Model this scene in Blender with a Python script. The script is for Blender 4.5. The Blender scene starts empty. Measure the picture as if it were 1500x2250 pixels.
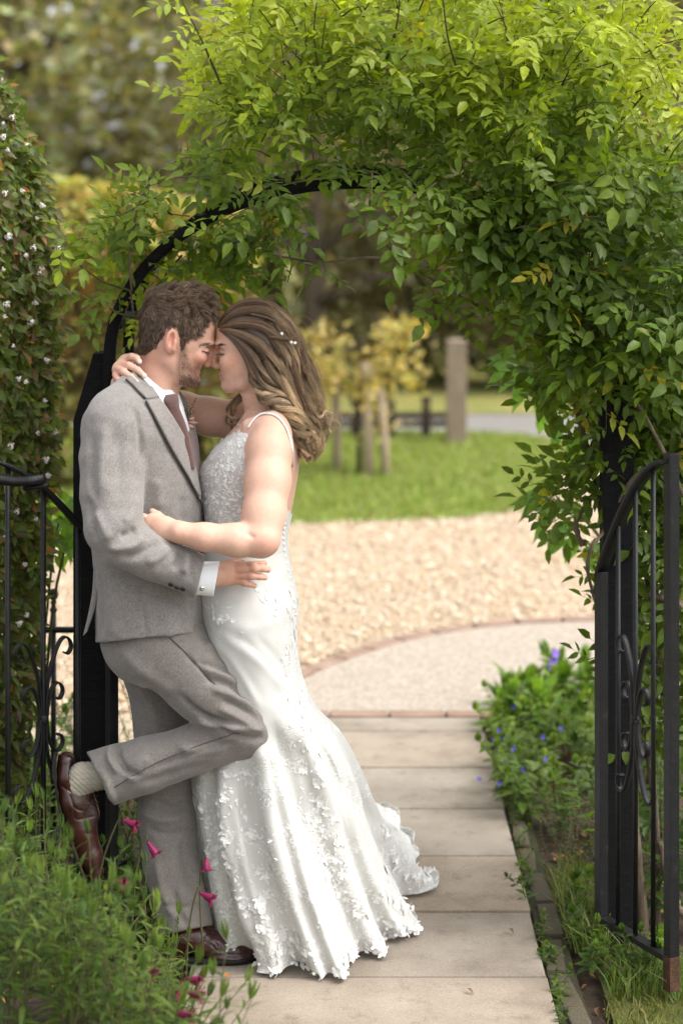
import bpy, bmesh, math, random
import numpy as np
from mathutils import Vector, Matrix, noise as mnoise
from mathutils.bvhtree import BVHTree

random.seed(7)
RNG = np.random.default_rng(11)
SC = bpy.context.scene
COL = SC.collection

# ------------------------------------------------------------------ camera
CAM_H = 2.01          # metres above the path
FPX = 4375.0          # 70 mm lens, in pixels of the 1500 x 2250 photograph
cam_data = bpy.data.cameras.new('camera')
cam = bpy.data.objects.new('camera', cam_data)
COL.objects.link(cam)
cam.location = (0.0, 0.0, CAM_H)
cam.rotation_euler = (math.radians(90), 0, 0)
cam_data.lens = 70.0
cam_data.sensor_width = 36.0
cam_data.sensor_fit = 'AUTO'
cam_data.shift_y = -725.0 / 2250.0
cam_data.clip_end = 400.0
cam_data.dof.use_dof = True
cam_data.dof.focus_distance = 5.05
cam_data.dof.aperture_fstop = 2.1
SC.camera = cam

# ------------------------------------------------------------------ sky and sun
SUN_EL, SUN_AZ = 54.0, 108.0       # azimuth from +Y (view direction), clockwise
world = bpy.data.worlds.new('World')
SC.world = world
world.use_nodes = True
wn, wl = world.node_tree.nodes, world.node_tree.links
wn.clear()
sky = wn.new('ShaderNodeTexSky')
sky.sky_type = 'NISHITA'
sky.sun_disc = False
sky.sun_elevation = math.radians(SUN_EL)
sky.sun_rotation = math.radians(SUN_AZ)
sky.air_density = 1.0
sky.dust_density = 4.0
sky.ozone_density = 1.0
hs = wn.new('ShaderNodeHueSaturation')
hs.inputs['Saturation'].default_value = 0.16      # thin overcast: a nearly white sky
bgn = wn.new('ShaderNodeBackground')
bgn.inputs['Strength'].default_value = 0.15
wo = wn.new('ShaderNodeOutputWorld')
wl.new(sky.outputs[0], hs.inputs['Color'])
wl.new(hs.outputs[0], bgn.inputs['Color'])
wl.new(bgn.outputs[0], wo.inputs['Surface'])

sun_data = bpy.data.lights.new('sun', 'SUN')
sun_data.energy = 0.60
sun_data.angle = math.radians(30)
sun_data.color = (1.0, 0.95, 0.87)
sun = bpy.data.objects.new('sun', sun_data)
COL.objects.link(sun)
_el, _az = math.radians(SUN_EL), math.radians(SUN_AZ)
_dir = Vector((math.sin(_az) * math.cos(_el), math.cos(_az) * math.cos(_el), math.sin(_el)))
sun.rotation_euler = (-_dir).to_track_quat('-Z', 'Y').to_euler()

SC.view_settings.view_transform = 'Standard'
SC.view_settings.look = 'None'
SC.view_settings.gamma = 1.0
SC.view_settings.exposure = 1.54
SC.render.engine = 'CYCLES'
SC.cycles.max_bounces = 6
SC.cycles.diffuse_bounces = 4
SC.cycles.glossy_bounces = 2
SC.cycles.transparent_max_bounces = 6
SC.cycles.use_denoising = True


# ------------------------------------------------------------------ helpers
def P(px, py, d):
    """The point that stands at depth d (metres from the camera) at photo pixel px, py."""
    return Vector(((px - 750.0) / FPX * d, d, CAM_H - (py - 400.0) / FPX * d))


D0 = 5.147            # the couple's distance


def W(px, py, dy=0.0):
    return P(px, py, D0 + dy)


def G(px, py):
    """The point of the ground at a pixel."""
    return P(px, py, CAM_H * FPX / (py - 400.0))


PX = 1.0 / 850.0      # one photo pixel at the couple's distance


def to_px(v):
    v = np.asarray(v, dtype=np.float64)
    return 750 + FPX * v[:, 0] / v[:, 1], 400 + (CAM_H - v[:, 2]) * FPX / v[:, 1]


def empty(name, loc=(0, 0, 0), label=None, cat=None, group=None, kind=None):
    o = bpy.data.objects.new(name, None)
    o.empty_display_size = 0.1
    o.location = loc
    COL.objects.link(o)
    tag(o, label, cat, group, kind)
    return o


def tag(o, label=None, cat=None, group=None, kind=None):
    if label: o['label'] = label
    if cat: o['category'] = cat
    if group: o['group'] = group
    if kind: o['kind'] = kind
    return o


def link(name, me, mats=None, parent=None, smooth=True, loc=None):
    if mats is not None:
        for m in (mats if isinstance(mats, (list, tuple)) else [mats]):
            me.materials.append(m)
    if smooth:
        me.polygons.foreach_set('use_smooth', np.ones(len(me.polygons), dtype=bool))
    o = bpy.data.objects.new(name, me)
    COL.objects.link(o)
    if parent is not None:
        o.parent = parent
        o.matrix_parent_inverse = parent_inv(parent)
    return o


def parent_inv(parent):
    return Matrix.LocRotScale(parent.location, parent.rotation_euler, parent.scale).inverted() if parent.parent is None else Matrix.Identity(4) @ (Matrix.LocRotScale(parent.location, parent.rotation_euler, parent.scale).inverted())


def npmesh(name, verts, faces, color=None, colname='tint'):
    """faces: (n,3) or (n,4) int array, or a list of such arrays."""
    me = bpy.data.meshes.new(name)
    verts = np.ascontiguousarray(verts, dtype=np.float32)
    fl = faces if isinstance(faces, (list, tuple)) else [faces]
    fl = [np.ascontiguousarray(f, dtype=np.int32) for f in fl if len(f)]
    me.vertices.add(len(verts))
    me.vertices.foreach_set('co', verts.ravel())
    nl = sum(f.size for f in fl)
    me.loops.add(nl)
    me.loops.foreach_set('vertex_index', np.concatenate([f.ravel() for f in fl]))
    tot = np.concatenate([np.full(len(f), f.shape[1], dtype=np.int32) for f in fl])
    st = np.concatenate([[0], np.cumsum(tot)[:-1]]).astype(np.int32)
    me.polygons.add(len(tot))
    me.polygons.foreach_set('loop_start', st)
    me.polygons.foreach_set('loop_total', tot)
    me.update(calc_edges=True)
    me.validate()
    if color is not None:
        setcol(me, color, colname)
    return me


def setcol(me, color, colname='tint'):
    a = me.attributes.new(colname, 'FLOAT_COLOR', 'POINT')
    c = np.asarray(color, dtype=np.float32)
    if c.shape[1] == 3:
        c = np.concatenate([c, np.ones((len(c), 1), np.float32)], axis=1)
    a.data.foreach_set('color', np.ascontiguousarray(c).ravel())


class MB:
    """Collects simple shapes into one mesh."""
    def __init__(self):
        self.v, self.f = [], []

    def add(self, vs, fs):
        n = len(self.v)
        self.v += [tuple(p) for p in vs]
        self.f += [tuple(i + n for i in f) for f in fs]
        return self

    def box(self, lo, hi):
        (a, b, c), (d, e, f) = lo, hi
        return self.add([(a, b, c), (d, b, c), (d, e, c), (a, e, c), (a, b, f), (d, b, f), (d, e, f), (a, e, f)],
                        [(0, 3, 2, 1), (4, 5, 6, 7), (0, 1, 5, 4), (1, 2, 6, 5), (2, 3, 7, 6), (3, 0, 4, 7)])

    def tube(self, pts, rad, n=8, caps=True, flat=None):
        """pts: points; rad: a number or a list. flat=(w, t, up): a flat bar w wide across 'up' and t thick."""
        pts = [Vector(p) for p in pts]
        m = len(pts)
        rad = [rad] * m if not hasattr(rad, '__len__') else rad
        base = len(self.v)
        ref = None
        for i, p in enumerate(pts):
            t = (pts[min(i + 1, m - 1)] - pts[max(i - 1, 0)])
            t = t.normalized() if t.length > 1e-9 else Vector((0, 0, 1))
            if ref is None:
                ref = t.orthogonal().normalized() if flat is None else Vector(flat[2])
            u = (ref - t * ref.dot(t))
            u = u.normalized() if u.length > 1e-6 else t.orthogonal().normalized()
            if flat is None: ref = u
            w = t.cross(u)
            if flat is None:
                for k in range(n):
                    a = 2 * math.pi * k / n
                    self.v.append(tuple(p + (u * math.cos(a) + w * math.sin(a)) * rad[i]))
            else:
                for sx, sy in ((-1, -1), (1, -1), (1, 1), (-1, 1)):
                    self.v.append(tuple(p + u * (flat[0] / 2 * sx) + w * (flat[1] / 2 * sy)))
        if flat is not None: n = 4
        for i in range(m - 1):
            for k in range(n):
                a, b = base + i * n + k, base + i * n + (k + 1) % n
                self.f.append((a, b, b + n, a + n))
        if caps:
            self.f.append(tuple(base + k for k in reversed(range(n))))
            self.f.append(tuple(base + (m - 1) * n + k for k in range(n)))
        return self

    def lathe(self, c, prof, n=12):
        """prof: (radius, z) from bottom to top round a vertical axis."""
        c = Vector(c)
        base = len(self.v)
        for r, z in prof:
            for k in range(n):
                a = 2 * math.pi * k / n
                self.v.append((c.x + r * math.cos(a), c.y + r * math.sin(a), c.z + z))
        for i in range(len(prof) - 1):
            for k in range(n):
                a, b = base + i * n + k, base + i * n + (k + 1) % n
                self.f.append((a, b, b + n, a + n))
        self.f.append(tuple(base + k for k in reversed(range(n))))
        self.f.append(tuple(base + (len(prof) - 1) * n + k for k in range(n)))
        return self

    def mesh(self, name, bevel=0.0):
        me = bpy.data.meshes.new(name)
        me.from_pydata(self.v, [], self.f)
        if bevel:
            bm = bmesh.new(); bm.from_mesh(me)
            bmesh.ops.bevel(bm, geom=[e for e in bm.edges if e.calc_face_angle(0) > 0.6], offset=bevel, segments=2, affect='EDGES', profile=0.6)
            bm.to_mesh(me); bm.free()
        me.update()
        return me

    def build(self, name, mat, parent=None, smooth=False, bevel=0.0):
        return link(name, self.mesh(name, bevel), mat, parent, smooth)


def smoothstep(a, b, x):
    t = np.clip((x - a) / (b - a), 0, 1)
    return t * t * (3 - 2 * t)


def catmull(pts, n):
    """n points along a smooth curve through pts (rows of any width)."""
    p = np.asarray(pts, dtype=float)
    m = len(p)
    if m == 2:
        t = np.linspace(0, 1, n)[:, None]
        return p[0] * (1 - t) + p[1] * t
    q = np.vstack([2 * p[0] - p[1], p, 2 * p[-1] - p[-2]])
    s = np.linspace(0, m - 1 - 1e-9, n)
    i = s.astype(int)
    t = (s - i)[:, None]
    a, b, c, d = q[i], q[i + 1], q[i + 2], q[i + 3]
    return 0.5 * (2 * b + (c - a) * t + (2 * a - 5 * b + 4 * c - d) * t ** 2 + (3 * b - a - 3 * c + d) * t ** 3)


def in_poly(x, y, poly):
    x, y = np.asarray(x), np.asarray(y)
    r = np.zeros(x.shape, bool)
    n = len(poly)
    for i in range(n):
        (x0, y0), (x1, y1) = poly[i], poly[(i + 1) % n]
        c = ((y0 > y) != (y1 > y)) & (x < (x1 - x0) * (y - y0) / (y1 - y0 + 1e-12) + x0)
        r ^= c
    return r


# ------------------------------------------------------------------ materials
def new_mat(name):
    m = bpy.data.materials.new(name)
    m.use_nodes = True
    nt = m.node_tree
    b = nt.nodes['Principled BSDF']
    return m, nt, b


def nd(nt, kind, **kw):
    n = nt.nodes.new(kind)
    for k, v in kw.items():
        if k in n.inputs: n.inputs[k].default_value = v
        else: setattr(n, k, v)
    return n


def ramp(nt, fac, stops):
    r = nt.nodes.new('ShaderNodeValToRGB')
    e = r.color_ramp.elements
    while len(e) < len(stops): e.new(0.5)
    for i, (p, c) in enumerate(stops):
        e[i].position = p
        e[i].color = (*c, 1)
    nt.links.new(fac, r.inputs['Fac'])
    return r


def noisy(name, stops, scale=8.0, rough=0.8, bump=0.0, bscale=None, detail=6.0, coords='Object', spec=0.3, metallic=0.0, stretch=None, bdist=0.01):
    """A surface whose colour wanders along a ramp with noise, with optional fine relief."""
    m, nt, b = new_mat(name)
    tc = nt.nodes.new('ShaderNodeTexCoord')
    src = tc.outputs[coords]
    if stretch:
        mp = nt.nodes.new('ShaderNodeMapping')
        mp.inputs['Scale'].default_value = stretch
        nt.links.new(src, mp.inputs['Vector'])
        src = mp.outputs[0]
    n = nd(nt, 'ShaderNodeTexNoise', Scale=scale, Detail=detail, Roughness=0.65)
    nt.links.new(src, n.inputs['Vector'])
    r = ramp(nt, n.outputs['Fac'], stops)
    nt.links.new(r.outputs[0], b.inputs['Base Color'])
    b.inputs['Roughness'].default_value = rough
    b.inputs['Specular IOR Level'].default_value = spec
    b.inputs['Metallic'].default_value = metallic
    if bump:
        n2 = nd(nt, 'ShaderNodeTexNoise', Scale=bscale or scale * 5, Detail=8.0, Roughness=0.7)
        nt.links.new(src, n2.inputs['Vector'])
        bp = nd(nt, 'ShaderNodeBump', Strength=bump, Distance=bdist)
        nt.links.new(n2.outputs['Fac'], bp.inputs['Height'])
        nt.links.new(bp.outputs[0], b.inputs['Normal'])
    return m


def leaf_mat(name, cols, trans=0.35, rough=0.42, use_tint=False, veins=True):
    """Leaf: colour from a per-leaf random value (object or island) along cols, lit through from behind."""
    m, nt, b = new_mat(name)
    out = nt.nodes['Material Output']
    if use_tint:
        at = nd(nt, 'ShaderNodeAttribute', attribute_name='tint')
        col = at.outputs['Color']
    else:
        oi = nt.nodes.new('ShaderNodeObjectInfo')
        if cols is None: col = oi.outputs['Color']          # each leaf object's own colour
        else: col = ramp(nt, oi.outputs['Random'], [(i / max(1, len(cols) - 1), c) for i, c in enumerate(cols)]).outputs[0]
    tc = nt.nodes.new('ShaderNodeTexCoord')
    nz = nd(nt, 'ShaderNodeTexNoise', Scale=60.0, Detail=3.0)
    nt.links.new(tc.outputs['Object'], nz.inputs['Vector'])
    mr = nd(nt, 'ShaderNodeMapRange')
    mr.inputs[1].default_value, mr.inputs[2].default_value = 0.3, 0.7
    mr.inputs[3].default_value, mr.inputs[4].default_value = 0.75, 1.2
    nt.links.new(nz.outputs['Fac'], mr.inputs[0])
    mx = nd(nt, 'ShaderNodeMix', data_type='RGBA', blend_type='MULTIPLY')
    mx.inputs[0].default_value = 1.0
    nt.links.new(col, mx.inputs[6])
    nt.links.new(mr.outputs[0], mx.inputs[7])
    # blemishes: browned patches here and there
    nb = nd(nt, 'ShaderNodeTexNoise', Scale=22.0, Detail=5.0)
    ge = nt.nodes.new('ShaderNodeNewGeometry')
    nt.links.new(ge.outputs['Position'], nb.inputs['Vector'])
    rb = ramp(nt, nb.outputs['Fac'], [(0.66, (0, 0, 0)), (0.76, (0.7, 0.7, 0.7))])
    mb_ = nd(nt, 'ShaderNodeMix', data_type='RGBA')
    mb_.inputs[7].default_value = (0.24, 0.17, 0.05, 1)
    nt.links.new(rb.outputs[0], mb_.inputs[0]); nt.links.new(mx.outputs[2], mb_.inputs[6])
    mx = mb_
    nt.links.new(mx.outputs[2], b.inputs['Base Color'])
    b.inputs['Roughness'].default_value = rough
    b.inputs['Specular IOR Level'].default_value = 0.28
    tr = nt.nodes.new('ShaderNodeBsdfTranslucent')
    g = nd(nt, 'ShaderNodeMix', data_type='RGBA', blend_type='MULTIPLY')
    g.inputs[0].default_value = 1.0
    g.inputs[7].default_value = (1.5, 1.5, 0.5, 1)
    nt.links.new(mx.outputs[2], g.inputs[6])
    nt.links.new(g.outputs[2], tr.inputs['Color'])
    ms = nt.nodes.new('ShaderNodeMixShader')
    ms.inputs[0].default_value = trans
    nt.links.new(b.outputs[0], ms.inputs[1])
    nt.links.new(tr.outputs[0], ms.inputs[2])
    nt.links.new(ms.outputs[0], out.inputs['Surface'])
    return m


def tint_mat(name, rough=0.5, spec=0.4, sss=0.0, noise=0.12, nscale=120.0, bump=0.0, bscale=400.0):
    """Colour from the mesh's own 'tint' attribute with a little mottling."""
    m, nt, b = new_mat(name)
    at = nd(nt, 'ShaderNodeAttribute', attribute_name='tint')
    tc = nt.nodes.new('ShaderNodeTexCoord')
    nz = nd(nt, 'ShaderNodeTexNoise', Scale=nscale, Detail=4.0)
    nt.links.new(tc.outputs['Object'], nz.inputs['Vector'])
    mr = nd(nt, 'ShaderNodeMapRange')
    mr.inputs[1].default_value, mr.inputs[2].default_value = 0.25, 0.75
    mr.inputs[3].default_value, mr.inputs[4].default_value = 1 - noise, 1 + noise
    nt.links.new(nz.outputs['Fac'], mr.inputs[0])
    mx = nd(nt, 'ShaderNodeMix', data_type='RGBA', blend_type='MULTIPLY')
    mx.inputs[0].default_value = 1.0
    nt.links.new(at.outputs['Color'], mx.inputs[6])
    nt.links.new(mr.outputs[0], mx.inputs[7])
    nt.links.new(mx.outputs[2], b.inputs['Base Color'])
    b.inputs['Roughness'].default_value = rough
    b.inputs['Specular IOR Level'].default_value = spec
    if sss:
        b.inputs['Subsurface Weight'].default_value = sss
        b.inputs['Subsurface Radius'].default_value = (1.0, 0.35, 0.2)
        b.inputs['Subsurface Scale'].default_value = 0.008
    if bump:
        n2 = nd(nt, 'ShaderNodeTexNoise', Scale=bscale, Detail=4.0)
        nt.links.new(tc.outputs['Object'], n2.inputs['Vector'])
        bp = nd(nt, 'ShaderNodeBump', Strength=bump, Distance=0.002)
        nt.links.new(n2.outputs['Fac'], bp.inputs['Height'])
        nt.links.new(bp.outputs[0], b.inputs['Normal'])
    return m


# ------------------------------------------------------------------ ground, path, apron, drive, lawns
def stone_mat(name, stops, scale, bump, bscale, speck=None):
    m = noisy(name, stops, scale, 0.9, bump, bscale, bdist=0.004)
    return m


def slab_mat():
    """Weathered paving: broad stains, fine grit, a slightly different tone for every slab."""
    m, nt, b = new_mat('sandstone_paving')
    tc = nt.nodes.new('ShaderNodeTexCoord'); oi = nt.nodes.new('ShaderNodeObjectInfo')
    geo = nt.nodes.new('ShaderNodeNewGeometry')
    big = nd(nt, 'ShaderNodeTexNoise', Scale=3.2, Detail=7.0, Roughness=0.62)
    fin = nd(nt, 'ShaderNodeTexNoise', Scale=260.0, Detail=4.0, Roughness=0.7)
    nt.links.new(geo.outputs['Position'], big.inputs['Vector']); nt.links.new(geo.outputs['Position'], fin.inputs['Vector'])
    r = ramp(nt, big.outputs['Fac'], [(0.25, (0.175, 0.145, 0.116)), (0.48, (0.285, 0.245, 0.20)), (0.72, (0.36, 0.316, 0.264))])
    hue = ramp(nt, oi.outputs['Random'], [(0.0, (0.88, 0.87, 0.86)), (0.5, (0.97, 0.95, 0.93)), (1.0, (1.04, 0.97, 0.90))])
    mx = nd(nt, 'ShaderNodeMix', data_type='RGBA', blend_type='MULTIPLY'); mx.inputs[0].default_value = 1.0
    nt.links.new(r.outputs[0], mx.inputs[6]); nt.links.new(hue.outputs[0], mx.inputs[7])
    gr = ramp(nt, fin.outputs['Fac'], [(0.3, (0.72, 0.72, 0.72)), (0.62, (1.12, 1.12, 1.12))])
    m2 = nd(nt, 'ShaderNodeMix', data_type='RGBA', blend_type='MULTIPLY'); m2.inputs[0].default_value = 1.0
    nt.links.new(mx.outputs[2], m2.inputs[6]); nt.links.new(gr.outputs[0], m2.inputs[7])
    st = nd(nt, 'ShaderNodeTexNoise', Scale=11.0, Detail=9.0, Roughness=0.75)
    nt.links.new(geo.outputs['Position'], st.inputs['Vector'])
    sr = ramp(nt, st.outputs['Fac'], [(0.53, (0, 0, 0)), (0.72, (1, 1, 1))])
    m3 = nd(nt, 'ShaderNodeMix', data_type='RGBA'); m3.inputs[7].default_value = (0.10, 0.082, 0.06, 1)
    sm = nd(nt, 'ShaderNodeMath', operation='MULTIPLY'); sm.inputs[1].default_value = 0.62
    nt.links.new(sr.outputs[0], sm.inputs[0]); nt.links.new(sm.outputs[0], m3.inputs[0]); nt.links.new(m2.outputs[2], m3.inputs[6])
    nt.links.new(m3.outputs[2], b.inputs['Base Color'])
    b.inputs['Roughness'].default_value = 0.88; b.inputs['Specular IOR Level'].default_value = 0.2
    bp = nd(nt, 'ShaderNodeBump', Strength=0.35, Distance=0.003)
    nt.links.new(fin.outputs['Fac'], bp.inputs['Height']); nt.links.new(bp.outputs[0], b.inputs['Normal'])
    return m


M_SLAB = slab_mat()
M_SOIL = noisy('brown_garden_soil', [(0.3, (0.028, 0.019, 0.012)), (0.5, (0.065, 0.045, 0.03)), (0.72, (0.12, 0.088, 0.06))], 14, 1.0, 0.9, 60, bdist=0.02)
M_JOINT = noisy('mossy_joint', [(0.35, (0.028, 0.022, 0.015)), (0.6, (0.04, 0.045, 0.015))], 9, 1.0, 0.6, 90)
M_BRICK = noisy('worn_edging_brick', [(0.25, (0.045, 0.05, 0.02)), (0.5, (0.10, 0.082, 0.055)), (0.75, (0.165, 0.13, 0.095))], 18, 0.95, 0.6, 120, coords='Generated')
M_REDBRICK = noisy('red_edging_brick', [(0.25, (0.19, 0.12, 0.09)), (0.6, (0.29, 0.20, 0.15)), (0.8, (0.36, 0.275, 0.215))], 6, 0.95, 0.4, 90)
M_APRON = noisy('exposed_aggregate', [(0.3, (0.20, 0.165, 0.128)), (0.5, (0.34, 0.29, 0.235)), (0.7, (0.48, 0.42, 0.345))], 75, 0.95, 0.5, 120, detail=3.0)
M_GRAVELBED = noisy('gravel_bed', [(0.3, (0.33, 0.25, 0.16)), (0.55, (0.52, 0.42, 0.30)), (0.75, (0.66, 0.57, 0.45))], 40, 1.0, 0.8, 70, bdist=0.02)
M_LAWN = noisy('mown_lawn', [(0.3, (0.14, 0.20, 0.04)), (0.5, (0.21, 0.285, 0.06)), (0.75, (0.29, 0.35, 0.10))], 1.3, 1.0, 0.7, 60, detail=9.0, bdist=0.03)
M_ROAD = noisy('pale_tarmac', [(0.3, (0.15, 0.14, 0.13)), (0.7, (0.24, 0.225, 0.21))], 20, 0.95, 0.3, 90)
M_MEADOW = noisy('leaf_strewn_grass', [(0.3, (0.09, 0.12, 0.025)), (0.5, (0.19, 0.19, 0.05)), (0.7, (0.30, 0.21, 0.08))], 2.2, 1.0, 0.6, 30, detail=9.0)
M_GRASS = leaf_mat('grass_blade', None, 0.3, 0.6, use_tint=True)
M_PEBBLE = tint_mat('pebble', rough=0.8, spec=0.3, noise=0.15, nscale=60)


def sheet(name, pts, z, mat, parent=None, kind='structure', thick=0.0):
    me = bpy.data.meshes.new(name)
    bm = bmesh.new()
    vs = [bm.verts.new((p[0], p[1], z)) for p in pts]
    f = bm.faces.new(vs)
    f.normal_update()
    if f.normal.z < 0: f.normal_flip()
    if thick:
        r = bmesh.ops.extrude_face_region(bm, geom=[f])
        for v in r['geom']:
            if isinstance(v, bmesh.types.BMVert): v.co.z -= thick
        bmesh.ops.recalc_face_normals(bm, faces=bm.faces)
    bmesh.ops.triangulate(bm, faces=[q for q in bm.faces if len(q.verts) > 4])
    bm.to_mesh(me); bm.free()
    o = link(name, me, mat, parent, False)
    if kind and parent is None: o['kind'] = kind
    return o


sheet('ground', [(-150, -60), (150, -60), (150, 200), (-150, 200)], -0.055, M_SOIL)

# path of riven slabs, each its own stone
path = sheet('path', [(-0.39, 1.5), (0.525, 1.5), (0.525, 7.485), (-0.39, 7.485)], -0.022, M_JOINT)
y = 5.036 - 0.452 * 7
while y < 7.40:
    y1 = min(y + 0.452, 7.485)
    j = 0.0055
    mb = MB(); n = 10
    x0, x1, a, b = -0.385, 0.520 + random.uniform(-.004, .004), y + j, y1 - j
    me = mb.box((x0, a, -0.045), (x1, b, 0.0 + random.uniform(-.0015, .0015))).mesh('slab', 0.004)
    link('slab', me, M_SLAB, path, False)
    y = y1

# brick edging on the bed side of the path
edging = sheet('path_edging', [(0.527, 1.5), (0.60, 1.5), (0.60, 7.45), (0.527, 7.45)], -0.020, M_JOINT)
y = 2.6
while y < 7.4:
    L = random.uniform(.19, .23)
    w = random.uniform(.044, .056)
    a = random.uniform(-.10, .10)
    me = MB().box((-w / 2, -L / 2, -.05), (w / 2, L / 2, 0)).mesh('brick', .006)
    o = link('brick', me, M_BRICK, edging, False)
    o.matrix_basis = Matrix.Translation((.531 + w / 2 + random.uniform(0, .024), y + L / 2, -.010 + random.uniform(-.012, .004))) @ Matrix.Rotation(a, 4, 'Z') @ Matrix.Rotation(random.uniform(-.05, .05), 4, 'Y')
    y += L + random.uniform(.008, .04)

# aggregate apron between path and drive with its brick borders
arc = [(-.55, 7.50), (-.36, 7.80), (-.164, 8.06), (-.025, 8.33), (.327, 8.79), (.70, 9.04), (1.14, 9.14), (1.8, 9.18), (3.2, 9.15), (5.0, 9.1)]
arcp = catmull(arc, 70)
apron = sheet('apron', [(-.55, 7.50)] + [tuple(p) for p in arcp[1:]] + [(5.0, 7.58), (.7, 7.58), (-.5, 7.495)], -0.006, M_APRON, thick=.04)
row = sheet('brick_row', [(-.5, 7.49), (.75, 7.49), (.75, 7.585), (-.5, 7.585)], -0.014, M_JOINT)
x = -.5
while x < .72:
    L = random.uniform(.205, .225)
    o = link('brick', MB().box((x, 7.494, -.04), (x + L, 7.578, .002 + random.uniform(-.002, .002))).mesh('brick', .004), M_REDBRICK, row, False)
    x += L + .009
border = sheet('apron_border', [(p[0] - .06, p[1] + .085) for p in arcp] + [tuple(p) for p in arcp[::-1]], -0.016, M_JOINT)
s = 0.0
seg = np.r_[0, np.cumsum(np.hypot(*np.diff(arcp, axis=0).T))]
while s < seg[-1] - .25:
    p = [np.array([np.interp(q, seg, arcp[:, 0]), np.interp(q, seg, arcp[:, 1])]) for q in (s + .005, s + .205)]
    t = (p[1] - p[0]); t /= np.linalg.norm(t); nrm = np.array([-t[1], t[0]])
    q = [p[0], p[1], p[1] + nrm * .07, p[0] + nrm * .07]
    z = .004 + random.uniform(-.003, .002)
    mb = MB().add([(*k, -.04) for k in q] + [(*k, z) for k in q], [(3, 2, 1, 0), (4, 5, 6, 7), (0, 1, 5, 4), (1, 2, 6, 5), (2, 3, 7, 6), (3, 0, 4, 7)])
    link('brick', mb.mesh('brick', .004), M_REDBRICK, border, False)
    s += .213

# gravel drive
lawn_edge = [(-12, 11.5), (-5, 11.7), (-1.2, 11.75), (-.3, 11.8), (.4, 11.9), (.9, 12.1), (1.25, 12.5), (1.45, 13.2), (1.6, 14.2), (2.2, 14.8)]
le = catmull(lawn_edge, 50)
drive = sheet('gravel_drive', [(-12, 7.0), (-.56, 7.0), (-.55, 7.55)] + [(p[0] - .05, p[1] + .08) for p in arcp] + [(12, 9.1), (12, 15.2), (3, 15.2)] + [tuple(p) for p in le[::-1]], -0.020, M_GRAVELBED)


def scatter_pebbles(n):
    bm = bmesh.new(); bm.free()
    tv = np.array([(1, .1, 0), (-1, -.1, .1), (.1, 1, -.1), (-.1, -1, 0), (.15, .1, 1), (-.1, .1, -1)]); tf = np.array([(0, 2, 4), (2, 1, 4), (1, 3, 4), (3, 0, 4), (2, 0, 5), (1, 2, 5), (3, 1, 5), (0, 3, 5)])
    poly = [(-4.2, 7.6), (-.6, 7.6)] + [(p[0] - .06, p[1] + .1) for p in arcp if p[0] < 3] + [(3.2, 9.3), (3.2, 13.2), (1.4, 13.0)] + [tuple(p) for p in le[::-1] if p[0] > -4.2] + [(-4.2, 11.7)]
    r = np.random.default_rng(2)
    x = r.uniform(-4.2, 3.2, n * 2); y = 7.6 + 5.6 * r.random(n * 2) ** 1.25
    ok = in_poly(x, y, poly); x, y = x[ok][:n], y[ok][:n]
    m = len(x)
    s = r.lognormal(math.log(.0066), .42, m)
    v = tv[None] * (s[:, None, None] * np.stack([r.uniform(.8, 1.4, m), r.uniform(.7, 1.2, m), r.uniform(.45, .8, m)], 1)[:, None, :])
    a = r.uniform(0, 6.28, m); ca, sa = np.cos(a)[:, None], np.sin(a)[:, None]
    v = np.stack([v[..., 0] * ca - v[..., 1] * sa + x[:, None], v[..., 0] * sa + v[..., 1] * ca + y[:, None], v[..., 2] + (-.016 + r.uniform(0, .014, m))[:, None]], -1)
    f = tf[None] + (np.arange(m) * len(tv))[:, None, None]
    pal = np.array([(.58, .45, .31), (.66, .54, .40), (.52, .38, .25), (.70, .61, .50), (.58, .43, .29), (.38, .29, .21), (.66, .55, .42), (.46, .34, .23)])
    c = pal[r.integers(0, len(pal), m)] * r.uniform(.92, 1.16, (m, 1))
    me = npmesh('gravel', v.reshape(-1, 3), f.reshape(-1, 3), np.repeat(c, len(tv), 0))
    o = link('gravel', me, M_PEBBLE, None, True)
    tag(o, 'pale golden gravel spread over the drive', 'gravel', kind='stuff')


scatter_pebbles(92000)

lawn = sheet('lawn', [tuple(p) for p in le] + [(2.0, 15.0), (1.35, 15.9), (-2, 16.4), (-12, 16.4)], -0.010, M_LAWN)
road = sheet('road', [(1.15, 16.1), (2.2, 14.9), (12, 15.1), (12, 17.4), (-12, 17.3), (-12, 16.5), (-1.5, 16.5)], -0.014, M_ROAD)
verge = sheet('verge', [(-40, 17.3), (40, 17.4), (40, 60), (-40, 60)], -0.006, M_MEADOW)
bank = sheet('bed_lawn', [(.66, 1.0), (4.0, 1.0), (4.0, 5.15), (.66, 5.15)], -0.030, noisy('worn_grass', [(0.3, (0.05, 0.06, 0.015)), (0.55, (0.10, 0.11, 0.025)), (0.75, (0.14, 0.10, 0.05))], 6, 1.0, 0.8, 60, bdist=.02))


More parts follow.
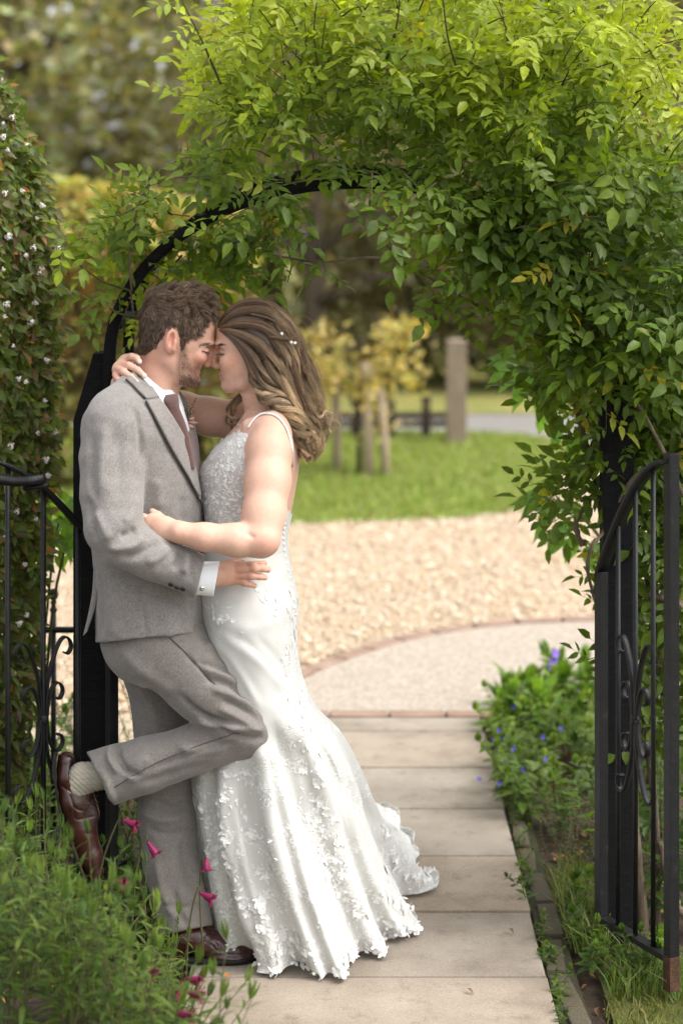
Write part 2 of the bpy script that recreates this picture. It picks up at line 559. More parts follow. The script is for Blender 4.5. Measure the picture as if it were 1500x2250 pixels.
def grass(name, poly, n, h, cols, label, z=0.0, lean=.5, seed=0, wd=.0035, parts=3):
    r = np.random.default_rng(seed)
    P_ = np.array(poly); lo, hi = P_.min(0), P_.max(0)
    x = r.uniform(lo[0], hi[0], n * 4); y = r.uniform(lo[1], hi[1], n * 4)
    ok = in_poly(x, y, poly); x, y = x[ok][:n], y[ok][:n]; m = len(x)
    a = r.uniform(0, 6.28, m); H = h * r.uniform(.5, 1.25, m); w = wd * r.uniform(.7, 1.3, m)
    b = r.uniform(0, 6.28, m); ln = lean * r.uniform(.2, 1.2, m)
    base = np.stack([x, y, np.full(m, z)], 1)
    wx = np.stack([np.cos(a), np.sin(a), np.zeros(m)], 1) * w[:, None]
    ld = np.stack([np.cos(b), np.sin(b), np.zeros(m)], 1) * (ln * H)[:, None]
    up = np.stack([np.zeros(m), np.zeros(m), H], 1)
    v = np.stack([base - wx, base + wx, base + up * .55 + ld * .3 + wx * .8, base + up * .55 + ld * .3 - wx * .8, base + up * .95 + ld], 1)
    k = np.arange(m)[:, None] * 5
    q = k + np.array([[0, 1, 2, 3]]); t = k + np.array([[3, 2, 4]])
    cols = np.array(cols); c = cols[r.integers(0, len(cols), m)] * r.uniform(.75, 1.25, (m, 1))
    me = npmesh(name, v.reshape(-1, 3), [q, t], np.repeat(c, 5, 0))
    o = link(name, me, M_GRASS, None, True)
    tag(o, label, 'grass', kind='stuff')
    return o


GC = [(.17, .24, .045), (.22, .30, .06), (.27, .34, .08), (.32, .36, .11), (.30, .27, .12)]
grass('lawn_grass', [tuple(p) for p in le if p[0] > -3.2] + [(2.0, 15.0), (1.35, 15.9), (-2, 16.3), (-3.2, 16.3)], 42000, .05, GC, 'short green lawn grass beyond the gravel drive', -.008, .7, 1, .006)
grass('verge_grass', [(.62, 3.6), (1.6, 3.6), (1.6, 5.1), (1.0, 5.15), (.72, 5.12), (.64, 4.9)], 7000, .03, [(.10, .13, .025), (.15, .16, .035), (.22, .19, .07), (.08, .10, .02)], 'thin worn grass beside the path in front of the open gate', -.028, .9, 4, .0022)


# ------------------------------------------------------------------ background: trees, hedge, sapling, posts
M_BARK = noisy('rough_bark', [(0.3, (0.035, 0.026, 0.018)), (0.55, (0.085, 0.065, 0.045)), (0.75, (0.15, 0.12, 0.09))], 12, 1.0, 0.9, 40, stretch=(1, 1, .25), bdist=.02)
M_FOLIAGE = leaf_mat('tree_foliage', None, 0.32, 0.55, use_tint=True)
M_WEATHERED = noisy('weathered_timber', [(0.3, (0.14, 0.105, 0.075)), (0.6, (0.26, 0.205, 0.15)), (0.8, (0.34, 0.28, 0.215))], 10, 0.95, 0.5, 60, stretch=(4, 4, .5))
M_STAKE = noisy('tree_stake_wood', [(0.3, (0.24, 0.18, 0.12)), (0.7, (0.40, 0.32, 0.23))], 10, 0.95, 0.4, 60, stretch=(4, 4, .5))
M_DARKRAIL = noisy('dark_timber', [(0.3, (0.04, 0.03, 0.022)), (0.7, (0.09, 0.07, 0.05))], 12, 0.95, 0.5, 60)


def leaf_cloud(cent, size, rng, cols, spread_up=.5):
    """Leaf-shaped faces (two triangles folded at the midrib) at given centres."""
    m = len(cent)
    d = rng.normal(0, 1, (m, 3)); d[:, 2] = d[:, 2] * .6 - .15
    d /= np.linalg.norm(d, axis=1, keepdims=True)
    u = rng.normal(0, 1, (m, 3)); u[:, 2] += spread_up * 2
    s = np.cross(d, u); s /= np.maximum(np.linalg.norm(s, axis=1, keepdims=True), 1e-6)
    n = np.cross(s, d)
    L = (size * rng.uniform(.6, 1.4, m))[:, None]
    a = cent - d * L * .5; b = cent + d * L * .5
    l = cent + s * L * .30 + n * L * .08; r = cent - s * L * .30 + n * L * .08
    v = np.stack([a, l, b, r], 1).reshape(-1, 3)
    k = np.arange(m)[:, None] * 4
    f = np.concatenate([k + np.array([[0, 1, 2]]), k + np.array([[0, 2, 3]])])
    c = cols[rng.integers(0, len(cols), m)] * rng.uniform(.7, 1.3, (m, 1))
    return v, f, np.repeat(c, 4, 0)


def tree(name, label, x, d, h, r, cols, seed, n=5200, leaf=.16, trunk_r=.2, low=.18, group=None, sq=1.0):
    rng = np.random.default_rng(seed); rn = random.Random(seed)
    t = empty(name, (x, d, 0), label, 'tree', group)
    mb = MB()
    top = Vector((x + rn.uniform(-.3, .3), d, h * .8))
    base = Vector((x, d, -.1))
    mid = base.lerp(top, .45) + Vector((rn.uniform(-.2, .2), rn.uniform(-.2, .2), 0))
    trunk = catmull([tuple(base), tuple(mid), tuple(top)], 10)
    mb.tube(trunk, list(np.linspace(trunk_r, trunk_r * .25, 10)), 9)
    tips = []
    for k in range(16):
        i = rn.randint(2, 8); p = Vector(trunk[i])
        a = rn.uniform(0, 6.28); L = r * rn.uniform(.55, 1.0)
        q = p + Vector((math.cos(a) * L, math.sin(a) * L * .8, L * rn.uniform(.05, .7)))
        m = p.lerp(q, .5) + Vector((0, 0, L * .12))
        mb.tube(catmull([tuple(p), tuple(m), tuple(q)], 6), list(np.linspace(trunk_r * .35, .015, 6)), 6)
        tips += [m, q]
    mb.build('trunk', M_BARK, t, True)
    # clumps through the crown's volume
    nc = 60
    cc = []
    for k in range(nc):
        z = rn.uniform(low, 1.0)
        w = math.sqrt(max(.05, 1 - ((z - .5) / .62) ** 2))
        a = rn.uniform(0, 6.28); q = math.sqrt(rn.random()) * .95
        cc.append((x + math.cos(a) * r * w * q * sq, d + math.sin(a) * r * w * q * .8, h * z))
    cc += [tuple(p) for p in tips if p.z > h * low]
    cc = np.array(cc)
    idx = rng.integers(0, len(cc), n)
    cr = rng.uniform(.35, .8, len(cc)) * r * .38
    cent = cc[idx] + rng.normal(0, 1, (n, 3)) * cr[idx][:, None] * np.array([1, 1, .75])
    cent[:, 2] = np.maximum(cent[:, 2], .15)
    cols = np.array(cols)
    tone = rng.uniform(.7, 1.25, len(cc))
    v, f, c = leaf_cloud(cent, leaf, rng, cols)
    c *= np.repeat(tone[idx], 4)[:, None]
    me = npmesh('crown', v, f, c)
    link('crown', me, M_FOLIAGE, t, False)
    return t


OLIVE = [(.31, .31, .15), (.36, .34, .18), (.27, .31, .14), (.38, .34, .19), (.36, .29, .15), (.32, .36, .17), (.23, .22, .11)]
BROWN = [(.34, .29, .16), (.38, .31, .17), (.31, .29, .145), (.42, .33, .17), (.33, .32, .16), (.23, .20, .105)]
DARK = [(.13, .13, .06), (.16, .15, .07), (.19, .155, .08), (.11, .115, .05), (.22, .18, .08)]
spots = [(-7.4, 25.5, 8.5, 3.4, OLIVE, 'olive green woodland tree at the far side, first from the hedge end'), (-3.9, 24.0, 8.0, 3.2, OLIVE, 'olive brown woodland tree rising behind the yellow beech hedge'),
         (-.9, 26.5, 8.6, 3.3, BROWN, 'brownish woodland tree behind the arch crown'), (2.3, 24.6, 8.2, 3.1, OLIVE, 'olive woodland tree behind the rail fence'),
         (5.3, 25.4, 8.8, 3.3, BROWN, 'brown tinted woodland tree behind the square timber post'), (8.6, 26.0, 8.6, 3.4, OLIVE, 'olive woodland tree past the road bend'),
         (-5.6, 30.5, 11.0, 4.2, BROWN, 'tall brown tree in the second row, above the beech hedge'), (.6, 31.0, 11.5, 4.4, OLIVE, 'tall olive tree in the second row, above the arch'), (6.6, 31.5, 11.2, 4.4, OLIVE, 'tall olive tree in the second row, past the arch'), (-11.0, 29.0, 11, 4.2, OLIVE, 'tall olive tree at the end of the second row')]
for i, (x, d, h, r, cols, lb) in enumerate(spots):
    tree('woodland_tree', lb, x, d, h, r, cols, 40 + i, n=9000 if d < 28 else 6000, leaf=.20 if d < 28 else .28, trunk_r=.19, low=.05, group='woodland trees beyond the road')
tree('dark_tree', 'shady tree with a thick dark trunk behind the bride', -.27, 19.3, 5.6, 2.0, DARK, 71, n=5200, leaf=.14, trunk_r=.125, low=.36, group='woodland trees beyond the road')
for i, (x, d, h, r, lb) in enumerate(((-2.6, 19.6, 1.9, 1.5, 'dark low bush beside the thick dark trunk'), (.75, 19.8, 2.1, 1.3, 'dark low bush behind the yellow sapling'), (2.0, 19.4, 1.7, 1.2, 'dark low bush behind the square timber post'), (3.9, 19.9, 2.3, 1.6, 'dark low bush at the road bend'))):
    rng = np.random.default_rng(90 + i)
    t = empty('bush', (x, d, 0), lb, 'bush', 'bushes along the verge')
    mb = MB()
    for k in range(7):
        a = k * .9
        mb.tube([(x, d, -.05), (x + math.cos(a) * r * .3, d + math.sin(a) * r * .3, h * .5), (x + math.cos(a) * r * .6, d + math.sin(a) * r * .5, h * .85)], [.03, .02, .006], 5)
    mb.build('stem', M_BARK, t, True)
    n = 3400
    q = rng.normal(0, 1, (n, 3)); q /= np.linalg.norm(q, axis=1, keepdims=True); q *= (rng.random(n) ** .45)[:, None] * (1 + .25 * np.sin(q[:, :1] * 5 + i) * np.cos(q[:, 2:] * 6))
    cent = np.array([x, d, h * .5]) + q * np.array([r, r * .7, h * .52]); cent[:, 2] = np.maximum(cent[:, 2], .05)
    v, f, c = leaf_cloud(cent, .12, rng, np.array(DARK))
    link('crown', npmesh('crown', v, f, c), M_FOLIAGE, t, False)


def hedge_of(name, label, x0, x1, d0, d1, top, cols_fn, n, leaf, seed, cat='hedge'):
    """A clipped hedge: woody stems inside, leaves over and through a box with an uneven face. top: function of x."""
    rng = np.random.default_rng(seed); rn = random.Random(seed)
    t = empty(name, ((x0 + x1) / 2, (d0 + d1) / 2, 0), label, cat)
    k = 0
    while x0 + k * .45 < x1:
        x = x0 + k * .45 + rn.uniform(-.1, .1); dd = (d0 + d1) / 2
        mb = MB()
        H = top(x)
        for s in (-1, 0, 1):
            mb.tube([(x, dd, -.05), (x + s * .12, dd - .05, H * .45), (x + s * .28 + rn.uniform(-.1, .1), dd + rn.uniform(-.25, .25), H * .9)], [.035, .022, .006], 5)
        mb.build('stem', M_BARK, t, True)
        k += 1
    x = rng.uniform(x0, x1, n); H = np.array([top(a) for a in x])
    z = H * rng.random(n) ** .85
    face = rng.random(n)
    d = np.where(face < .62, d0 + np.abs(rng.normal(0, .16, n)), rng.uniform(d0, d1, n))
    z = np.where((face > .62) & (face < .85), H - np.abs(rng.normal(0, .12, n)), z)
    wob = np.array([mnoise.noise(Vector((a * 2.2, b * 2.2, seed))) for a, b in zip(x, z)])
    d = d - wob * .22; z = np.maximum(z + wob * .10, .03)
    v, f, c = leaf_cloud(np.stack([x, d, z], 1), leaf, rng, np.ones((1, 3)))
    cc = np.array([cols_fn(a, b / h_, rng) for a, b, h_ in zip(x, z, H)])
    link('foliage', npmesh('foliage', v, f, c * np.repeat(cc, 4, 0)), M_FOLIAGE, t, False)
    return t


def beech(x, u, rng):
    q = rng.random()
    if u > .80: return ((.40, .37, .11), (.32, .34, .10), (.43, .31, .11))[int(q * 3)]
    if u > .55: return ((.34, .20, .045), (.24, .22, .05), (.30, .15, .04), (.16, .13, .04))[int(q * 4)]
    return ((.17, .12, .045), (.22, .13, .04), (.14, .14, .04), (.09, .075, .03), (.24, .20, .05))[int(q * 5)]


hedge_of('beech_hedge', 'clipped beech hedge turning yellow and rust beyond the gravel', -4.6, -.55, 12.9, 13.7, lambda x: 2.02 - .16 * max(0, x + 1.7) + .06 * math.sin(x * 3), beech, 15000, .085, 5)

# young yellow tree tied to three stakes
sap = empty('sapling', G(800, 1040), 'small tree with yellow autumn leaves between wooden stakes on the lawn', 'tree')
mb = MB(); rn = random.Random(4)
sb = G(790, 1042)
mb.tube([(sb.x, sb.y, -.02), (sb.x - .01, sb.y, .45), (sb.x + .02, sb.y, .95)], [.02, .016, .006], 7)
tips = []
for k in range(24):
    a = rn.uniform(0, 6.28); L = rn.uniform(.15, .42); z = rn.uniform(.30, .85)
    q = (sb.x + math.cos(a) * L, sb.y + math.sin(a) * L * .7, z + L * rn.uniform(.2, .75))
    mb.tube([(sb.x, sb.y, z), (sb.x + math.cos(a) * L * .5, sb.y + math.sin(a) * L * .35, z + L * .22), q], [.008, .005, .002], 5)
    tips.append(q)
mb.build('trunk', M_BARK, sap, True)
rng = np.random.default_rng(8)
tc_ = np.array(tips); idx = rng.integers(0, len(tc_), 1000)
cent = tc_[idx] + rng.normal(0, 1, (1000, 3)) * np.array([.075, .08, .06])
v, f, c = leaf_cloud(cent, .055, rng, np.array([(.50, .40, .13), (.54, .44, .16), (.46, .34, .11), (.40, .38, .13), (.50, .35, .13)]))
link('crown', npmesh('crown', v, f, c), M_FOLIAGE, sap, False)


def stake(px, y0, y1, w, dd, label, lean=0.0):
    b = P(px, y1, dd); t = P(px + lean, y0, dd)
    r = w / 2 / FPX * dd
    t_ = empty('wooden_stake', (b.x, b.y, 0), label, 'stake', 'stakes round the yellow sapling')
    MB().tube([(b.x, b.y, -.1), (b.x * .6 + t.x * .4, dd, b.z * .6 + t.z * .4), tuple(t)], [r, r, r * .95], 9).build('shaft', M_STAKE, t_, True)
    MB().tube([tuple(t), (t.x, t.y, t.z + .02)], [r * .95, r * .6], 9).build('tip', M_STAKE, t_, True)


stake(741, 835, 1035, 19, 13.85, 'brown stake nearest the bride, beside the yellow sapling', -4)
stake(812, 800, 1045, 23, 13.60, 'palest and tallest stake in front of the yellow sapling', -10)
stake(848, 860, 1046, 20, 13.58, 'stake on the far side of the yellow sapling from the bride', -12)
w = MB().tube([P(803, 800, 13.56), P(803, 838, 13.56)], .045, 10).build('stake_tie', M_STAKE, None, True)
tag(w, 'pale tie wrapped round the top of the tallest stake', 'tie')
bpo = P(1003, 975, 15.3)
pst = empty('timber_post', (bpo.x, 15.3, 0), 'square weathered timber post standing on the lawn edge', 'post')
hw = 22 / FPX * 15.3
ztop = P(0, 750, 15.3).z
MB().box((bpo.x - hw, 15.3, -.1), (bpo.x + hw, 15.3 + 2 * hw, ztop)).build('shaft', M_WEATHERED, pst, False, .008)
MB().add([(bpo.x - hw, 15.3, ztop), (bpo.x + hw, 15.3, ztop), (bpo.x + hw, 15.3 + 2 * hw, ztop), (bpo.x - hw, 15.3 + 2 * hw, ztop), (bpo.x, 15.3 + hw, ztop + .02)], [(0, 1, 4), (1, 2, 4), (2, 3, 4), (3, 0, 4)]).build('cap', M_WEATHERED, pst)
fe = empty('rail_fence', G(930, 965), 'low dark rail fence behind the yellow sapling', 'fence')
for px in (700, 780, 858, 936):
    q = G(px, 962)
    MB().box((q.x - .035, q.y, -.05), (q.x + .035, q.y + .07, P(0, 872, q.y).z)).build('post', M_DARKRAIL, fe, False, .004)
q0, q1 = G(690, 962), G(985, 962)
for yy in (912, 930):
    z = P(0, yy, q0.y).z
    MB().box((q0.x, q0.y - .03, z - .025), (q1.x, q0.y - .003, z + .025)).build('rail', M_DARKRAIL, fe, False, .004)


# ------------------------------------------------------------------ garden arch, gates, railing
M_BLACKWOOD = noisy('black_stained_timber', [(0.3, (0.005, 0.005, 0.006)), (0.6, (0.010, 0.010, 0.011)), (0.8, (0.022, 0.022, 0.023))], 30, 0.85, 0.55, 90, stretch=(1, 1, 6), spec=0.14, bdist=.004)
M_IRON = noisy('black_painted_iron', [(0.3, (0.005, 0.005, 0.0055)), (0.62, (0.010, 0.010, 0.011)), (0.80, (0.035, 0.032, 0.029))], 45, 0.45, 0.2, 160, spec=0.28)
M_RUST = noisy('rusty_iron', [(0.3, (0.03, 0.016, 0.010)), (0.7, (0.10, 0.045, 0.025))], 60, 0.9, 0.4, 160)

D_ARCH, D_BACK = 5.29, 5.72
arch = empty('garden_arch', P(780, 2086, D_ARCH), 'black timber garden arch with a bent hoop top over the path', 'arch')


def post_box(px0, px1, d, ytop, name='post', chamfer=None, depth=.085):
    x0, x1 = (px0 - 750) / FPX * d, (px1 - 750) / FPX * d
    zt = P(0, ytop, d).z
    if chamfer is None:
        return MB().box((x0, d, -.1), (x1, d + depth, zt)).build(name, M_BLACKWOOD, arch, False, .003)
    zc = P(0, chamfer[1], d).z; xc = (chamfer[0] - 750) / FPX * d
    pr = [(x0, -.1), (x1, -.1), (x1, zt), (xc, zt), (x0, zc)]
    mb = MB().add([(x, d, z) for x, z in pr] + [(x, d + depth, z) for x, z in pr], [(0, 1, 2, 3, 4), (9, 8, 7, 6, 5)] + [(i, 5 + i, 5 + (i + 1) % 5, (i + 1) % 5) for i in range(5)])
    return mb.build(name, M_BLACKWOOD, arch, False, .003)


post_box(161, 233, D_ARCH, 776, chamfer=(205, 925))
post_box(1325, 1391, D_ARCH, 700)
X0, X1 = (232 - 750) / FPX * D_ARCH, (1330 - 750) / FPX * D_ARCH
for s, (xa, xb) in enumerate(((-.752, -.680), (.778, .850))):
    MB().box((xa, D_BACK, -.1), (xb, D_BACK + .08, 1.35)).build('post', M_BLACKWOOD, arch, False, .003)


def hoop(d, cx, hw, zc, ht, w=.040, t=.012, a0=0.0, a1=math.pi):
    pts = []
    for k in range(49):
        a = a0 + (a1 - a0) * k / 48
        pts.append((cx - hw * math.cos(a), d, zc + ht * math.sin(a)))
    pts = [(pts[0][0], d, 1.30)] + pts + [(pts[-1][0], d, 1.30)]      # the legs run on down the posts
    return MB().tube(pts, 1, flat=(t, w, (0, 1, 0)))


XC = (785 - 750) / FPX * D_ARCH
HW = .655
hoop(D_ARCH - .02, XC, HW, 1.545, .462, .030, .030).build('hoop', M_BLACKWOOD, arch, True)
hoop(D_BACK + .02, XC, HW, 1.545, .50, .030, .030).build('hoop', M_BLACKWOOD, arch, True)
for k in range(9):
    a = math.pi * (k + .5) / 9
    x, z = XC - HW * math.cos(a), 1.545 + .475 * math.sin(a)
    MB().box((x - .014, D_ARCH + .04, z - .012), (x + .014, D_BACK + .02, z + .012)).build('rung', M_BLACKWOOD, arch, False, .002)
for s in (X0 - .045, X1 + .045):
    for z in (.5, .9, 1.3):
        MB().box((s - .012, D_ARCH + .086, z - .016), (s + .018, D_BACK - .001, z + .016)).build('rung', M_BLACKWOOD, arch, False, .002)


def scroll(c, u, s, sx, big):
    """A C-scroll from the collar out along the bar and curled back at its end, in the plane of u (along the leaf) and up."""
    q = [(.007, 0), (.008, .05), (.014, .10), (.030, .155), (.046, .190), (.062, .202), (.076, .192), (.080, .172), (.070, .158), (.060, .162)] if big else \
        [(.009, .0), (.013, .035), (.022, .068), (.034, .086), (.048, .084), (.056, .066), (.050, .048), (.038, .046)]
    return [c + u * (sx * x) + Vector((0, 0, s * z)) for x, z in catmull(q, 30)]


def gate(name, label, A, B, top_a, top_b, nb=3, foot=True):
    """Leaf from its hinge stile at A to its meeting stile at B (X, Y)."""
    A, B = Vector((*A, 0)), Vector((*B, 0))
    u = (B - A); Lf = u.length; u.normalize(); nrm = Vector((-u.y, u.x, 0))
    g = empty(name, tuple(A), label, 'gate', 'open iron gate leaves under the arch')

    def bar(p, z0, z1, w, nm, mat=M_IRON):
        q = [p + u * (w / 2 * a) + nrm * (w / 2 * b) for a, b in ((-1, -1), (1, -1), (1, 1), (-1, 1))]
        mb = MB().add([(*k.to_2d(), z0) for k in q] + [(*k.to_2d(), z1) for k in q], [(3, 2, 1, 0), (4, 5, 6, 7), (0, 1, 5, 4), (1, 2, 6, 5), (2, 3, 7, 6), (3, 0, 4, 7)])
        return mb.build(nm, mat, g, False, .0012)
    zb = .075

    def ztop(t):
        return top_a + (top_b - top_a) * math.sin(min(1, t * 1.0) * math.pi / 2) ** .92
    bar(A, zb - .01, top_a, .026, 'stile')
    st = bar(B, .03, top_b + .02, .028, 'stile')
    if foot: bar(B, .0, .085, .0305, 'stile_foot', M_RUST)
    for k in range(1, nb + 1):
        t = k / (nb + 1)
        p = A + u * (Lf * t)
        MB().tube([(p.x, p.y, zb), (p.x, p.y, ztop(t) - .004)], .0068, 10).build('bar', M_IRON, g, True)
    pts = [A + u * (Lf * t) + Vector((0, 0, ztop(t))) for t in np.linspace(0, 1, 22)]
    MB().tube(pts, 1, flat=(.034, .011, tuple(nrm))).build('top_rail', M_IRON, g, True)
    MB().tube([A + u * .016 + Vector((0, 0, zb)), B - u * .016 + Vector((0, 0, zb))], 1, flat=(.030, .014, tuple(nrm))).build('bottom_rail', M_IRON, g, False)
    c = A + u * (Lf * .5) + Vector((0, 0, .635))
    for s in (1, -1):
        for sx in (1, -1):
            MB().tube(scroll(c, u, s, sx, True), 1, flat=(.016, .0045, tuple(nrm))).build('scroll', M_IRON, g, True)
            MB().tube(scroll(c, u, s, sx, False), 1, flat=(.016, .0045, tuple(nrm))).build('scroll', M_IRON, g, True)
    MB().lathe(c + Vector((0, 0, -.012)), [(.010, 0), (.013, .003), (.013, .021), (.010, .024)], 10).build('scroll_collar', M_IRON, g, True)
    for z in (top_a - .06, .22):
        p = A - u * .012 + Vector((0, 0, z))
        MB().tube([tuple(p), tuple(p - u * .03)], .008, 8).build('hinge', M_IRON, g, True)
    return g, ztop, A, B, u, nrm, Lf


gl = gate('iron_gate', 'open iron gate leaf with scrolls against the hedge, the raised shoe before it', ((246 - 750) / FPX * 5.22, 5.22), ((-62 - 750) / FPX * 4.98, 4.98), .985, 1.315)
gr = gate('iron_gate', 'open iron gate leaf with scrolls in front of the climber stems, rusty foot', ((1320 - 750) / FPX * 5.24, 5.24), ((1474 - 750) / FPX * 4.955, 4.955), .985, 1.315)
# latch strap on the top of the leaf by the hedge
g, ztop, A, B, u, nrm, Lf = gl
pts = [P(px, py, 4.97) for px, py in ((-30, 1048), (0, 1053), (30, 1058), (60, 1057), (98, 1051))]
MB().tube(pts, 1, flat=(.030, .020, (0, 1, 0))).build('latch_strap', M_IRON, g, True)
MB().tube([P(52, 1074, 4.98), P(108, 1066, 4.98)], .006, 8).build('latch_pin', M_IRON, g, True)

rail = empty('iron_railing', P(118, 1700, 6.0), 'low black iron railing with a ball finial behind the hedge gate leaf', 'railing')
RD = 6.0
for px, fin in ((118, True), (40, False), (186, False)):
    x = (px - 750) / FPX * RD
    zt = P(0, 1384, RD).z
    MB().tube([(x, RD, -.05), (x, RD, zt + (.055 if fin else -.012))], .0085, 8).build('upright', M_IRON, rail, True)
    if fin:
        MB().lathe((x, RD, zt + .055), [(.010, 0), (.012, .006), (.008, .012), (.006, .02), (.009, .026), (.010, .03), (.006, .034), (.013, .042), (.0155, .052), (.013, .063), (.006, .069), (.001, .070)], 14).build('finial', M_IRON, rail, True)
z = P(0, 1384, RD).z
MB().tube([((20 - 750) / FPX * RD, RD, z), ((300 - 750) / FPX * RD, RD, z)], .010, 8).build('rail', M_IRON, rail, True)


# ------------------------------------------------------------------ leaves and plants
M_LEAF = leaf_mat('green_leaf', None, 0.52, 0.42)                      # colour from the object
M_LEAFT = leaf_mat('green_leaf_mass', None, 0.52, 0.42, use_tint=True)
M_STEM = noisy('green_brown_stem', [(0.3, (0.045, 0.04, 0.015)), (0.6, (0.085, 0.085, 0.03)), (0.8, (0.12, 0.08, 0.04))], 20, 0.8, 0.3, 90)
M_WOOD = noisy('vine_wood', [(0.3, (0.05, 0.036, 0.024)), (0.55, (0.14, 0.105, 0.07)), (0.75, (0.25, 0.20, 0.145))], 16, 0.95, 0.8, 60, stretch=(1, 1, .3), bdist=.01)


def leaflet(L, w, fold=.25, droop=.25, tip=1.0):
    """A pointed leaf along +Y, 8 points, folded along the midrib, its tip drooping in -Z."""
    zs = lambda t: -droop * L * t * t
    e = [(0, 0, 0)]
    v = [Vector((0, 0, 0))]
    for t, q in ((.30, .92), (.64, .80)):
        hw = w / 2 * q
        v += [Vector((-hw, L * t, zs(t) + fold * hw)), Vector((0, L * (t + .02), zs(t))), Vector((hw, L * t, zs(t) + fold * hw))]
    v.append(Vector((0, L, zs(1.0))))
    f3 = [(0, 2, 1), (0, 3, 2), (4, 5, 7), (5, 6, 7)]
    f4 = [(1, 2, 5, 4), (2, 3, 6, 5)]
    return v, f3 + f4


def wide_leaf(L, w, fold, droop, r, rows=9):
    """A large leaf: rows of five points, swelling and narrowing to a drawn-out tip, its blade ribbed between side veins."""
    v, f = [], []
    for i in range(rows):
        t = i / (rows - 1)
        hw = w / 2 * max(.02, math.sin(min(1, t * 1.05) ** .75 * math.pi) ** .8 * (1 - .25 * t))
        z = -droop * L * t * t
        rib = .010 * w * (1 if i % 2 else -1) * 3
        for s in (-1, -.5, 0, .5, 1):
            v.append(Vector((s * hw, L * t - abs(s) * L * .03, z + fold * abs(s) * hw + (rib if abs(s) == .5 else 0) + .02 * L * math.sin(t * 9 + s * 2) * abs(s))))
    for i in range(rows - 1):
        for j in range(4):
            a = i * 5 + j
            f.append((a, a + 1, a + 6, a + 5))
    return v, f


def compound(n, L, w, gap, rn):
    """Leaflets in pairs along a stalk that runs along +Y."""
    mb = MB()
    pairs = (n - 1) // 2
    total = gap * (pairs + .4)
    bend = rn.uniform(.1, .45)
    pos = lambda s: Vector((0, s, -bend * s * s / max(total, .01) * .8))
    st = [pos(total * t) for t in np.linspace(0, 1, 5)]
    mb.tube(st, [.0011, .001, .0009, .0007, .0006], 3, False)
    items = []
    for i in range(pairs):
        s = gap * (i + .55)
        for sd in (-1, 1):
            items.append((s, sd * rn.uniform(.95, 1.25), rn.uniform(.8, 1.05)))
    items.append((total, rn.uniform(-.12, .12), 1.15))
    for s, a, k in items:
        v, f = leaflet(L * k, w * k, rn.uniform(.1, .5), rn.uniform(.05, .4))
        R = Matrix.Rotation(-a, 3, 'Z') @ Matrix.Rotation(rn.uniform(-.35, .2), 3, 'X') @ Matrix.Rotation(rn.uniform(-.35, .35), 3, 'Y')
        mb.add([pos(s) + R @ q for q in v], f)
    return mb


def arrays(mb):
    v = np.array([tuple(p) for p in mb.v]); t = []
    for f in mb.f:
        for k in range(1, len(f) - 1): t.append((f[0], f[k], f[k + 1]))
    return v, np.array(t)


def frame(dirn, up, roll=0.0):
    y = Vector(dirn).normalized()
    z = Vector(up) - y * Vector(up).dot(y)
    z = z.normalized() if z.length > 1e-4 else y.orthogonal().normalized()
    x = y.cross(z)
    m = Matrix((x, y, z)).transposed()
    return m @ Matrix.Rotation(roll, 3, 'Y') if roll else m


def place_leaves(name, parent, meshes, items, mat_mass, n_obj, key):
    """items: (position, 3x3 frame, scale, variant, colour). The n_obj that key ranks first become leaf objects, the rest one mass."""
    order = sorted(range(len(items)), key=lambda i: key(items[i]))
    for i in order[:n_obj]:
        p, m, s, k, c = items[i]
        o = bpy.data.objects.new('leaf', meshes[k][0])
        COL.objects.link(o)
        o.parent = parent; o.matrix_parent_inverse = parent_inv(parent)
        o.matrix_basis = Matrix.Translation(p) @ m.to_4x4() @ Matrix.Scale(s, 4)
        o.color = (*c, 1)
    rest = order[n_obj:]
    V, F, C, n = [], [], [], 0
    for i in rest:
        p, m, s, k, c = items[i]
        tv, tf = meshes[k][1]
        V.append((tv * s) @ np.array(m).T + np.array(p)); F.append(tf + n); n += len(tv)
        C.append(np.tile(c, (len(tv), 1)))
    if V:
        o = link(name, npmesh(name, np.concatenate(V), np.concatenate(F), np.concatenate(C)), mat_mass, parent, True)
        o['kind'] = 'stuff'
        return o


def variants(n, fn, mat):
    out = []
    for i in range(n):
        mb = fn(random.Random(100 + i))
        me = mb.mesh('leaf'); me.materials.append(mat)
        me.polygons.foreach_set('use_smooth', np.ones(len(me.polygons), dtype=bool))
        out.append((me, arrays(mb)))
    return out


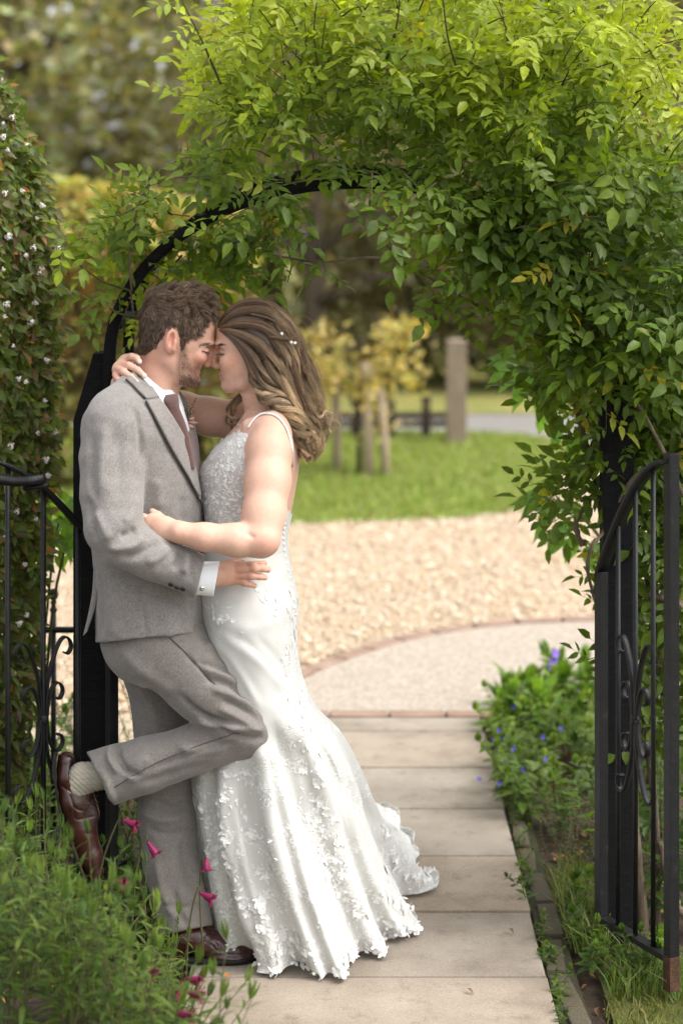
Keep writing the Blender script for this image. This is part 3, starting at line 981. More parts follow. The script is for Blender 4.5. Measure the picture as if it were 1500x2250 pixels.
# ---- the climber over the arch
def climber():
    rn = random.Random(17)
    t = empty('climbing_plant', P(1370, 2080, 5.45), 'leafy climber with bright green pinnate leaves covering the black arch', 'climber')
    var = variants(7, lambda r: compound(r.choice((5, 5, 7)), r.uniform(.036, .048), r.uniform(.0165, .0225), .027, r), M_LEAF)
    big = variants(3, lambda r: compound(5, r.uniform(.046, .060), r.uniform(.025, .032), .034, r), M_LEAF)
    var += big
    items = []
    young_toplit, mid_, dark, yel = Vector((.36, .42, .035)), Vector((.175, .245, .022)), Vector((.092, .152, .018)), Vector((.48, .36, .04))  # first tone: pale new growth with light from above painted in
    crown = [(470, 440), (500, 340), (490, 260), (520, 170), (540, 90), (560, 20), (600, -60), (900, -90), (1200, -60), (1290, 20), (1420, 60), (1470, 130), (1420, 230), (1440, 330), (1560, 330), (1600, 700), (1560, 1050), (1480, 1150), (1330, 1150), (1280, 1080), (1262, 980), (1270, 860), (1235, 740),
             (1195, 630), (1085, 560), (975, 480), (860, 430), (790, 400), (700, 420), (620, 480), (540, 530), (480, 545), (400, 560), (330, 560), (270, 610), (230, 590), (240, 530), (320, 490), (400, 440)]
    hoopx = lambda x: 780 - 380 * math.sqrt(max(0, 1 - ((x - 785) / 560) ** 2))
    twig = MB()
    shoots = 0
    tries = 0
    main_spots = []
    while shoots < 800 and tries < 12000:
        tries += 1
        px, py = rn.uniform(200, 1580), rn.uniform(-80, 1240)
        if not in_poly(np.array([px]), np.array([py]), crown)[0]: continue
        # thin where the arch shows through, by the man's head and low on the post
        if px < 480 and rn.random() < .15: continue
        if py > 850 and rn.random() < .35: continue
        d = 5.02 + .80 * rn.random() ** 1.25
        if px < 720 and py > 470: d = max(d, 5.36)
        if px > 1240 and py > 820: d = max(d, 5.38 + .1 * rn.random())
        if 1290 < px < 1420 and py > 700: d = max(d, 5.42)
        p = P(px, py, d)
        above = hoopx(px) - py if px < 1300 else 0
        out = Vector((0, 0, 0))
        if px > 1230 and py > 500: out = Vector((-.7 if px < 1330 else .7, 0, -.1))
        elif above > 30: out = Vector(((px - 800) / 900, 0, .75))
        elif above < -30: out = Vector((rn.uniform(-.5, .5), 0, -.75))
        dirn = (out + Vector((0, -.45 * (d < 5.45) + .35 * (d > 5.6), 0)) + Vector((rn.gauss(0, .5), rn.gauss(0, .4), rn.gauss(0, .4)))).normalized()
        L = rn.uniform(.08, .22) * (.7 if above < 0 else 1)
        main_spots.append((p, dirn, L, px, py)); shoots += 1
    # growth tied over the far half of the hoop and behind the gate
    for k in range(205):
        if k < 95:
            a = rn.uniform(.30, .97) * math.pi / 2
            px, py = 785 + 560 * math.sin(a), 780 - 385 * math.cos(a)
            p = P(px + rn.gauss(0, 26), py + rn.gauss(0, 26), rn.uniform(5.06, 5.24))
        else:
            px, py = rn.uniform(1400, 1560), rn.uniform(850, 1560)
            p = P(px, py, rn.uniform(5.34, 5.6))
        dirn = Vector((rn.gauss(0, .7), rn.gauss(-.3, .3), rn.gauss(-.1, .6))).normalized()
        main_spots.append((p, dirn, rn.uniform(.08, .2), px, py))
    # long whips standing out of the top and sides, as (points px py d)
    whips = [[(500, 220, 5.2), (462, 130, 5.15), (430, 60, 5.12), (400, 0, 5.12), (392, -40, 5.12)], [(1010, 170, 5.1), (985, 90, 5.06), (973, 0, 5.05), (968, -60, 5.05)], [(1300, 240, 5.2), (1345, 150, 5.2), (1362, 60, 5.2), (1368, 0, 5.2)], [(1330, 300, 5.25), (1420, 200, 5.2), (1480, 110, 5.2), (1530, 60, 5.2)],
             [(1380, 520, 5.2), (1440, 420, 5.15), (1480, 330, 5.1), (1530, 280, 5.1)], [(850, 130, 5.1), (872, 50, 5.05), (880, -40, 5.05)], [(700, 160, 5.1), (690, 70, 5.08), (700, -30, 5.08)], [(560, 260, 5.15), (540, 150, 5.12), (548, 60, 5.1), (560, -20, 5.1)], [(1180, 200, 5.1), (1215, 110, 5.08), (1225, 20, 5.05)],
             [(330, 490, 5.25), (260, 500, 5.2), (190, 520, 5.15), (130, 545, 5.1)], [(290, 640, 5.25), (230, 620, 5.2), (185, 590, 5.15), (150, 560, 5.12)], [(320, 700, 5.25), (265, 690, 5.22), (215, 665, 5.2), (180, 680, 5.18)], [(380, 420, 5.2), (330, 440, 5.18), (270, 470, 5.16), (215, 480, 5.15)],
             [(630, 540, 5.36), (640, 580, 5.36), (632, 620, 5.36)], [(560, 540, 5.4), (540, 570, 5.4), (535, 605, 5.4)], [(850, 540, 5.2), (940, 630, 5.15), (965, 670, 5.12)], [(450, 540, 5.4), (455, 575, 5.4), (450, 600, 5.4), (470, 630, 5.4)], [(700, 540, 5.2), (712, 580, 5.15), (715, 600, 5.14)], [(1000, 600, 5.3), (1010, 640, 5.3), (1000, 690, 5.3)],
             [(400, 560, 5.42), (350, 620, 5.42), (300, 690, 5.42), (290, 760, 5.42)]]
    for w in whips:
        q = [P(*k) for k in w]
        main_spots.append((q, None, None, w[0][0], w[0][1]))
    for p, dirn, L, px, py in main_spots:
        if dirn is None:
            pts = [Vector(k) for k in catmull([tuple(k) for k in p], 14)]
            twig.tube(pts, list(np.linspace(.0036, .0012, 14)), 5)
        else:
            sag = Vector((0, 0, -.35 * L))
            pts = [p, p + dirn * (L * .5) + sag * .2, p + dirn * L + sag * .8]
            pts = [Vector(k) for k in catmull([tuple(k) for k in pts], 6)]
            twig.tube(pts, list(np.linspace(.0024, .0010, 6)), 4)
        tot = sum((b - a).length for a, b in zip(pts[:-1], pts[1:]))
        k = max(2, int(tot / (.030 if dirn is not None else .036)))
        side = rn.choice((-1, 1))
        for j in range(k):
            tt = (j + .6) / k * (len(pts) - 1)
            i0 = min(int(tt), len(pts) - 2); a = pts[i0].lerp(pts[i0 + 1], tt - i0)
            ax = (pts[i0 + 1] - pts[i0]).normalized()
            side = -side
            s_ = ax.cross(Vector((rn.gauss(0, .3), -1, .35))).normalized() * side
            ld = (ax * rn.uniform(.2, .7) + s_ * .8 + Vector((0, -.30, rn.uniform(-.35, .12)))).normalized()
            up = Vector((rn.gauss(0, .35), -.55 + rn.gauss(0, .35), .85))
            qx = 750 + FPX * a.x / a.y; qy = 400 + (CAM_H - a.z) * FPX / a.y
            h = .85 * float(smoothstep(470, 40, np.array(qy + 60 * math.sin(qx * .01)))) if qx < 1330 else float(smoothstep(520, 100, np.array(qy)))  # paler with height: newer leaves, plus top light put into their colour
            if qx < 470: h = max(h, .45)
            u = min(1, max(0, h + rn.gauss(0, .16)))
            c = dark.lerp(mid_, min(1, u * 1.7)) if u < .5 else mid_.lerp(young_toplit, (u - .5) * 2)
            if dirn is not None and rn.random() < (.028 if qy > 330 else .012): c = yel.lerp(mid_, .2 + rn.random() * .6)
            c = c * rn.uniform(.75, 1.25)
            kind = rn.randrange(7) if (qy < 360 or rn.random() < .6) else 7 + rn.randrange(3)
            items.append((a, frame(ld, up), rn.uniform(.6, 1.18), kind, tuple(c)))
    inframe = lambda it: (0 if (lambda x, y: 0 < x < 1500 and 0 < y < 1300)(750 + FPX * it[0].x / it[0].y, 400 + (CAM_H - it[0].z) * FPX / it[0].y) else 10) + it[0].y
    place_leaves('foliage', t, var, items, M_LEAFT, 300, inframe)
    o = twig.build('twig_tangle', M_STEM, t, True); o['kind'] = 'stuff'
    # woody stems: up the post, over the hoop
    stems = [[(1415, 2095, 5.42, 13), (1400, 1900, 5.42, 11), (1392, 1700, 5.43, 9), (1440, 1500, 5.40, 9), (1425, 1300, 5.42, 8), (1350, 1100, 5.48, 8), (1300, 900, 5.5, 9), (1262, 740, 5.5, 9), (1180, 600, 5.5, 7), (1050, 500, 5.5, 6)],
             [(1440, 2060, 5.5, 9), (1442, 1800, 5.46, 8), (1405, 1560, 5.44, 7), (1362, 1400, 5.44, 7), (1330, 1200, 5.45, 6), (1290, 1000, 5.45, 6), (1245, 820, 5.45, 6), (1210, 660, 5.4, 5)],
             [(1388, 2085, 5.46, 10), (1380, 1850, 5.46, 8), (1345, 1500, 5.48, 7), (1370, 1330, 5.4, 6), (1480, 1320, 5.32, 8), (1560, 1380, 5.3, 8)],
             [(1560, 1420, 5.3, 7), (1490, 1330, 5.3, 6), (1440, 1310, 5.35, 5), (1370, 1285, 5.4, 5)],
             [(1310, 1330, 5.3, 4), (1290, 1250, 5.25, 4), (1300, 1200, 5.25, 4), (1330, 1160, 5.3, 4), (1390, 1050, 5.28, 4), (1450, 1020, 5.26, 4)],
             [(1500, 1090, 5.12, 4.5), (1440, 960, 5.12, 4.5), (1380, 870, 5.13, 4), (1250, 780, 5.15, 4), (1120, 710, 5.18, 3.5), (1000, 650, 5.2, 3), (860, 570, 5.2, 3), (700, 575, 5.22, 2.5), (600, 560, 5.25, 2.5)],
             [(1280, 1200, 5.4, 6), (1265, 1150, 5.4, 6), (1300, 1090, 5.42, 5), (1320, 1060, 5.42, 5)],
             [(1450, 1850, 5.3, 6), (1470, 1950, 5.3, 7), (1500, 2010, 5.3, 8)],
             [(1240, 780, 5.4, 5), (1300, 690, 5.3, 5), (1370, 640, 5.25, 4.5), (1460, 600, 5.2, 4), (1540, 560, 5.2, 3)],
             [(290, 640, 5.2, 2.6), (285, 560, 5.16, 2.6), (305, 450, 5.14, 2.6), (345, 380, 5.14, 2.6), (405, 345, 5.15, 2.6), (470, 348, 5.18, 3), (492, 352, 5.2, 3)],
             [(296, 700, 5.24, 2.4), (287, 640, 5.22, 2.2)]]
    for s in stems:
        q = catmull(s, 40)
        rr = np.random.default_rng(int(s[0][0]))
        jit = np.cumsum(rr.normal(0, .5, (40, 2)), 0); jit -= np.linspace(0, 1, 40)[:, None] * jit[-1]
        pts = [P(k[0] + j[0], k[1] + j[1], k[2]) for k, j in zip(q, jit)]
        MB().tube(pts, [k[3] / FPX * k[2] * (1 + .18 * math.sin(i * .9)) for i, k in enumerate(q)], 9).build('stem', M_WOOD, t, True)
    for a, b in (((655, 375), (648, 345)), ((413, 330), (412, 305)), ((442, 328), (444, 322)), ((397, 335), (400, 310)), ((330, 395), (325, 380))):
        MB().tube([P(*a, 5.15), P(*b, 5.15)], [.0022, .0012], 5).build('thorn', M_WOOD, t, True)


climber()


# ---- flowering hedge shrub at the left
M_PALEPINK = noisy('pale_pink_petal', [(0.3, (0.72, 0.60, 0.60)), (0.7, (0.86, 0.80, 0.79))], 60, 0.6)


def floret_ball(r, R=.012, n=16):
    mb = MB()
    for k in range(n):
        d = Vector((r.gauss(0, 1), r.gauss(-.4, 1), r.gauss(.2, 1))).normalized()
        c = d * R * r.uniform(.4, 1)
        q = d.to_track_quat('Z', 'Y').to_matrix()
        for j in range(5):
            a = j * 1.2566 + k
            u, s = Vector((math.cos(a), math.sin(a), .35)), Vector((-math.sin(a), math.cos(a), .2))
            L = .0046
            mb.add([c, c + q @ (u * L * .7 + s * L * .4), c + q @ (u * L * 1.1), c + q @ (u * L * .7 - s * L * .4)], [(0, 1, 2), (0, 2, 3)])
    return mb


def shrub_left():
    rn = random.Random(31)
    t = empty('flowering_shrub', P(30, 2050, 5.75), 'tall bronze green shrub with small pinkish white flower clusters beside the gate', 'shrub')
    def one(r):
        mb = MB(); mb.add(*leaflet(r.uniform(.034, .048), r.uniform(.017, .024), r.uniform(.1, .4), r.uniform(.1, .5))); return mb
    var = variants(6, one, M_LEAF)
    edge = lambda y: float(np.interp(y, [120, 180, 250, 350, 480, 600, 800, 1000, 1080, 1250, 1400, 1700, 1850], [-30, 12, 40, 82, 112, 128, 128, 118, 105, 92, 78, 45, 30]))
    items = []
    cols = [Vector(c) for c in ((.11, .135, .035), (.14, .165, .045), (.085, .11, .03), (.15, .11, .055), (.18, .22, .06), (.17, .15, .06), (.14, .19, .045), (.12, .17, .035), (.10, .15, .03))]
    mb = MB()
    for k in range(22):
        x = rn.uniform(-260, 40)
        q = [P(x, 2080, 5.8 + rn.uniform(-.1, .2)), P(x + rn.uniform(-30, 30), 1400, 5.75), P(x + rn.uniform(-40, 60), rn.uniform(400, 900), 5.7)]
        mb.tube(catmull([tuple(v) for v in q], 8), list(np.linspace(.012, .003, 8)), 5)
    o = mb.build('branch_tangle', M_WOOD, t, True); o['kind'] = 'stuff'
    while len(items) < 11000:
        py = rn.uniform(110, 1850); e = edge(py)
        px = e - abs(rn.gauss(0, 1)) * 110 if rn.random() < .8 else e - rn.uniform(0, 420)
        px += rn.gauss(0, 7)
        depth = max(0, (e - px)) 
        d = 5.60 - .28 * min(1, depth / 160) + abs(rn.gauss(0, .10)) + .05 * mnoise.noise(Vector((px * .02, py * .02, 0)))
        p = P(px, py, d)
        ld = Vector((rn.gauss(.35, .6), rn.gauss(-.55, .4), rn.gauss(-.2, .6)))
        up = Vector((rn.gauss(.3, .4), rn.gauss(-.6, .4), rn.gauss(.6, .3)))
        c = rn.choice(cols) * rn.uniform(.7, 1.3)
        if rn.random() < .02: c = Vector((.35, .16, .05))
        items.append((p, frame(ld, up), rn.uniform(.65, 1.15), rn.randrange(6), tuple(c)))
    place_leaves('foliage', t, var, items, M_LEAFT, 240, lambda it: it[0].y + (0 if 750 + FPX * it[0].x / it[0].y > 0 and 150 < 400 + (CAM_H - it[0].z) * FPX / it[0].y < 1500 else 5))
    fl = [floret_ball(random.Random(k)).mesh('flower_cluster') for k in range(4)]
    for m in fl: m.materials.append(M_PALEPINK)
    spots = [(4, 175), (8, 270), (28, 258), (8, 300), (18, 330), (60, 318), (12, 425), (82, 480), (94, 452), (58, 560), (75, 545), (128, 547), (8, 592), (92, 590), (88, 600), (16, 668), (78, 665), (12, 695), (68, 708), (104, 792), (42, 832), (58, 838), (122, 950), (84, 952), (102, 1010), (106, 1044), (38, 1125), (80, 1140), (44, 1370), (60, 1352),
             (20, 520), (50, 420), (30, 760), (100, 880), (25, 980), (60, 1060), (10, 1180), (55, 1240), (30, 1480)]
    for i, (px, py) in enumerate(spots):
        o = bpy.data.objects.new('flower_cluster', fl[i % 4]); COL.objects.link(o)
        o.parent = t; o.matrix_parent_inverse = parent_inv(t)
        e = edge(py)
        d = 5.60 - .28 * min(1, max(0, e - px) / 160) - .035
        s = rn.uniform(.45, .9)
        o.matrix_basis = Matrix.Translation(P(px, py, d)) @ Matrix.Rotation(rn.uniform(0, 6), 4, 'Y') @ Matrix.Scale(s, 4)


shrub_left()


# ---- plants built from leafy stems
def leafy_stem(r, H, n, L, w, up=.5, whorl=2, bare=.1, curve=.25):
    """A stem rising along +Z with leaves in pairs; the leaf mesh and the stem mesh together."""
    st, lf = MB(), MB()
    a0 = r.uniform(0, 6.28)
    bx, by = math.cos(a0) * curve * H, math.sin(a0) * curve * H
    pos = lambda t: Vector((bx * t * t, by * t * t, H * t))
    st.tube([pos(t) for t in np.linspace(0, 1, 6)], list(np.linspace(.0028, .0009, 6)), 4, False)
    for k in range(n):
        t = bare + (1 - bare) * (k + .5) / n
        for j in range(whorl):
            a = a0 + k * 1.9 + j * 2 * math.pi / whorl + r.uniform(-.3, .3)
            sc = (1.05 - .55 * max(0, t - .45) / .55) * r.uniform(.8, 1.15)
            el = up + .55 * t + r.uniform(-.25, .25)
            d = Vector((math.cos(a) * math.cos(el), math.sin(a) * math.cos(el), math.sin(el)))
            v, f = leaflet(L * sc, w * sc, r.uniform(.2, .6), r.uniform(.2, .7))
            m = frame(d, Vector((0, 0, 1)) - d * .3)
            lf.add([pos(t) + m @ q for q in v], f)
    # crown of small leaves at the tip
    for j in range(5):
        a = j * 1.2566
        d = Vector((math.cos(a) * .45, math.sin(a) * .45, .9))
        v, f = leaflet(L * .55, w * .6, .4, .3)
        m = frame(d, Vector((math.cos(a), math.sin(a), .2)))
        lf.add([pos(1) + m @ q for q in v], f)
    return st, lf


def stem_meshes(n, fn, seed=0):
    out = []
    for i in range(n):
        st, lf = fn(random.Random(seed + i))
        mb = MB(); mb.add(st.v, st.f); ns = len(st.f); mb.add(lf.v, lf.f)
        me = mb.mesh('leafy_stem')
        me.materials.append(M_STEM); me.materials.append(M_LEAF)
        idx = np.zeros(len(me.polygons), dtype=np.int32); idx[ns:] = 1
        me.polygons.foreach_set('material_index', idx)
        me.polygons.foreach_set('use_smooth', np.ones(len(me.polygons), dtype=bool))
        out.append(me)
    return out


def put_stem(parent, me, p, lean, rot, s, c, name='leafy_stem'):
    o = bpy.data.objects.new(name, me); COL.objects.link(o)
    o.parent = parent; o.matrix_parent_inverse = parent_inv(parent)
    z = Vector(lean).normalized()
    q = Vector((0, 0, 1)).rotation_difference(z).to_matrix().to_4x4()
    o.matrix_basis = Matrix.Translation(p) @ q @ Matrix.Rotation(rot, 4, 'Z') @ Matrix.Scale(s, 4)
    o.color = (*c, 1)
    return o


# foreground penstemon
M_MAGENTA = noisy('magenta_petal', [(0.3, (0.10, 0.0015, 0.028)), (0.7, (0.19, 0.004, 0.058))], 60, 0.5)


def penstemon():
    rn = random.Random(77)
    ms = stem_meshes(8, lambda r: leafy_stem(r, r.uniform(.26, .36), 8, r.uniform(.062, .080), r.uniform(.011, .0145), .15, 2, .12, .22), 300)
    top = lambda px: float(np.interp(px, [-200, 0, 60, 150, 250, 330, 400, 450, 500, 545, 600], [1770, 1775, 1780, 1850, 1905, 1990, 2080, 2120, 2175, 2235, 2300]))
    clumps = [('bushy green plant with narrow leaves and magenta flowers under the raised shoe', (-.95, -.53), (4.30, 4.95)), ('nearest narrow leaved green plant with magenta flowers by the paving', (-.75, -.24), (3.75, 4.3))]
    plants = []
    for lb, xr, dr in clumps:
        q = empty('penstemon', ((xr[0] + xr[1]) / 2, (dr[0] + dr[1]) / 2, -.03), lb, 'plant', 'narrow leaved plants in the near bed')
        plants.append((q, xr, dr))
    cols = [Vector(c) for c in ((.085, .14, .03), (.115, .175, .04), (.065, .11, .03), (.155, .215, .05), (.075, .125, .045))]
    cnt = 0; tries = 0
    while cnt < 175 and tries < 9000:
        tries += 1
        px = rn.uniform(-90, 560); d = rn.uniform(4.0, 4.97)
        py_top = top(px) + abs(rn.gauss(0, 1)) * 110 - 8
        if py_top > 2420: continue
        s = rn.uniform(.8, 1.15)
        tip = P(px, py_top, d)
        h = .31 * s
        base = tip - Vector((rn.gauss(0, .05), rn.gauss(0, .05), h))
        if base.z < -.06: 
            s *= max(.45, (tip.z + .05) / h); base.z = -.04
            if tip.z < .08: continue
        if base.x > -.37 and d > 4.0 and base.z < .05: base.x = -.40
        pl = plants[0] if d > 4.32 else plants[1]
        put_stem(pl[0], rn.choice(ms), base, tip - base, rn.uniform(0, 6.28), s, rn.choice(cols) * rn.uniform(.8, 1.25))
        cnt += 1
    # flower spikes
    tube = []
    for k in range(3):
        r = random.Random(k); mb = MB()
        prof = [(.0022, 0), (.003, .008), (.0050, .018), (.0058, .026), (.0060, .030)]
        n = 10
        for rad, z in prof:
            for j in range(n): mb.v.append((rad * math.cos(j * .6283), rad * math.sin(j * .6283), z))
        for i in range(4):
            for j in range(n): mb.f.append((i * n + j, i * n + (j + 1) % n, (i + 1) * n + (j + 1) % n, (i + 1) * n + j))
        for j in range(5):
            a = j * 1.2566
            u, s_ = Vector((math.cos(a), math.sin(a), 0)), Vector((-math.sin(a), math.cos(a), 0))
            mb.add([u * .0055 + s_ * .003 + Vector((0, 0, .029)), u * .0055 - s_ * .003 + Vector((0, 0, .029)), u * .011 - s_ * .0035 + Vector((0, 0, .034)), u * .0125 + Vector((0, 0, .033)), u * .011 + s_ * .0035 + Vector((0, 0, .034))], [(0, 1, 2, 3, 4)])
        me = mb.mesh('flower'); me.materials.append(M_MAGENTA); tube.append(me)
    fl = [(272, 1802, 302, 1815, 4.75), (325, 1850, 345, 1880, 4.75), (453, 1885, 455, 1915, 4.7), (247, 1938, 276, 1942, 4.65), (440, 1962, 470, 1977, 4.65), (412, 2180, 445, 2190, 4.3), (375, 2225, 425, 2232, 4.2), (410, 2150, 440, 2158, 4.35), (380, 2172, 398, 2176, 4.3), (320, 2130, 338, 2140, 4.2)]
    for i, (x0, y0, x1, y1, d) in enumerate(fl):
        pl = plants[0] if d > 4.32 else plants[1]
        a, b = P(x0, y0, d), P(x1, y1, d - .01)
        o = bpy.data.objects.new('flower', tube[i % 3]); COL.objects.link(o)
        o.parent = pl[0]; o.matrix_parent_inverse = parent_inv(pl[0])
        o.matrix_basis = Matrix.Translation(a) @ (b - a).to_track_quat('Z', 'Y').to_matrix().to_4x4() @ Matrix.Diagonal((1.75, 1.75, (b - a).length / .034, 1))
        base = a + Vector((rn.uniform(-.10, .0), .02, -.24)); base.z = max(base.z, 0)
        mid = a.lerp(base, .4) + Vector((-.012, 0, .015))
        MB().tube(catmull([tuple(base), tuple(mid), tuple(a + Vector((-.006, 0, .012))), tuple(a)], 10), list(np.linspace(.0028, .0013, 10)), 5).build('flower_stalk', M_STEM, pl[0], True)


penstemon()


def bed_plant(name, label, px_poly, d_range, n, ms, cols, height, seed, group=None, cat='plant', leanx=0.0, ground=True):
    rn = random.Random(seed)
    xs = [p[0] for p in px_poly]; ys = [p[1] for p in px_poly]
    t = None; k = 0; tries = 0
    while k < n and tries < n * 60:
        tries += 1
        px, py = rn.uniform(min(xs), max(xs)), rn.uniform(min(ys), max(ys))
        if not in_poly(np.array([px]), np.array([py]), px_poly)[0]: continue
        g = G(px, py)
        if not d_range[0] <= g.y <= d_range[1]: continue
        if t is None: t = empty(name, (g.x, g.y, 0), label, cat, group)
        put_stem(t, rn.choice(ms), (g.x, g.y, -.03), (rn.gauss(leanx, .25), rn.gauss(-.1, .25), 1), rn.uniform(0, 6.28), rn.uniform(.5, 1.25) * height, Vector(rn.choice(cols)) * rn.uniform(.75, 1.3))
        k += 1
    return t


def right_bed():
    rn = random.Random(5)
    # plumbago: low mound of small oval leaves with blue flowers
    pm = stem_meshes(6, lambda r: leafy_stem(r, r.uniform(.15, .23), 7, r.uniform(.036, .052), r.uniform(.022, .031), .15, 2, .1, .35), 500)
    t = bed_plant('plumbago', 'low leafy mound with small blue flowers spilling over the path edge', [(1085, 1740), (1090, 1640), (1110, 1600), (1330, 1600), (1340, 1800), (1220, 1820), (1130, 1790)], (5.9, 7.6), 105, pm, [(.10, .16, .03), (.13, .20, .04), (.17, .24, .05), (.075, .13, .028), (.12, .19, .05)], 1.1, 3, leanx=-.05)
    M_BLUE = noisy('blue_petal', [(0.3, (0.03, 0.025, 0.22)), (0.7, (0.06, 0.05, 0.34))], 60, 0.6)
    me = petal_star(5, .0085).mesh('flower'); me.materials.append(M_BLUE)
    for (px, py) in ((1128, 1553), (1085, 1625), (1101, 1620), (1095, 1605), (1128, 1645), (1110, 1676), (1147, 1690), (1052, 1712), (1097, 1722), (1192, 1620), (1232, 1600), (1198, 1668)):
        o = bpy.data.objects.new('flower', me); COL.objects.link(o)
        o.parent = t; o.matrix_parent_inverse = parent_inv(t)
        o.matrix_basis = Matrix.Translation(P(px, py, 6.3 + rn.uniform(-.25, .3))) @ Vector((rn.gauss(0, .3), -1, rn.gauss(.5, .3))).to_track_quat('Z', 'Y').to_matrix().to_4x4() @ Matrix.Rotation(rn.uniform(0, 6), 4, 'Z')
    # broad light leaves behind it
    hm = stem_meshes(5, lambda r: leafy_stem(r, r.uniform(.10, .16), 4, r.uniform(.12, .16), r.uniform(.040, .055), .5, 3, .05, .2), 540)
    bed_plant('broad_leaved_plant', 'fresh green broad leaved plant behind the blue flowered mound', [(1060, 1620), (1080, 1540), (1200, 1500), (1345, 1480), (1345, 1620)], (7.0, 8.3), 26, hm, [(.12, .22, .03), (.16, .27, .04), (.10, .18, .03)], 1.0, 8)
    # tall violet flower
    v = empty('violet_flower', G(1215, 1560), 'single violet flower on a tall stalk at the apron edge', 'flower')
    b = G(1210, 1560)
    d = b.y
    MB().tube([(b.x, d, 0), P(1210, 1500, d), P(1216, 1440, d)], [.003, .0025, .002], 6).build('stalk', M_STEM, v, True)
    M_VIOLET = noisy('violet_petal', [(0.3, (0.16, 0.07, 0.50)), (0.7, (0.28, 0.14, 0.68))], 40, 0.6)
    for (px, py, s) in ((1219, 1436, 1.0), (1215, 1453, .95), (1210, 1468, .7)):
        mm = petal_star(5, .018).mesh('blossom'); mm.materials.append(M_VIOLET)
        o = bpy.data.objects.new('blossom', mm); COL.objects.link(o); o.parent = v; o.matrix_parent_inverse = parent_inv(v)
        o.matrix_basis = Matrix.Translation(P(px, py, d)) @ Vector((rn.gauss(0, .4), -1, .3)).to_track_quat('Z', 'Y').to_matrix().to_4x4() @ Matrix.Scale(s, 4)
    # leafy growth behind the gate and round the vine foot
    gm = stem_meshes(5, lambda r: leafy_stem(r, r.uniform(.25, .42), 7, r.uniform(.05, .075), r.uniform(.024, .036), .2, 2, .1, .35), 580)
    bed_plant('leafy_perennial', 'green leafy perennial growing behind the gate with the rusty foot', [(1330, 1900), (1340, 1640), (1560, 1600), (1600, 2060), (1400, 2040)], (5.4, 7.2), 60, gm, [(.07, .13, .028), (.10, .17, .035), (.055, .10, .025)], 1.0, 9)
    sm = stem_meshes(4, lambda r: leafy_stem(r, r.uniform(.10, .16), 5, r.uniform(.04, .06), r.uniform(.022, .03), .3, 2, .1, .4), 620)
    bed_plant('ground_cover', 'small green weeds around the foot of the arch post', [(1225, 1990), (1300, 1960), (1330, 2090), (1490, 2090), (1500, 2140), (1380, 2150), (1260, 2110)], (4.9, 5.7), 22, sm, [(.08, .14, .03), (.11, .18, .035)], .9, 12)
    bed_plant('ground_cover', 'straggling weeds rooted along the brick edging of the path', [(1112, 1800), (1135, 1800), (1262, 2250), (1225, 2250)], (4.7, 6.4), 30, sm, [(.08, .14, .03), (.11, .17, .035), (.06, .10, .025)], .55, 31)
    dm = stem_meshes(4, lambda r: leafy_stem(r, r.uniform(.12, .2), 9, r.uniform(.018, .026), r.uniform(.006, .009), .3, 3, .1, .4), 640)
    bed_plant('grey_herb', 'grey green wispy herb on the bare soil between mound and gate', [(1180, 1850), (1300, 1790), (1320, 1930), (1240, 1960)], (5.5, 6.5), 26, dm, [(.13, .14, .07), (.16, .16, .09)], 1.0, 14)
    grass('grass_tuft', [(.60, 5.22), (.70, 5.15), (.76, 5.75), (.68, 5.9), (.60, 5.7)], 380, .12, [(.10, .15, .03), (.14, .19, .045), (.20, .21, .08)], 'tuft of long grass against the brick edging', -.03, .9, 9, .0022)
    grass('grass_tuft', [(.67, 4.95), (.86, 4.95), (.86, 5.2), (.72, 5.22)], 380, .09, [(.08, .14, .025), (.12, .18, .035), (.16, .20, .05)], 'fresh grass tuft at the foot of the gate', -.03, .8, 10, .0022)
    # large-leaved shrub reaching in behind the climber
    def big(r):
        mb = MB()
        L, w_ = r.uniform(.10, .135), r.uniform(.050, .066)
        v_, f_ = wide_leaf(L, w_, .3, r.uniform(.25, .6), r); mb.add(v_, f_)
        return mb
    var = variants(5, big, M_LEAF)
    t = empty('broad_leaf_shrub', P(1340, 2010, 6.2), 'shrub with large drooping pointed leaves reaching out behind the climber', 'shrub')
    D = 6.25
    br = [[(1400, 1250), (1320, 1000), (1250, 880), (1180, 830), (1130, 810)], [(1400, 1350), (1330, 1200), (1260, 1120), (1200, 1090)], [(1420, 1400), (1360, 1280), (1300, 1200), (1240, 1170)]]
    for q in br:
        pts = [P(x_, y_, D) for x_, y_ in q]
        MB().tube(catmull([tuple(p) for p in [P(1420, 2030, D)] + pts], 16), list(np.linspace(.010, .003, 16)), 6).build('branch', M_STEM, t, True)
    lv = [(1140, 800, -1, .35), (1135, 795, -.9, .1), (1128, 800, -.7, -.35), (1150, 812, -.9, -.5), (1165, 822, -.55, -.8), (1180, 840, -.9, -.45), (1195, 850, -.6, -1), (1200, 905, -.35, -.75), (1225, 940, -.2, -1), (1215, 870, -.9, -.2),
          (1205, 1092, -1, .1), (1200, 1088, -.8, -.35), (1225, 1105, -.7, -.7), (1240, 1120, -1, .25), (1250, 1150, -.9, -.5), (1235, 1170, -.6, -.9), (1262, 1180, -.4, -1), (1290, 1200, .1, -1), (1300, 1190, .4, -.9), (1255, 1165, -1, -.1), (1285, 1140, -.6, .5), (1320, 1220, .1, -1), (1340, 1240, .5, -.8), (1270, 960, -.4, -1), (1290, 1010, -.3, -1), (1230, 1050, -.9, -.3)]
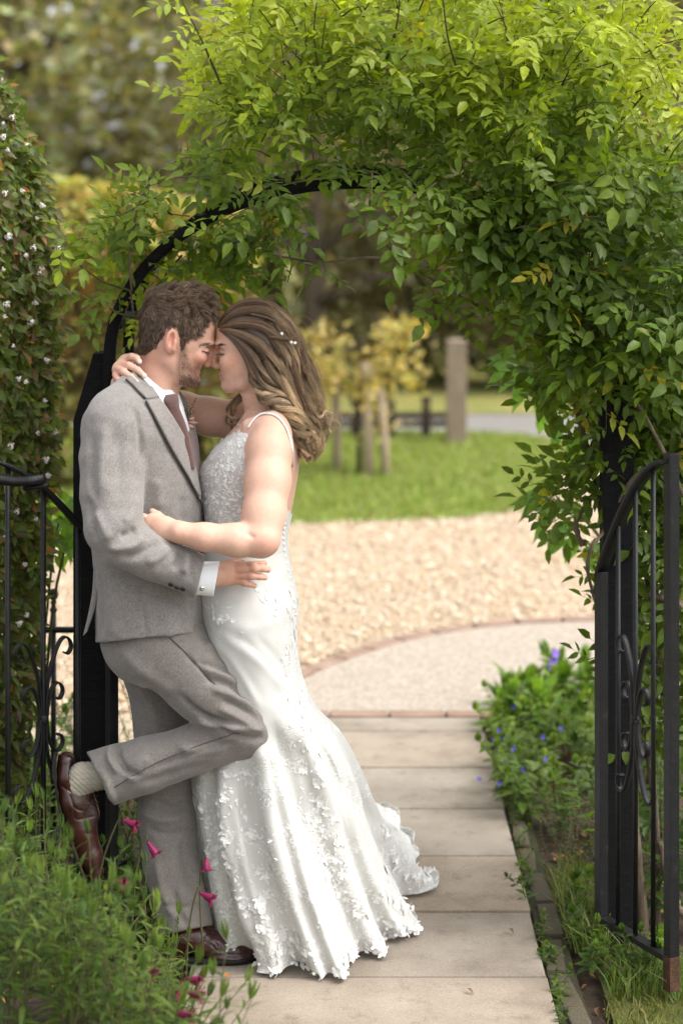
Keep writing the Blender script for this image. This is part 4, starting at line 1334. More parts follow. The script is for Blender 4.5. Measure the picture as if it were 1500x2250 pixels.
    for (px, py, dx, dz) in lv:
        me = rn.choice(var)[0]
        o = bpy.data.objects.new('leaf', me); COL.objects.link(o); o.parent = t; o.matrix_parent_inverse = parent_inv(t)
        m = frame((dx, rn.gauss(-.15, .2), dz), (rn.gauss(0, .25), -.75, .65))
        o.matrix_basis = Matrix.Translation(P(px, py, D + rn.uniform(-.1, .1))) @ m.to_4x4() @ Matrix.Scale(rn.uniform(.75, 1.1), 4)
        o.color = (*(Vector((.085, .165, .04)) * rn.uniform(.8, 1.4)), 1)


def petal_star(n, R):
    mb = MB()
    for k in range(n):
        a = 2 * math.pi * k / n
        u, s = Vector((math.cos(a), math.sin(a), .15)), Vector((-math.sin(a), math.cos(a), 0))
        mb.add([Vector((0, 0, 0)), u * R * .5 + s * R * .28, u * R * .9 + s * R * .30, u * R * 1.0, u * R * .9 - s * R * .30, u * R * .5 - s * R * .28], [(0, 1, 2, 3), (0, 3, 4, 5)])
    return mb


right_bed()


def left_bed():
    gm = stem_meshes(6, lambda r: leafy_stem(r, r.uniform(.28, .45), 8, r.uniform(.045, .065), r.uniform(.018, .028), .2, 2, .1, .3), 700)
    bed_plant('leafy_perennial', 'bright green leafy clump behind the hedge gate leaf and railing', [(-60, 1950), (-60, 1640), (180, 1620), (180, 1900)], (5.7, 7.6), 80, gm, [(.11, .19, .03), (.15, .24, .04), (.08, .14, .028)], 1.0, 21)
    lm = stem_meshes(5, lambda r: leafy_stem(r, r.uniform(.26, .36), 11, r.uniform(.026, .036), r.uniform(.006, .009), .4, 3, .05, .3), 720)
    bed_plant('lavender', 'grey green wispy lavender clump between the post and the standing leg', [(170, 1960), (170, 1680), (470, 1640), (470, 1900), (320, 1990)], (5.5, 7.2), 110, lm, [(.14, .17, .08), (.17, .20, .10), (.11, .15, .06)], 1.0, 22)
    bed_plant('leafy_perennial', 'low green leaves along the path edge behind the standing shoe', [(210, 2090), (230, 1950), (420, 1920), (400, 2080)], (5.2, 5.9), 50, gm, [(.10, .17, .03), (.13, .21, .04)], .8, 24)
    # broad spray of leaves beside the post
    rn = random.Random(6)
    def one(r):
        mb = MB(); mb.add(*wide_leaf(r.uniform(.07, .10), r.uniform(.026, .036), .3, r.uniform(.2, .5), r)); return mb
    var = variants(4, one, M_LEAF)
    t = empty('willowy_shrub', P(120, 2000, 5.9), 'shrub with long pointed green leaves between hedge and post', 'shrub')
    for q in ([(60, 2000), (90, 1500), (120, 1200), (140, 1120)], [(70, 2000), (110, 1400), (150, 1180), (165, 1130)], [(50, 2000), (70, 1500), (95, 1250), (125, 1190)]):
        MB().tube(catmull([tuple(P(x_, y_, 5.9)) for x_, y_ in q], 12), list(np.linspace(.007, .002, 12)), 5).build('branch', M_STEM, t, True)
    for k in range(60):
        px, py = rn.uniform(95, 178), rn.uniform(1075, 1225)
        o = bpy.data.objects.new('leaf', rn.choice(var)[0]); COL.objects.link(o); o.parent = t; o.matrix_parent_inverse = parent_inv(t)
        m = frame((rn.gauss(.3, .6), rn.gauss(-.2, .3), rn.gauss(-.6, .5)), (rn.gauss(0, .3), -.7, .7))
        o.matrix_basis = Matrix.Translation(P(px, py, 5.9 + rn.uniform(-.12, .15))) @ m.to_4x4() @ Matrix.Scale(rn.uniform(.6, 1.0), 4)
        o.color = (*(Vector((.11, .20, .035)) * rn.uniform(.75, 1.4)), 1)


left_bed()


# ---- fallen leaves and litter
def litter():
    rn = random.Random(2)
    def one(r):
        mb = MB(); mb.add(*leaflet(r.uniform(.028, .045), r.uniform(.016, .024), r.uniform(.2, .9), r.uniform(-.3, .6))); return mb
    M_DRY = leaf_mat('fallen_leaf', None, 0.1, 0.7)
    var = variants(4, one, M_DRY)
    cols = [(.38, .15, .03), (.30, .12, .04), (.45, .30, .05), (.16, .09, .045), (.22, .14, .07)]
    known = [(495, 2160, 0, 'single orange fallen leaf on the paving by the near plant'), (1152, 1875, 2, 'yellow fallen leaf on the brick edging'), (1125, 1846, 4, 'pale brown fallen leaf at the edge of the slabs'), (1025, 2182, 3, 'small dark fallen leaf on the nearest slabs'), (1118, 2050, 3, 'tiny dark leaf scrap on the slabs by the edging')]
    for px, py, k, lb in known:
        o = bpy.data.objects.new('fallen_leaf', var[k % 4][0]); COL.objects.link(o)
        g = G(px, py)
        o.matrix_basis = Matrix.Translation((g.x, g.y, .012)) @ Matrix.Rotation(rn.uniform(0, 6), 4, 'Z') @ Matrix.Rotation(rn.uniform(-.3, .3), 4, 'X') @ Matrix.Scale(.9 if k < 3 else .5, 4)
        o.color = (*cols[k], 1)
        tag(o, lb, 'leaf', 'fallen leaves')
    V, F, C, n = [], [], [], 0
    for _ in range(900):
        if rn.random() < .75: x, y = rn.uniform(.62, 1.5), rn.uniform(4.9, 7.4)
        else: x, y = rn.uniform(-1.5, -.42), rn.uniform(4.6, 7.4)
        tv, tf = var[rn.randrange(4)][1]
        m = np.array(Matrix.Rotation(rn.uniform(0, 6.28), 3, 'Z') @ Matrix.Rotation(rn.gauss(0, .4), 3, 'X') @ Matrix.Rotation(rn.gauss(0, .4), 3, 'Y'))
        V.append((tv * rn.uniform(.4, 1.0)) @ m.T + np.array([x, y, -.045 + rn.uniform(0, .012)])); F.append(tf + n); n += len(tv)
        C.append(np.tile(np.array(rn.choice(cols)) * rn.uniform(.4, 1.1), (len(tv), 1)))
    o = link('leaf_litter', npmesh('leaf_litter', np.concatenate(V), np.concatenate(F), np.concatenate(C)), leaf_mat('litter_leaf', None, .05, .8, use_tint=True), None, True)
    tag(o, 'brown fallen leaf litter scattered on the bare soil', 'litter', kind='stuff')


litter()


# ------------------------------------------------------------------ soft solid modelling (a distance field, then a surface)
class Field:
    def __init__(self, lo, hi, h):
        self.h = h
        self.o = np.array(lo, dtype=np.float32)
        n = np.ceil((np.array(hi) - np.array(lo)) / h).astype(int) + 1
        self.ax = [np.float32(lo[i]) + np.float32(h) * np.arange(n[i], dtype=np.float32) for i in range(3)]
        self.F = np.full(tuple(n), 0.2, dtype=np.float32)

    def sub(self, lo, hi):
        s = []
        for i in range(3):
            a = int(np.searchsorted(self.ax[i], lo[i]))
            b = int(np.searchsorted(self.ax[i], hi[i])) + 1
            s.append(slice(max(0, a - 1), max(0, min(len(self.ax[i]), b))))
        x = self.ax[0][s[0]][:, None, None]
        y = self.ax[1][s[1]][None, :, None]
        z = self.ax[2][s[2]][None, None, :]
        return tuple(s), x, y, z

    def put(self, s, d, k, op):
        f = self.F[s]
        if f.size == 0: return
        if op == 'sub':
            d = -d
            h = np.clip(0.5 - 0.5 * (d - f) / k, 0, 1)
            self.F[s] = d + (f - d) * h + k * h * (1 - h)
        else:
            h = np.clip(0.5 + 0.5 * (d - f) / k, 0, 1)
            self.F[s] = d + (f - d) * h - k * h * (1 - h)

    def cone(self, a, b, ra, rb, k=0.015, sy=1.0, op='add'):
        a, b = np.array(a, float), np.array(b, float)
        m = max(ra, rb) * max(1, sy) + k + 4 * self.h
        s, x, y, z = self.sub(np.minimum(a, b) - m, np.maximum(a, b) + m)
        ba = b - a
        ba[1] /= sy
        px, py, pz = x - a[0], (y - a[1]) / sy, z - a[2]
        q = max(float(ba @ ba), 1e-9)
        t = np.clip((px * ba[0] + py * ba[1] + pz * ba[2]) / q, 0, 1)
        d = np.sqrt((px - t * ba[0]) ** 2 + (py - t * ba[1]) ** 2 + (pz - t * ba[2]) ** 2) - (ra + (rb - ra) * t)
        self.put(s, d, k, op)

    def chain(self, pts, k=0.015, sy=1.0, op='add'):
        """pts: (px, py, dy, radius in px)"""
        q = [(W(p[0], p[1], p[2]), p[3] * PX) for p in pts]
        for (a, ra), (b, rb) in zip(q[:-1], q[1:]):
            self.cone(a, b, ra, rb, k, sy, op)

    def ell(self, px, py, dy, rx, ry, rz, rot=0.0, k=0.01, op='add', roty=0.0):
        """rx, rz in px, ry in metres; rot (degrees) turns it in the picture plane, clockwise; roty about the vertical."""
        c = W(px, py, dy)
        r = np.array([rx * PX, ry, rz * PX])
        m = r.max() + k + 4 * self.h
        s, x, y, z = self.sub(np.array(c) - m, np.array(c) + m)
        x, y, z = x - c.x, y - c.y, z - c.z
        a = math.radians(rot)
        ca, sa = math.cos(a), math.sin(a)
        u = x * ca - z * sa
        w = x * sa + z * ca
        if roty:
            b = math.radians(roty)
            u, y = u * math.cos(b) + y * math.sin(b), -u * math.sin(b) + y * math.cos(b)
        k0 = np.sqrt((u / r[0]) ** 2 + (y / r[1]) ** 2 + (w / r[2]) ** 2)
        k1 = np.sqrt((u / r[0] ** 2) ** 2 + (y / r[1] ** 2) ** 2 + (w / r[2] ** 2) ** 2) + 1e-9
        self.put(s, k0 * (k0 - 1) / k1, k, op)

    def loft(self, rows, k=0.01, e=2.0, op='add', grow=0.0):
        """rows: (py, left px, right px, half depth in m[, depth offset]) from top to bottom: an upright body of oval slices."""
        R = np.array([list(r) + [0.0] * (5 - len(r)) for r in rows], float)
        zz = CAM_H - (R[:, 0] - 400) / FPX * (D0 + R[:, 4])
        xl = (R[:, 1] - 750) / FPX * (D0 + R[:, 4]) - grow
        xr = (R[:, 2] - 750) / FPX * (D0 + R[:, 4]) + grow
        hy = R[:, 3] + grow
        z1, z0 = zz[0] + grow, zz[-1] - grow
        zz = zz.copy(); zz[0] += grow; zz[-1] -= grow
        yc = D0 + R[:, 4]
        m = k + 4 * self.h
        s, x, y, z = self.sub((xl.min() - m, (yc - hy).min() - m, z0 - m), (xr.max() + m, (yc + hy).max() + m, z1 + m))
        zf = z.ravel()
        dense = catmull(np.stack([zz, xl, xr, hy, yc], 1), 400)
        o = np.argsort(dense[:, 0])
        dense = dense[o]
        g = lambda j: np.interp(zf, dense[:, 0], dense[:, j]).astype(np.float32)[None, None, :]
        L, Rr, H, Y = g(1), g(2), g(3), g(4)
        cx, rx = (L + Rr) / 2, np.maximum((Rr - L) / 2, 1e-3)
        H = np.maximum(H, 1e-3)
        u, v = np.abs(x - cx) / rx, np.abs(y - Y) / H
        q = (u ** e + v ** e) ** (1 / e)
        d = (q - 1) * np.minimum(rx, H)
        dz = np.maximum(z - z1, z0 - z)
        d = np.maximum(d, dz)
        self.put(s, d.astype(np.float32), k, op)

    def cut(self, fn, k=0.004):
        """Cut away where fn(px, py, X, Y, Z) > 0 (metres)."""
        x = self.ax[0][:, None, None]; y = self.ax[1][None, :, None]; z = self.ax[2][None, None, :]
        px = 750 + FPX * x / y
        py = 400 + (CAM_H - z) * FPX / y
        d = fn(px, py, x, y, z)
        f = self.F
        h = np.clip(0.5 - 0.5 * (d - f) / k, 0, 1)
        self.F = (d + (f - d) * h + k * h * (1 - h)).astype(np.float32)

    def surface(self, smooth=2):
        F = self.F
        F[0], F[-1] = np.maximum(F[0], 1e-3), np.maximum(F[-1], 1e-3)
        F[:, 0], F[:, -1] = np.maximum(F[:, 0], 1e-3), np.maximum(F[:, -1], 1e-3)
        F[:, :, 0], F[:, :, -1] = np.maximum(F[:, :, 0], 1e-3), np.maximum(F[:, :, -1], 1e-3)
        ins = F < 0
        nx, ny, nz = F.shape
        cs = [ins[a:nx - 1 + a, b:ny - 1 + b, c:nz - 1 + c] for a in (0, 1) for b in (0, 1) for c in (0, 1)]
        cnt = sum(c.astype(np.int8) for c in cs)
        ijk = np.argwhere((cnt > 0) & (cnt < 8))
        idx = np.full((nx - 1, ny - 1, nz - 1), -1, dtype=np.int32)
        idx[tuple(ijk.T)] = np.arange(len(ijk))
        val = {}
        for a in (0, 1):
            for b in (0, 1):
                for c in (0, 1):
                    val[a, b, c] = F[ijk[:, 0] + a, ijk[:, 1] + b, ijk[:, 2] + c]
        acc = np.zeros((len(ijk), 3)); num = np.zeros(len(ijk))
        corners = list(val)
        for p in corners:
            for ax in range(3):
                if p[ax] == 0:
                    q = tuple(1 if i == ax else p[i] for i in range(3))
                    f0, f1 = val[p], val[q]
                    mk = (f0 < 0) != (f1 < 0)
                    t = np.where(mk, f0 / np.where(np.abs(f0 - f1) < 1e-9, 1, f0 - f1), 0)
                    for i in range(3):
                        acc[:, i] += mk * (t if i == ax else p[i])
                    num += mk
        v = self.o + (ijk + acc / num[:, None]) * self.h
        quads = []
        for ax in range(3):
            b, c = [(1, 2), (2, 0), (0, 1)][ax]
            sl0 = [slice(None)] * 3; sl1 = [slice(None)] * 3
            sl0[ax] = slice(0, -1); sl1[ax] = slice(1, None)
            i0, i1 = ins[tuple(sl0)], ins[tuple(sl1)]
            for flip, mk in ((False, i0 & ~i1), (True, ~i0 & i1)):
                e = np.argwhere(mk)
                ok = (e[:, b] > 0) & (e[:, c] > 0) & (e[:, b] < F.shape[b] - 1) & (e[:, c] < F.shape[c] - 1)
                e = e[ok]
                def at(db, dc):
                    g = e.copy(); g[:, b] -= db; g[:, c] -= dc
                    return idx[g[:, 0], g[:, 1], g[:, 2]]
                q = np.stack([at(1, 1), at(0, 1), at(0, 0), at(1, 0)], 1)
                if flip: q = q[:, ::-1]
                quads.append(q)
        quads = np.concatenate(quads)
        quads = quads[(quads >= 0).all(1)]
        return relax(v, quads, smooth), quads


def edges_of(quads):
    m = quads.shape[1]
    e = np.concatenate([quads[:, [i, (i + 1) % m]] for i in range(m)])
    return e


def relax(v, quads, it, lam=0.5):
    e = edges_of(quads)
    n = len(v)
    deg = np.bincount(e.ravel(), minlength=n).astype(float)
    for _ in range(it):
        for l in (lam, -lam * 0.9):
            s = np.stack([np.bincount(e[:, 0], v[e[:, 1], i], n) + np.bincount(e[:, 1], v[e[:, 0], i], n) for i in range(3)], 1)
            v = v + l * (s / np.maximum(deg, 1)[:, None] - v)
    return v


def normals(v, f):
    a = np.cross(v[f[:, 2]] - v[f[:, 0]], v[f[:, -1]] - v[f[:, 1]]) if f.shape[1] == 4 else np.cross(v[f[:, 1]] - v[f[:, 0]], v[f[:, 2]] - v[f[:, 0]])
    n = np.zeros_like(v)
    for j in range(f.shape[1]):
        for i in range(3):
            n[:, i] += np.bincount(f[:, j], a[:, i], len(v))
    return n / np.maximum(np.linalg.norm(n, axis=1), 1e-12)[:, None]


def dist_poly(x, y, line):
    """Distance in px to a polyline and the place 0..1 along it."""
    best = np.full(x.shape, 1e9); par = np.zeros(x.shape)
    n = len(line) - 1
    for i in range(n):
        (x0, y0), (x1, y1) = line[i][:2], line[i + 1][:2]
        dx, dy = x1 - x0, y1 - y0
        t = np.clip(((x - x0) * dx + (y - y0) * dy) / (dx * dx + dy * dy + 1e-9), 0, 1)
        d = np.hypot(x - x0 - t * dx, y - y0 - t * dy)
        mk = d < best
        best = np.where(mk, d, best); par = np.where(mk, (i + t) / n, par)
    return best, par


def folds(v, f, lines, near_only=True):
    """Raise or sink cloth along lines (points in px, height in mm, half width in px)."""
    x, y = to_px(v)
    n = normals(v, f)
    w = np.clip(-n[:, 1] * 1.6 + 0.25, 0, 1) if near_only else np.ones(len(v))
    h = np.zeros(len(v))
    for line, a, wd in lines:
        if len(line) > 2: line = catmull(line, 12).tolist()
        d, t = dist_poly(x, y, line)
        tp = np.clip(np.minimum(t, 1 - t) * 5 + 0.12, 0, 1)
        h += a * 0.001 * np.exp(-(d / wd) ** 2) * tp
    return v + n * (h * w)[:, None]


def lumps(v, f, amp, scale, seed=0.0, octaves=2):
    n = normals(v, f)
    h = np.array([mnoise.fractal(Vector((p[0] * scale + seed, p[1] * scale, p[2] * scale)), 0.7, 2.0, octaves) for p in v])
    return v + n * (h * amp)[:, None]


def bvh_of(v, f):
    return BVHTree.FromPolygons([tuple(p) for p in v], [tuple(int(i) for i in q) for q in f])


CAMV = Vector((0, 0, CAM_H))


def onto(bvh, px, py, off=0.0, fall=None):
    """Where the line of sight through a pixel meets a surface, lifted by off along its normal."""
    d = (P(px, py, 1.0) - CAMV).normalized()
    hit, nor, _i, _t = bvh.ray_cast(CAMV, d)
    if hit is None:
        if fall is None: return None, None
        return fall, Vector((0, -1, 0))
    if nor.dot(d) > 0: nor = -nor
    return hit + nor * off, nor


def patch_on(bvh, A, B, n, m, off, thick, name, mat, parent, lift=0.0):
    """A cloth panel lying on a surface between two pixel lines A and B."""
    a, b = catmull(A, n), catmull(B, n)
    g, last = [], None
    for i in range(n):
        row = []
        for j in range(m):
            t = j / (m - 1)
            q = a[i] * (1 - t) + b[i] * t
            p, nn = onto(bvh, q[0], q[1], off + lift * (1 - t) ** 2)
            if p is None:
                p = last + (W(q[0], q[1]) - W(lq[0], lq[1])) if last is not None else W(q[0], q[1], -0.2)
            last, lq = p, q
            row.append(p)
        g.append(row)
    # even out depth jumps
    Y = np.array([[p.y for p in r] for r in g])
    for _ in range(6):
        Yp = np.pad(Y, 1, mode='edge')
        Y = 0.5 * Y + 0.125 * (Yp[:-2, 1:-1] + Yp[2:, 1:-1] + Yp[1:-1, :-2] + Yp[1:-1, 2:])
    for i in range(n):
        for j in range(m):
            s = Y[i, j] / g[i][j].y
            g[i][j] = CAMV + (g[i][j] - CAMV) * s
    mb = MB()
    for r in g:
        for p in r: mb.v.append(tuple(p))
    N = n * m
    for r in g:
        for p in r: mb.v.append(tuple(p + (p - CAMV).normalized() * thick))
    for i in range(n - 1):
        for j in range(m - 1):
            k = i * m + j
            mb.f.append((k, k + 1, k + m + 1, k + m))
            mb.f.append((N + k, N + k + m, N + k + m + 1, N + k + 1))
    rim = [j for j in range(m)] + [i * m + m - 1 for i in range(1, n)] + [(n - 1) * m + j for j in range(m - 2, -1, -1)] + [i * m for i in range(n - 2, 0, -1)]
    for q in range(len(rim)):
        a_, b_ = rim[q], rim[(q + 1) % len(rim)]
        mb.f.append((b_, a_, N + a_, N + b_))
    me = mb.mesh(name)
    bm = bmesh.new(); bm.from_mesh(me); bmesh.ops.recalc_face_normals(bm, faces=bm.faces); bm.to_mesh(me); bm.free()
    return link(name, me, mat, parent, True)


def strands(paths, radii, cols, sides=3):
    """paths (n,m,3), radii (n,m), cols (n,m,3) -> one mesh's arrays of thin tubes."""
    n, m, _ = paths.shape
    t = np.gradient(paths, axis=1)
    t /= np.maximum(np.linalg.norm(t, axis=2, keepdims=True), 1e-9)
    ref = np.zeros_like(t); ref[..., 1] = 1.0
    ref = np.where(np.abs(t[..., 1:2]) > 0.9, np.array([1.0, 0, 0]), ref)
    u = np.cross(t, ref); u /= np.maximum(np.linalg.norm(u, axis=2, keepdims=True), 1e-9)
    w = np.cross(t, u)
    ring = []
    for k in range(sides):
        a = 2 * math.pi * k / sides
        ring.append(paths + (u * math.cos(a) + w * math.sin(a)) * radii[..., None])
    v = np.stack(ring, 2).reshape(-1, 3)
    c = np.repeat(cols[:, :, None, :], sides, 2).reshape(-1, 3)
    i = np.arange(n)[:, None, None] * (m * sides) + np.arange(m - 1)[None, :, None] * sides
    k = np.arange(sides)[None, None, :]
    k2 = (k + 1) % sides
    f = np.stack([i + k, i + k2, i + sides + k2, i + sides + k], -1).reshape(-1, 4)
    return v, f, c


# ------------------------------------------------------------------ the couple: shared materials
def cloth_mat(name, a, b, bump=0.5):
    """Woollen tweed: mottled yarn in two tones with a fine nap."""
    m, nt, bs = new_mat(name)
    tc = nt.nodes.new('ShaderNodeTexCoord')
    n1 = nd(nt, 'ShaderNodeTexNoise', Scale=520.0, Detail=5.0, Roughness=0.8)
    n2 = nd(nt, 'ShaderNodeTexNoise', Scale=60.0, Detail=4.0, Roughness=0.6)
    mp = nt.nodes.new('ShaderNodeMapping'); mp.inputs['Scale'].default_value = (1.0, 1.0, 0.35)
    nt.links.new(tc.outputs['Object'], mp.inputs['Vector'])
    nt.links.new(mp.outputs[0], n1.inputs['Vector'])
    nt.links.new(tc.outputs['Object'], n2.inputs['Vector'])
    ad = nd(nt, 'ShaderNodeMath', operation='ADD')
    s2 = nd(nt, 'ShaderNodeMath', operation='MULTIPLY'); s2.inputs[1].default_value = 0.14
    nt.links.new(n2.outputs['Fac'], s2.inputs[0])
    nt.links.new(n1.outputs['Fac'], ad.inputs[0]); nt.links.new(s2.outputs[0], ad.inputs[1])
    r = ramp(nt, ad.outputs[0], [(0.36, a), (0.80, b)])
    nt.links.new(r.outputs[0], bs.inputs['Base Color'])
    bs.inputs['Roughness'].default_value = 0.95
    bs.inputs['Specular IOR Level'].default_value = 0.1
    bs.inputs['Sheen Weight'].default_value = 0.25
    bs.inputs['Sheen Roughness'].default_value = 0.6
    bp = nd(nt, 'ShaderNodeBump', Strength=bump, Distance=0.0015)
    nt.links.new(ad.outputs[0], bp.inputs['Height'])
    nt.links.new(bp.outputs[0], bs.inputs['Normal'])
    return m


M_SKIN = tint_mat('skin', rough=0.5, spec=0.32, sss=0.06, noise=0.055, nscale=110.0, bump=0.15, bscale=700.0)
M_HAIR = tint_mat('hair', rough=0.36, spec=0.5, noise=0.15, nscale=60.0)
M_JACKET = cloth_mat('grey_tweed', (0.085, 0.077, 0.071), (0.355, 0.328, 0.305))
M_TROUSER = cloth_mat('grey_tweed_trouser', (0.074, 0.066, 0.059), (0.29, 0.262, 0.236))
M_PIPING = noisy('dark_seam', [(0.3, (0.03, 0.024, 0.02)), (0.7, (0.06, 0.05, 0.042))], 200, 0.9)
M_SEAM = noisy('soft_seam', [(0.3, (0.055, 0.047, 0.041)), (0.7, (0.09, 0.08, 0.07))], 200, 0.9)
M_SHIRT = noisy('white_shirt_cotton', [(0.3, (0.78, 0.80, 0.84)), (0.7, (0.84, 0.85, 0.87))], 300, 0.75, 0.1, 900)
M_TIE = cloth_mat('brown_woven_tie', (0.055, 0.026, 0.022), (0.17, 0.09, 0.078), 0.7)
M_SOCK = noisy('cream_sock', [(0.3, (0.36, 0.32, 0.25)), (0.7, (0.48, 0.44, 0.36))], 40, 0.9, 0.6, 120, stretch=(1, 1, 8))
M_SHOE = noisy('oxblood_leather', [(0.25, (0.016, 0.006, 0.004)), (0.6, (0.05, 0.014, 0.010)), (0.9, (0.10, 0.032, 0.02))], 14, 0.26, 0.15, 140, spec=0.6)
M_SOLE = noisy('dark_rubber_sole', [(0.3, (0.008, 0.007, 0.006)), (0.7, (0.02, 0.017, 0.015))], 40, 0.7)
M_BUTTON = noisy('dark_horn_button', [(0.3, (0.012, 0.010, 0.009)), (0.7, (0.035, 0.03, 0.026))], 150, 0.35, spec=0.5)
M_SILVER = noisy('polished_silver', [(0.3, (0.75, 0.72, 0.66)), (0.7, (0.85, 0.83, 0.80))], 90, 0.22, metallic=1.0)

SKIN_M = np.array([0.58, 0.34, 0.25])
SKIN_W = np.array([0.64, 0.395, 0.295])


def mesh_obj(name, v, f, mat, parent, color=None):
    return link(name, npmesh(name, v, f, color), mat, parent, True)


def blob(x, y, cx, cy, rx, ry):
    return np.exp(-(((x - cx) / rx) ** 2 + ((y - cy) / ry) ** 2))


def mixc(c, w, col):
    return c * (1 - w[:, None]) + np.array(col)[None, :] * w[:, None]


# ================================================================== groom
groom = empty('person', G(430, 2108), 'man in grey tweed suit leaning back with one knee raised, forehead to forehead with bride', 'person', 'couple embracing under the arch')


def build_groom_body():
    # head, neck
    F = Field((W(285, 900).x, D0 - 0.12, W(300, 905).z), (W(492, 900).x, D0 + 0.12, W(300, 612).z), 0.002)
    F.loft([(628, 368, 425, .02), (640, 334, 452, .052), (662, 318, 468, .068), (700, 311, 474, .076), (735, 312, 473, .077), (757, 316, 470, .076),
            (772, 322, 461, .073), (788, 332, 453, .071), (800, 345, 446, .068), (812, 356, 440, .063), (824, 368, 436, .055), (836, 380, 434, .044), (846, 394, 424, .026)], 0.006, 2.25)
    for s in (-1, 1):
        F.chain([(372, 795, s * .052, 15), (400, 828, s * .04, 13), (426, 838, s * .014, 10)], 0.018)      # jaw
        F.ell(438, 784, s * .042, 17, .022, 15, 20, 0.016)                                                # cheek
        F.ell(461, 757, s * .028, 11, .024, 6, -10, 0.010)                                                # brow
        F.ell(462, 769, s * .036, 10, .017, 8, 0, 0.012, 'sub')                                           # socket
        F.ell(451, 770, s * .034, 9, .015, 8.5, 0, 0.004)                                                 # lid
        F.ell(455, 801, s * .010, 7, .008, 6, 0, 0.006)                                                   # nostril wing
    F.chain([(467, 757, 0, 6), (466, 778, 0, 6.5), (460, 795, 0, 8.5)], 0.010, 1.0)                      # nose
    F.ell(455, 799, 0, 9, .010, 7, 0, 0.008)
    F.ell(433, 809, 0, 9, .024, 5, -10, 0.006)                                                            # lips
    F.ell(433, 818, 0, 8, .020, 5, 10, 0.005)
    F.chain([(441, 813.5, -.004, 2.0), (428, 810.5, -.032, 2.0), (423, 807, -.040, 1.6)], 0.004, 1, 'sub')
    F.ell(427, 835, 0, 11, .020, 9, 0, 0.012)                                                             # chin
    F.chain([(352, 770, 0, 44), (347, 830, 0, 46), (335, 900, 0, 54)], 0.022, 1.12)                       # neck
    F.chain([(366, 775, -.045, 13), (377, 860, -.016, 12)], 0.016)                                        # neck muscle
    # ear
    F.ell(375, 748, -.080, 13, .010, 27, 12, 0.006, roty=25)
    F.ell(379, 746, -.092, 7.5, .014, 17, 12, 0.003, 'sub', roty=25)
    F.chain([(385, 752, -.084, 4), (381, 768, -.086, 4)], .004)
    F.ell(377, 770, -.079, 8, .007, 8, 0, 0.005)
    F.ell(375, 748, .080, 13, .010, 27, 12, 0.006)
    v, f = F.surface(2)
    x, y = to_px(v)
    yy = v[:, 1] - D0
    c = np.tile(SKIN_M, (len(v), 1))
    c = mixc(c, 0.45 * blob(x, y, 438, 788, 20, 16), (0.55, 0.20, 0.14))
    c = mixc(c, 0.5 * blob(x, y, 460, 798, 9, 9), (0.56, 0.20, 0.13))
    c = mixc(c, 0.55 * blob(x, y, 375, 748, 15, 28), (0.60, 0.23, 0.17))
    c = mixc(c, 0.35 * blob(x, y, 330, 800, 30, 40), (0.50, 0.20, 0.13))
    lip = np.clip(blob(x, y, 436, 810, 8, 4) + blob(x, y, 437, 818, 8, 4), 0, 1)
    c = mixc(c, 0.75 * lip, (0.42, 0.15, 0.12))
    beard = [(396, 762), (409, 762), (416, 792), (425, 808), (436, 803), (448, 803), (444, 809), (428, 812), (432, 824), (442, 826), (442, 850), (415, 856), (392, 842), (386, 805)]
    d = np.zeros(len(v))
    for k in range(8):
        a = k * math.pi / 4
        d += in_poly(x + 4 * math.cos(a), y + 4 * math.sin(a), beard)
    sp = np.array([mnoise.noise(Vector((p[0] * 350, p[1] * 350, p[2] * 350))) for p in v])
    c = mixc(c, np.clip(d / 8 * (0.52 + 0.35 * sp), 0, 0.9), (0.11, 0.065, 0.04))
    hair = [(296, 700), (300, 778), (322, 780), (342, 763), (362, 737), (365, 722), (376, 716), (390, 721), (395, 745), (397, 772), (405, 766), (411, 748), (428, 743), (441, 737), (452, 716), (468, 703), (490, 690), (470, 640), (400, 600), (310, 625)]
    hm = in_poly(x, y, hair)
    c[hm] = (0.07, 0.042, 0.026)
    c = mixc(c, 0.8 * (blob(x, y, 454, 756.5, 13, 3.2) * (yy < 0)), (0.12, 0.07, 0.04))
    head = (v, f, c)
    # torso core, far arm, near hand
    B = Field((W(170, 900, .3).x, D0 - .36, W(0, 2090).z), (W(640, 900).x, D0 + .36, W(0, 830).z), 0.005)
    B.loft([(872, 315, 362, .045), (930, 245, 385, .12), (1000, 205, 420, .17), (1160, 220, 425, .15), (1300, 225, 435, .155), (1420, 240, 440, .15)], 0.02, 2.2)
    B.chain([(260, 935, -.17, 50), (255, 1165, -.262, 38), (330, 1222, -.25, 32), (441, 1266, -.20, 26), (485, 1262, -.175, 24)], 0.01)
    B.chain([(290, 935, .17, 50), (380, 1130, .26, 38), (560, 1190, .215, 26), (610, 1190, .20, 22)], 0.01)
    B.chain([(350, 1415, -.06, 66), (535, 1588, -.09, 44), (235, 1702, -.055, 22), (170, 1708, -.05, 16)], 0.01)
    B.chain([(345, 1440, .085, 60), (362, 1700, .065, 36), (405, 2030, .005, 24), (420, 2080, 0, 14)], 0.01)
    body = B.surface(2)
    H = Field((W(450, 0, .1).x, D0 - .26, W(0, 1320).z), (W(610, 0).x, D0 - .06, W(0, 1205).z), 0.0017)
    H.chain([(462, 1264, -.190, 23), (490, 1262, -.178, 24), (512, 1258, -.170, 22)], 0.010, 0.72)
    H.ell(512, 1260, -.172, 22, .014, 24, 0, 0.008)
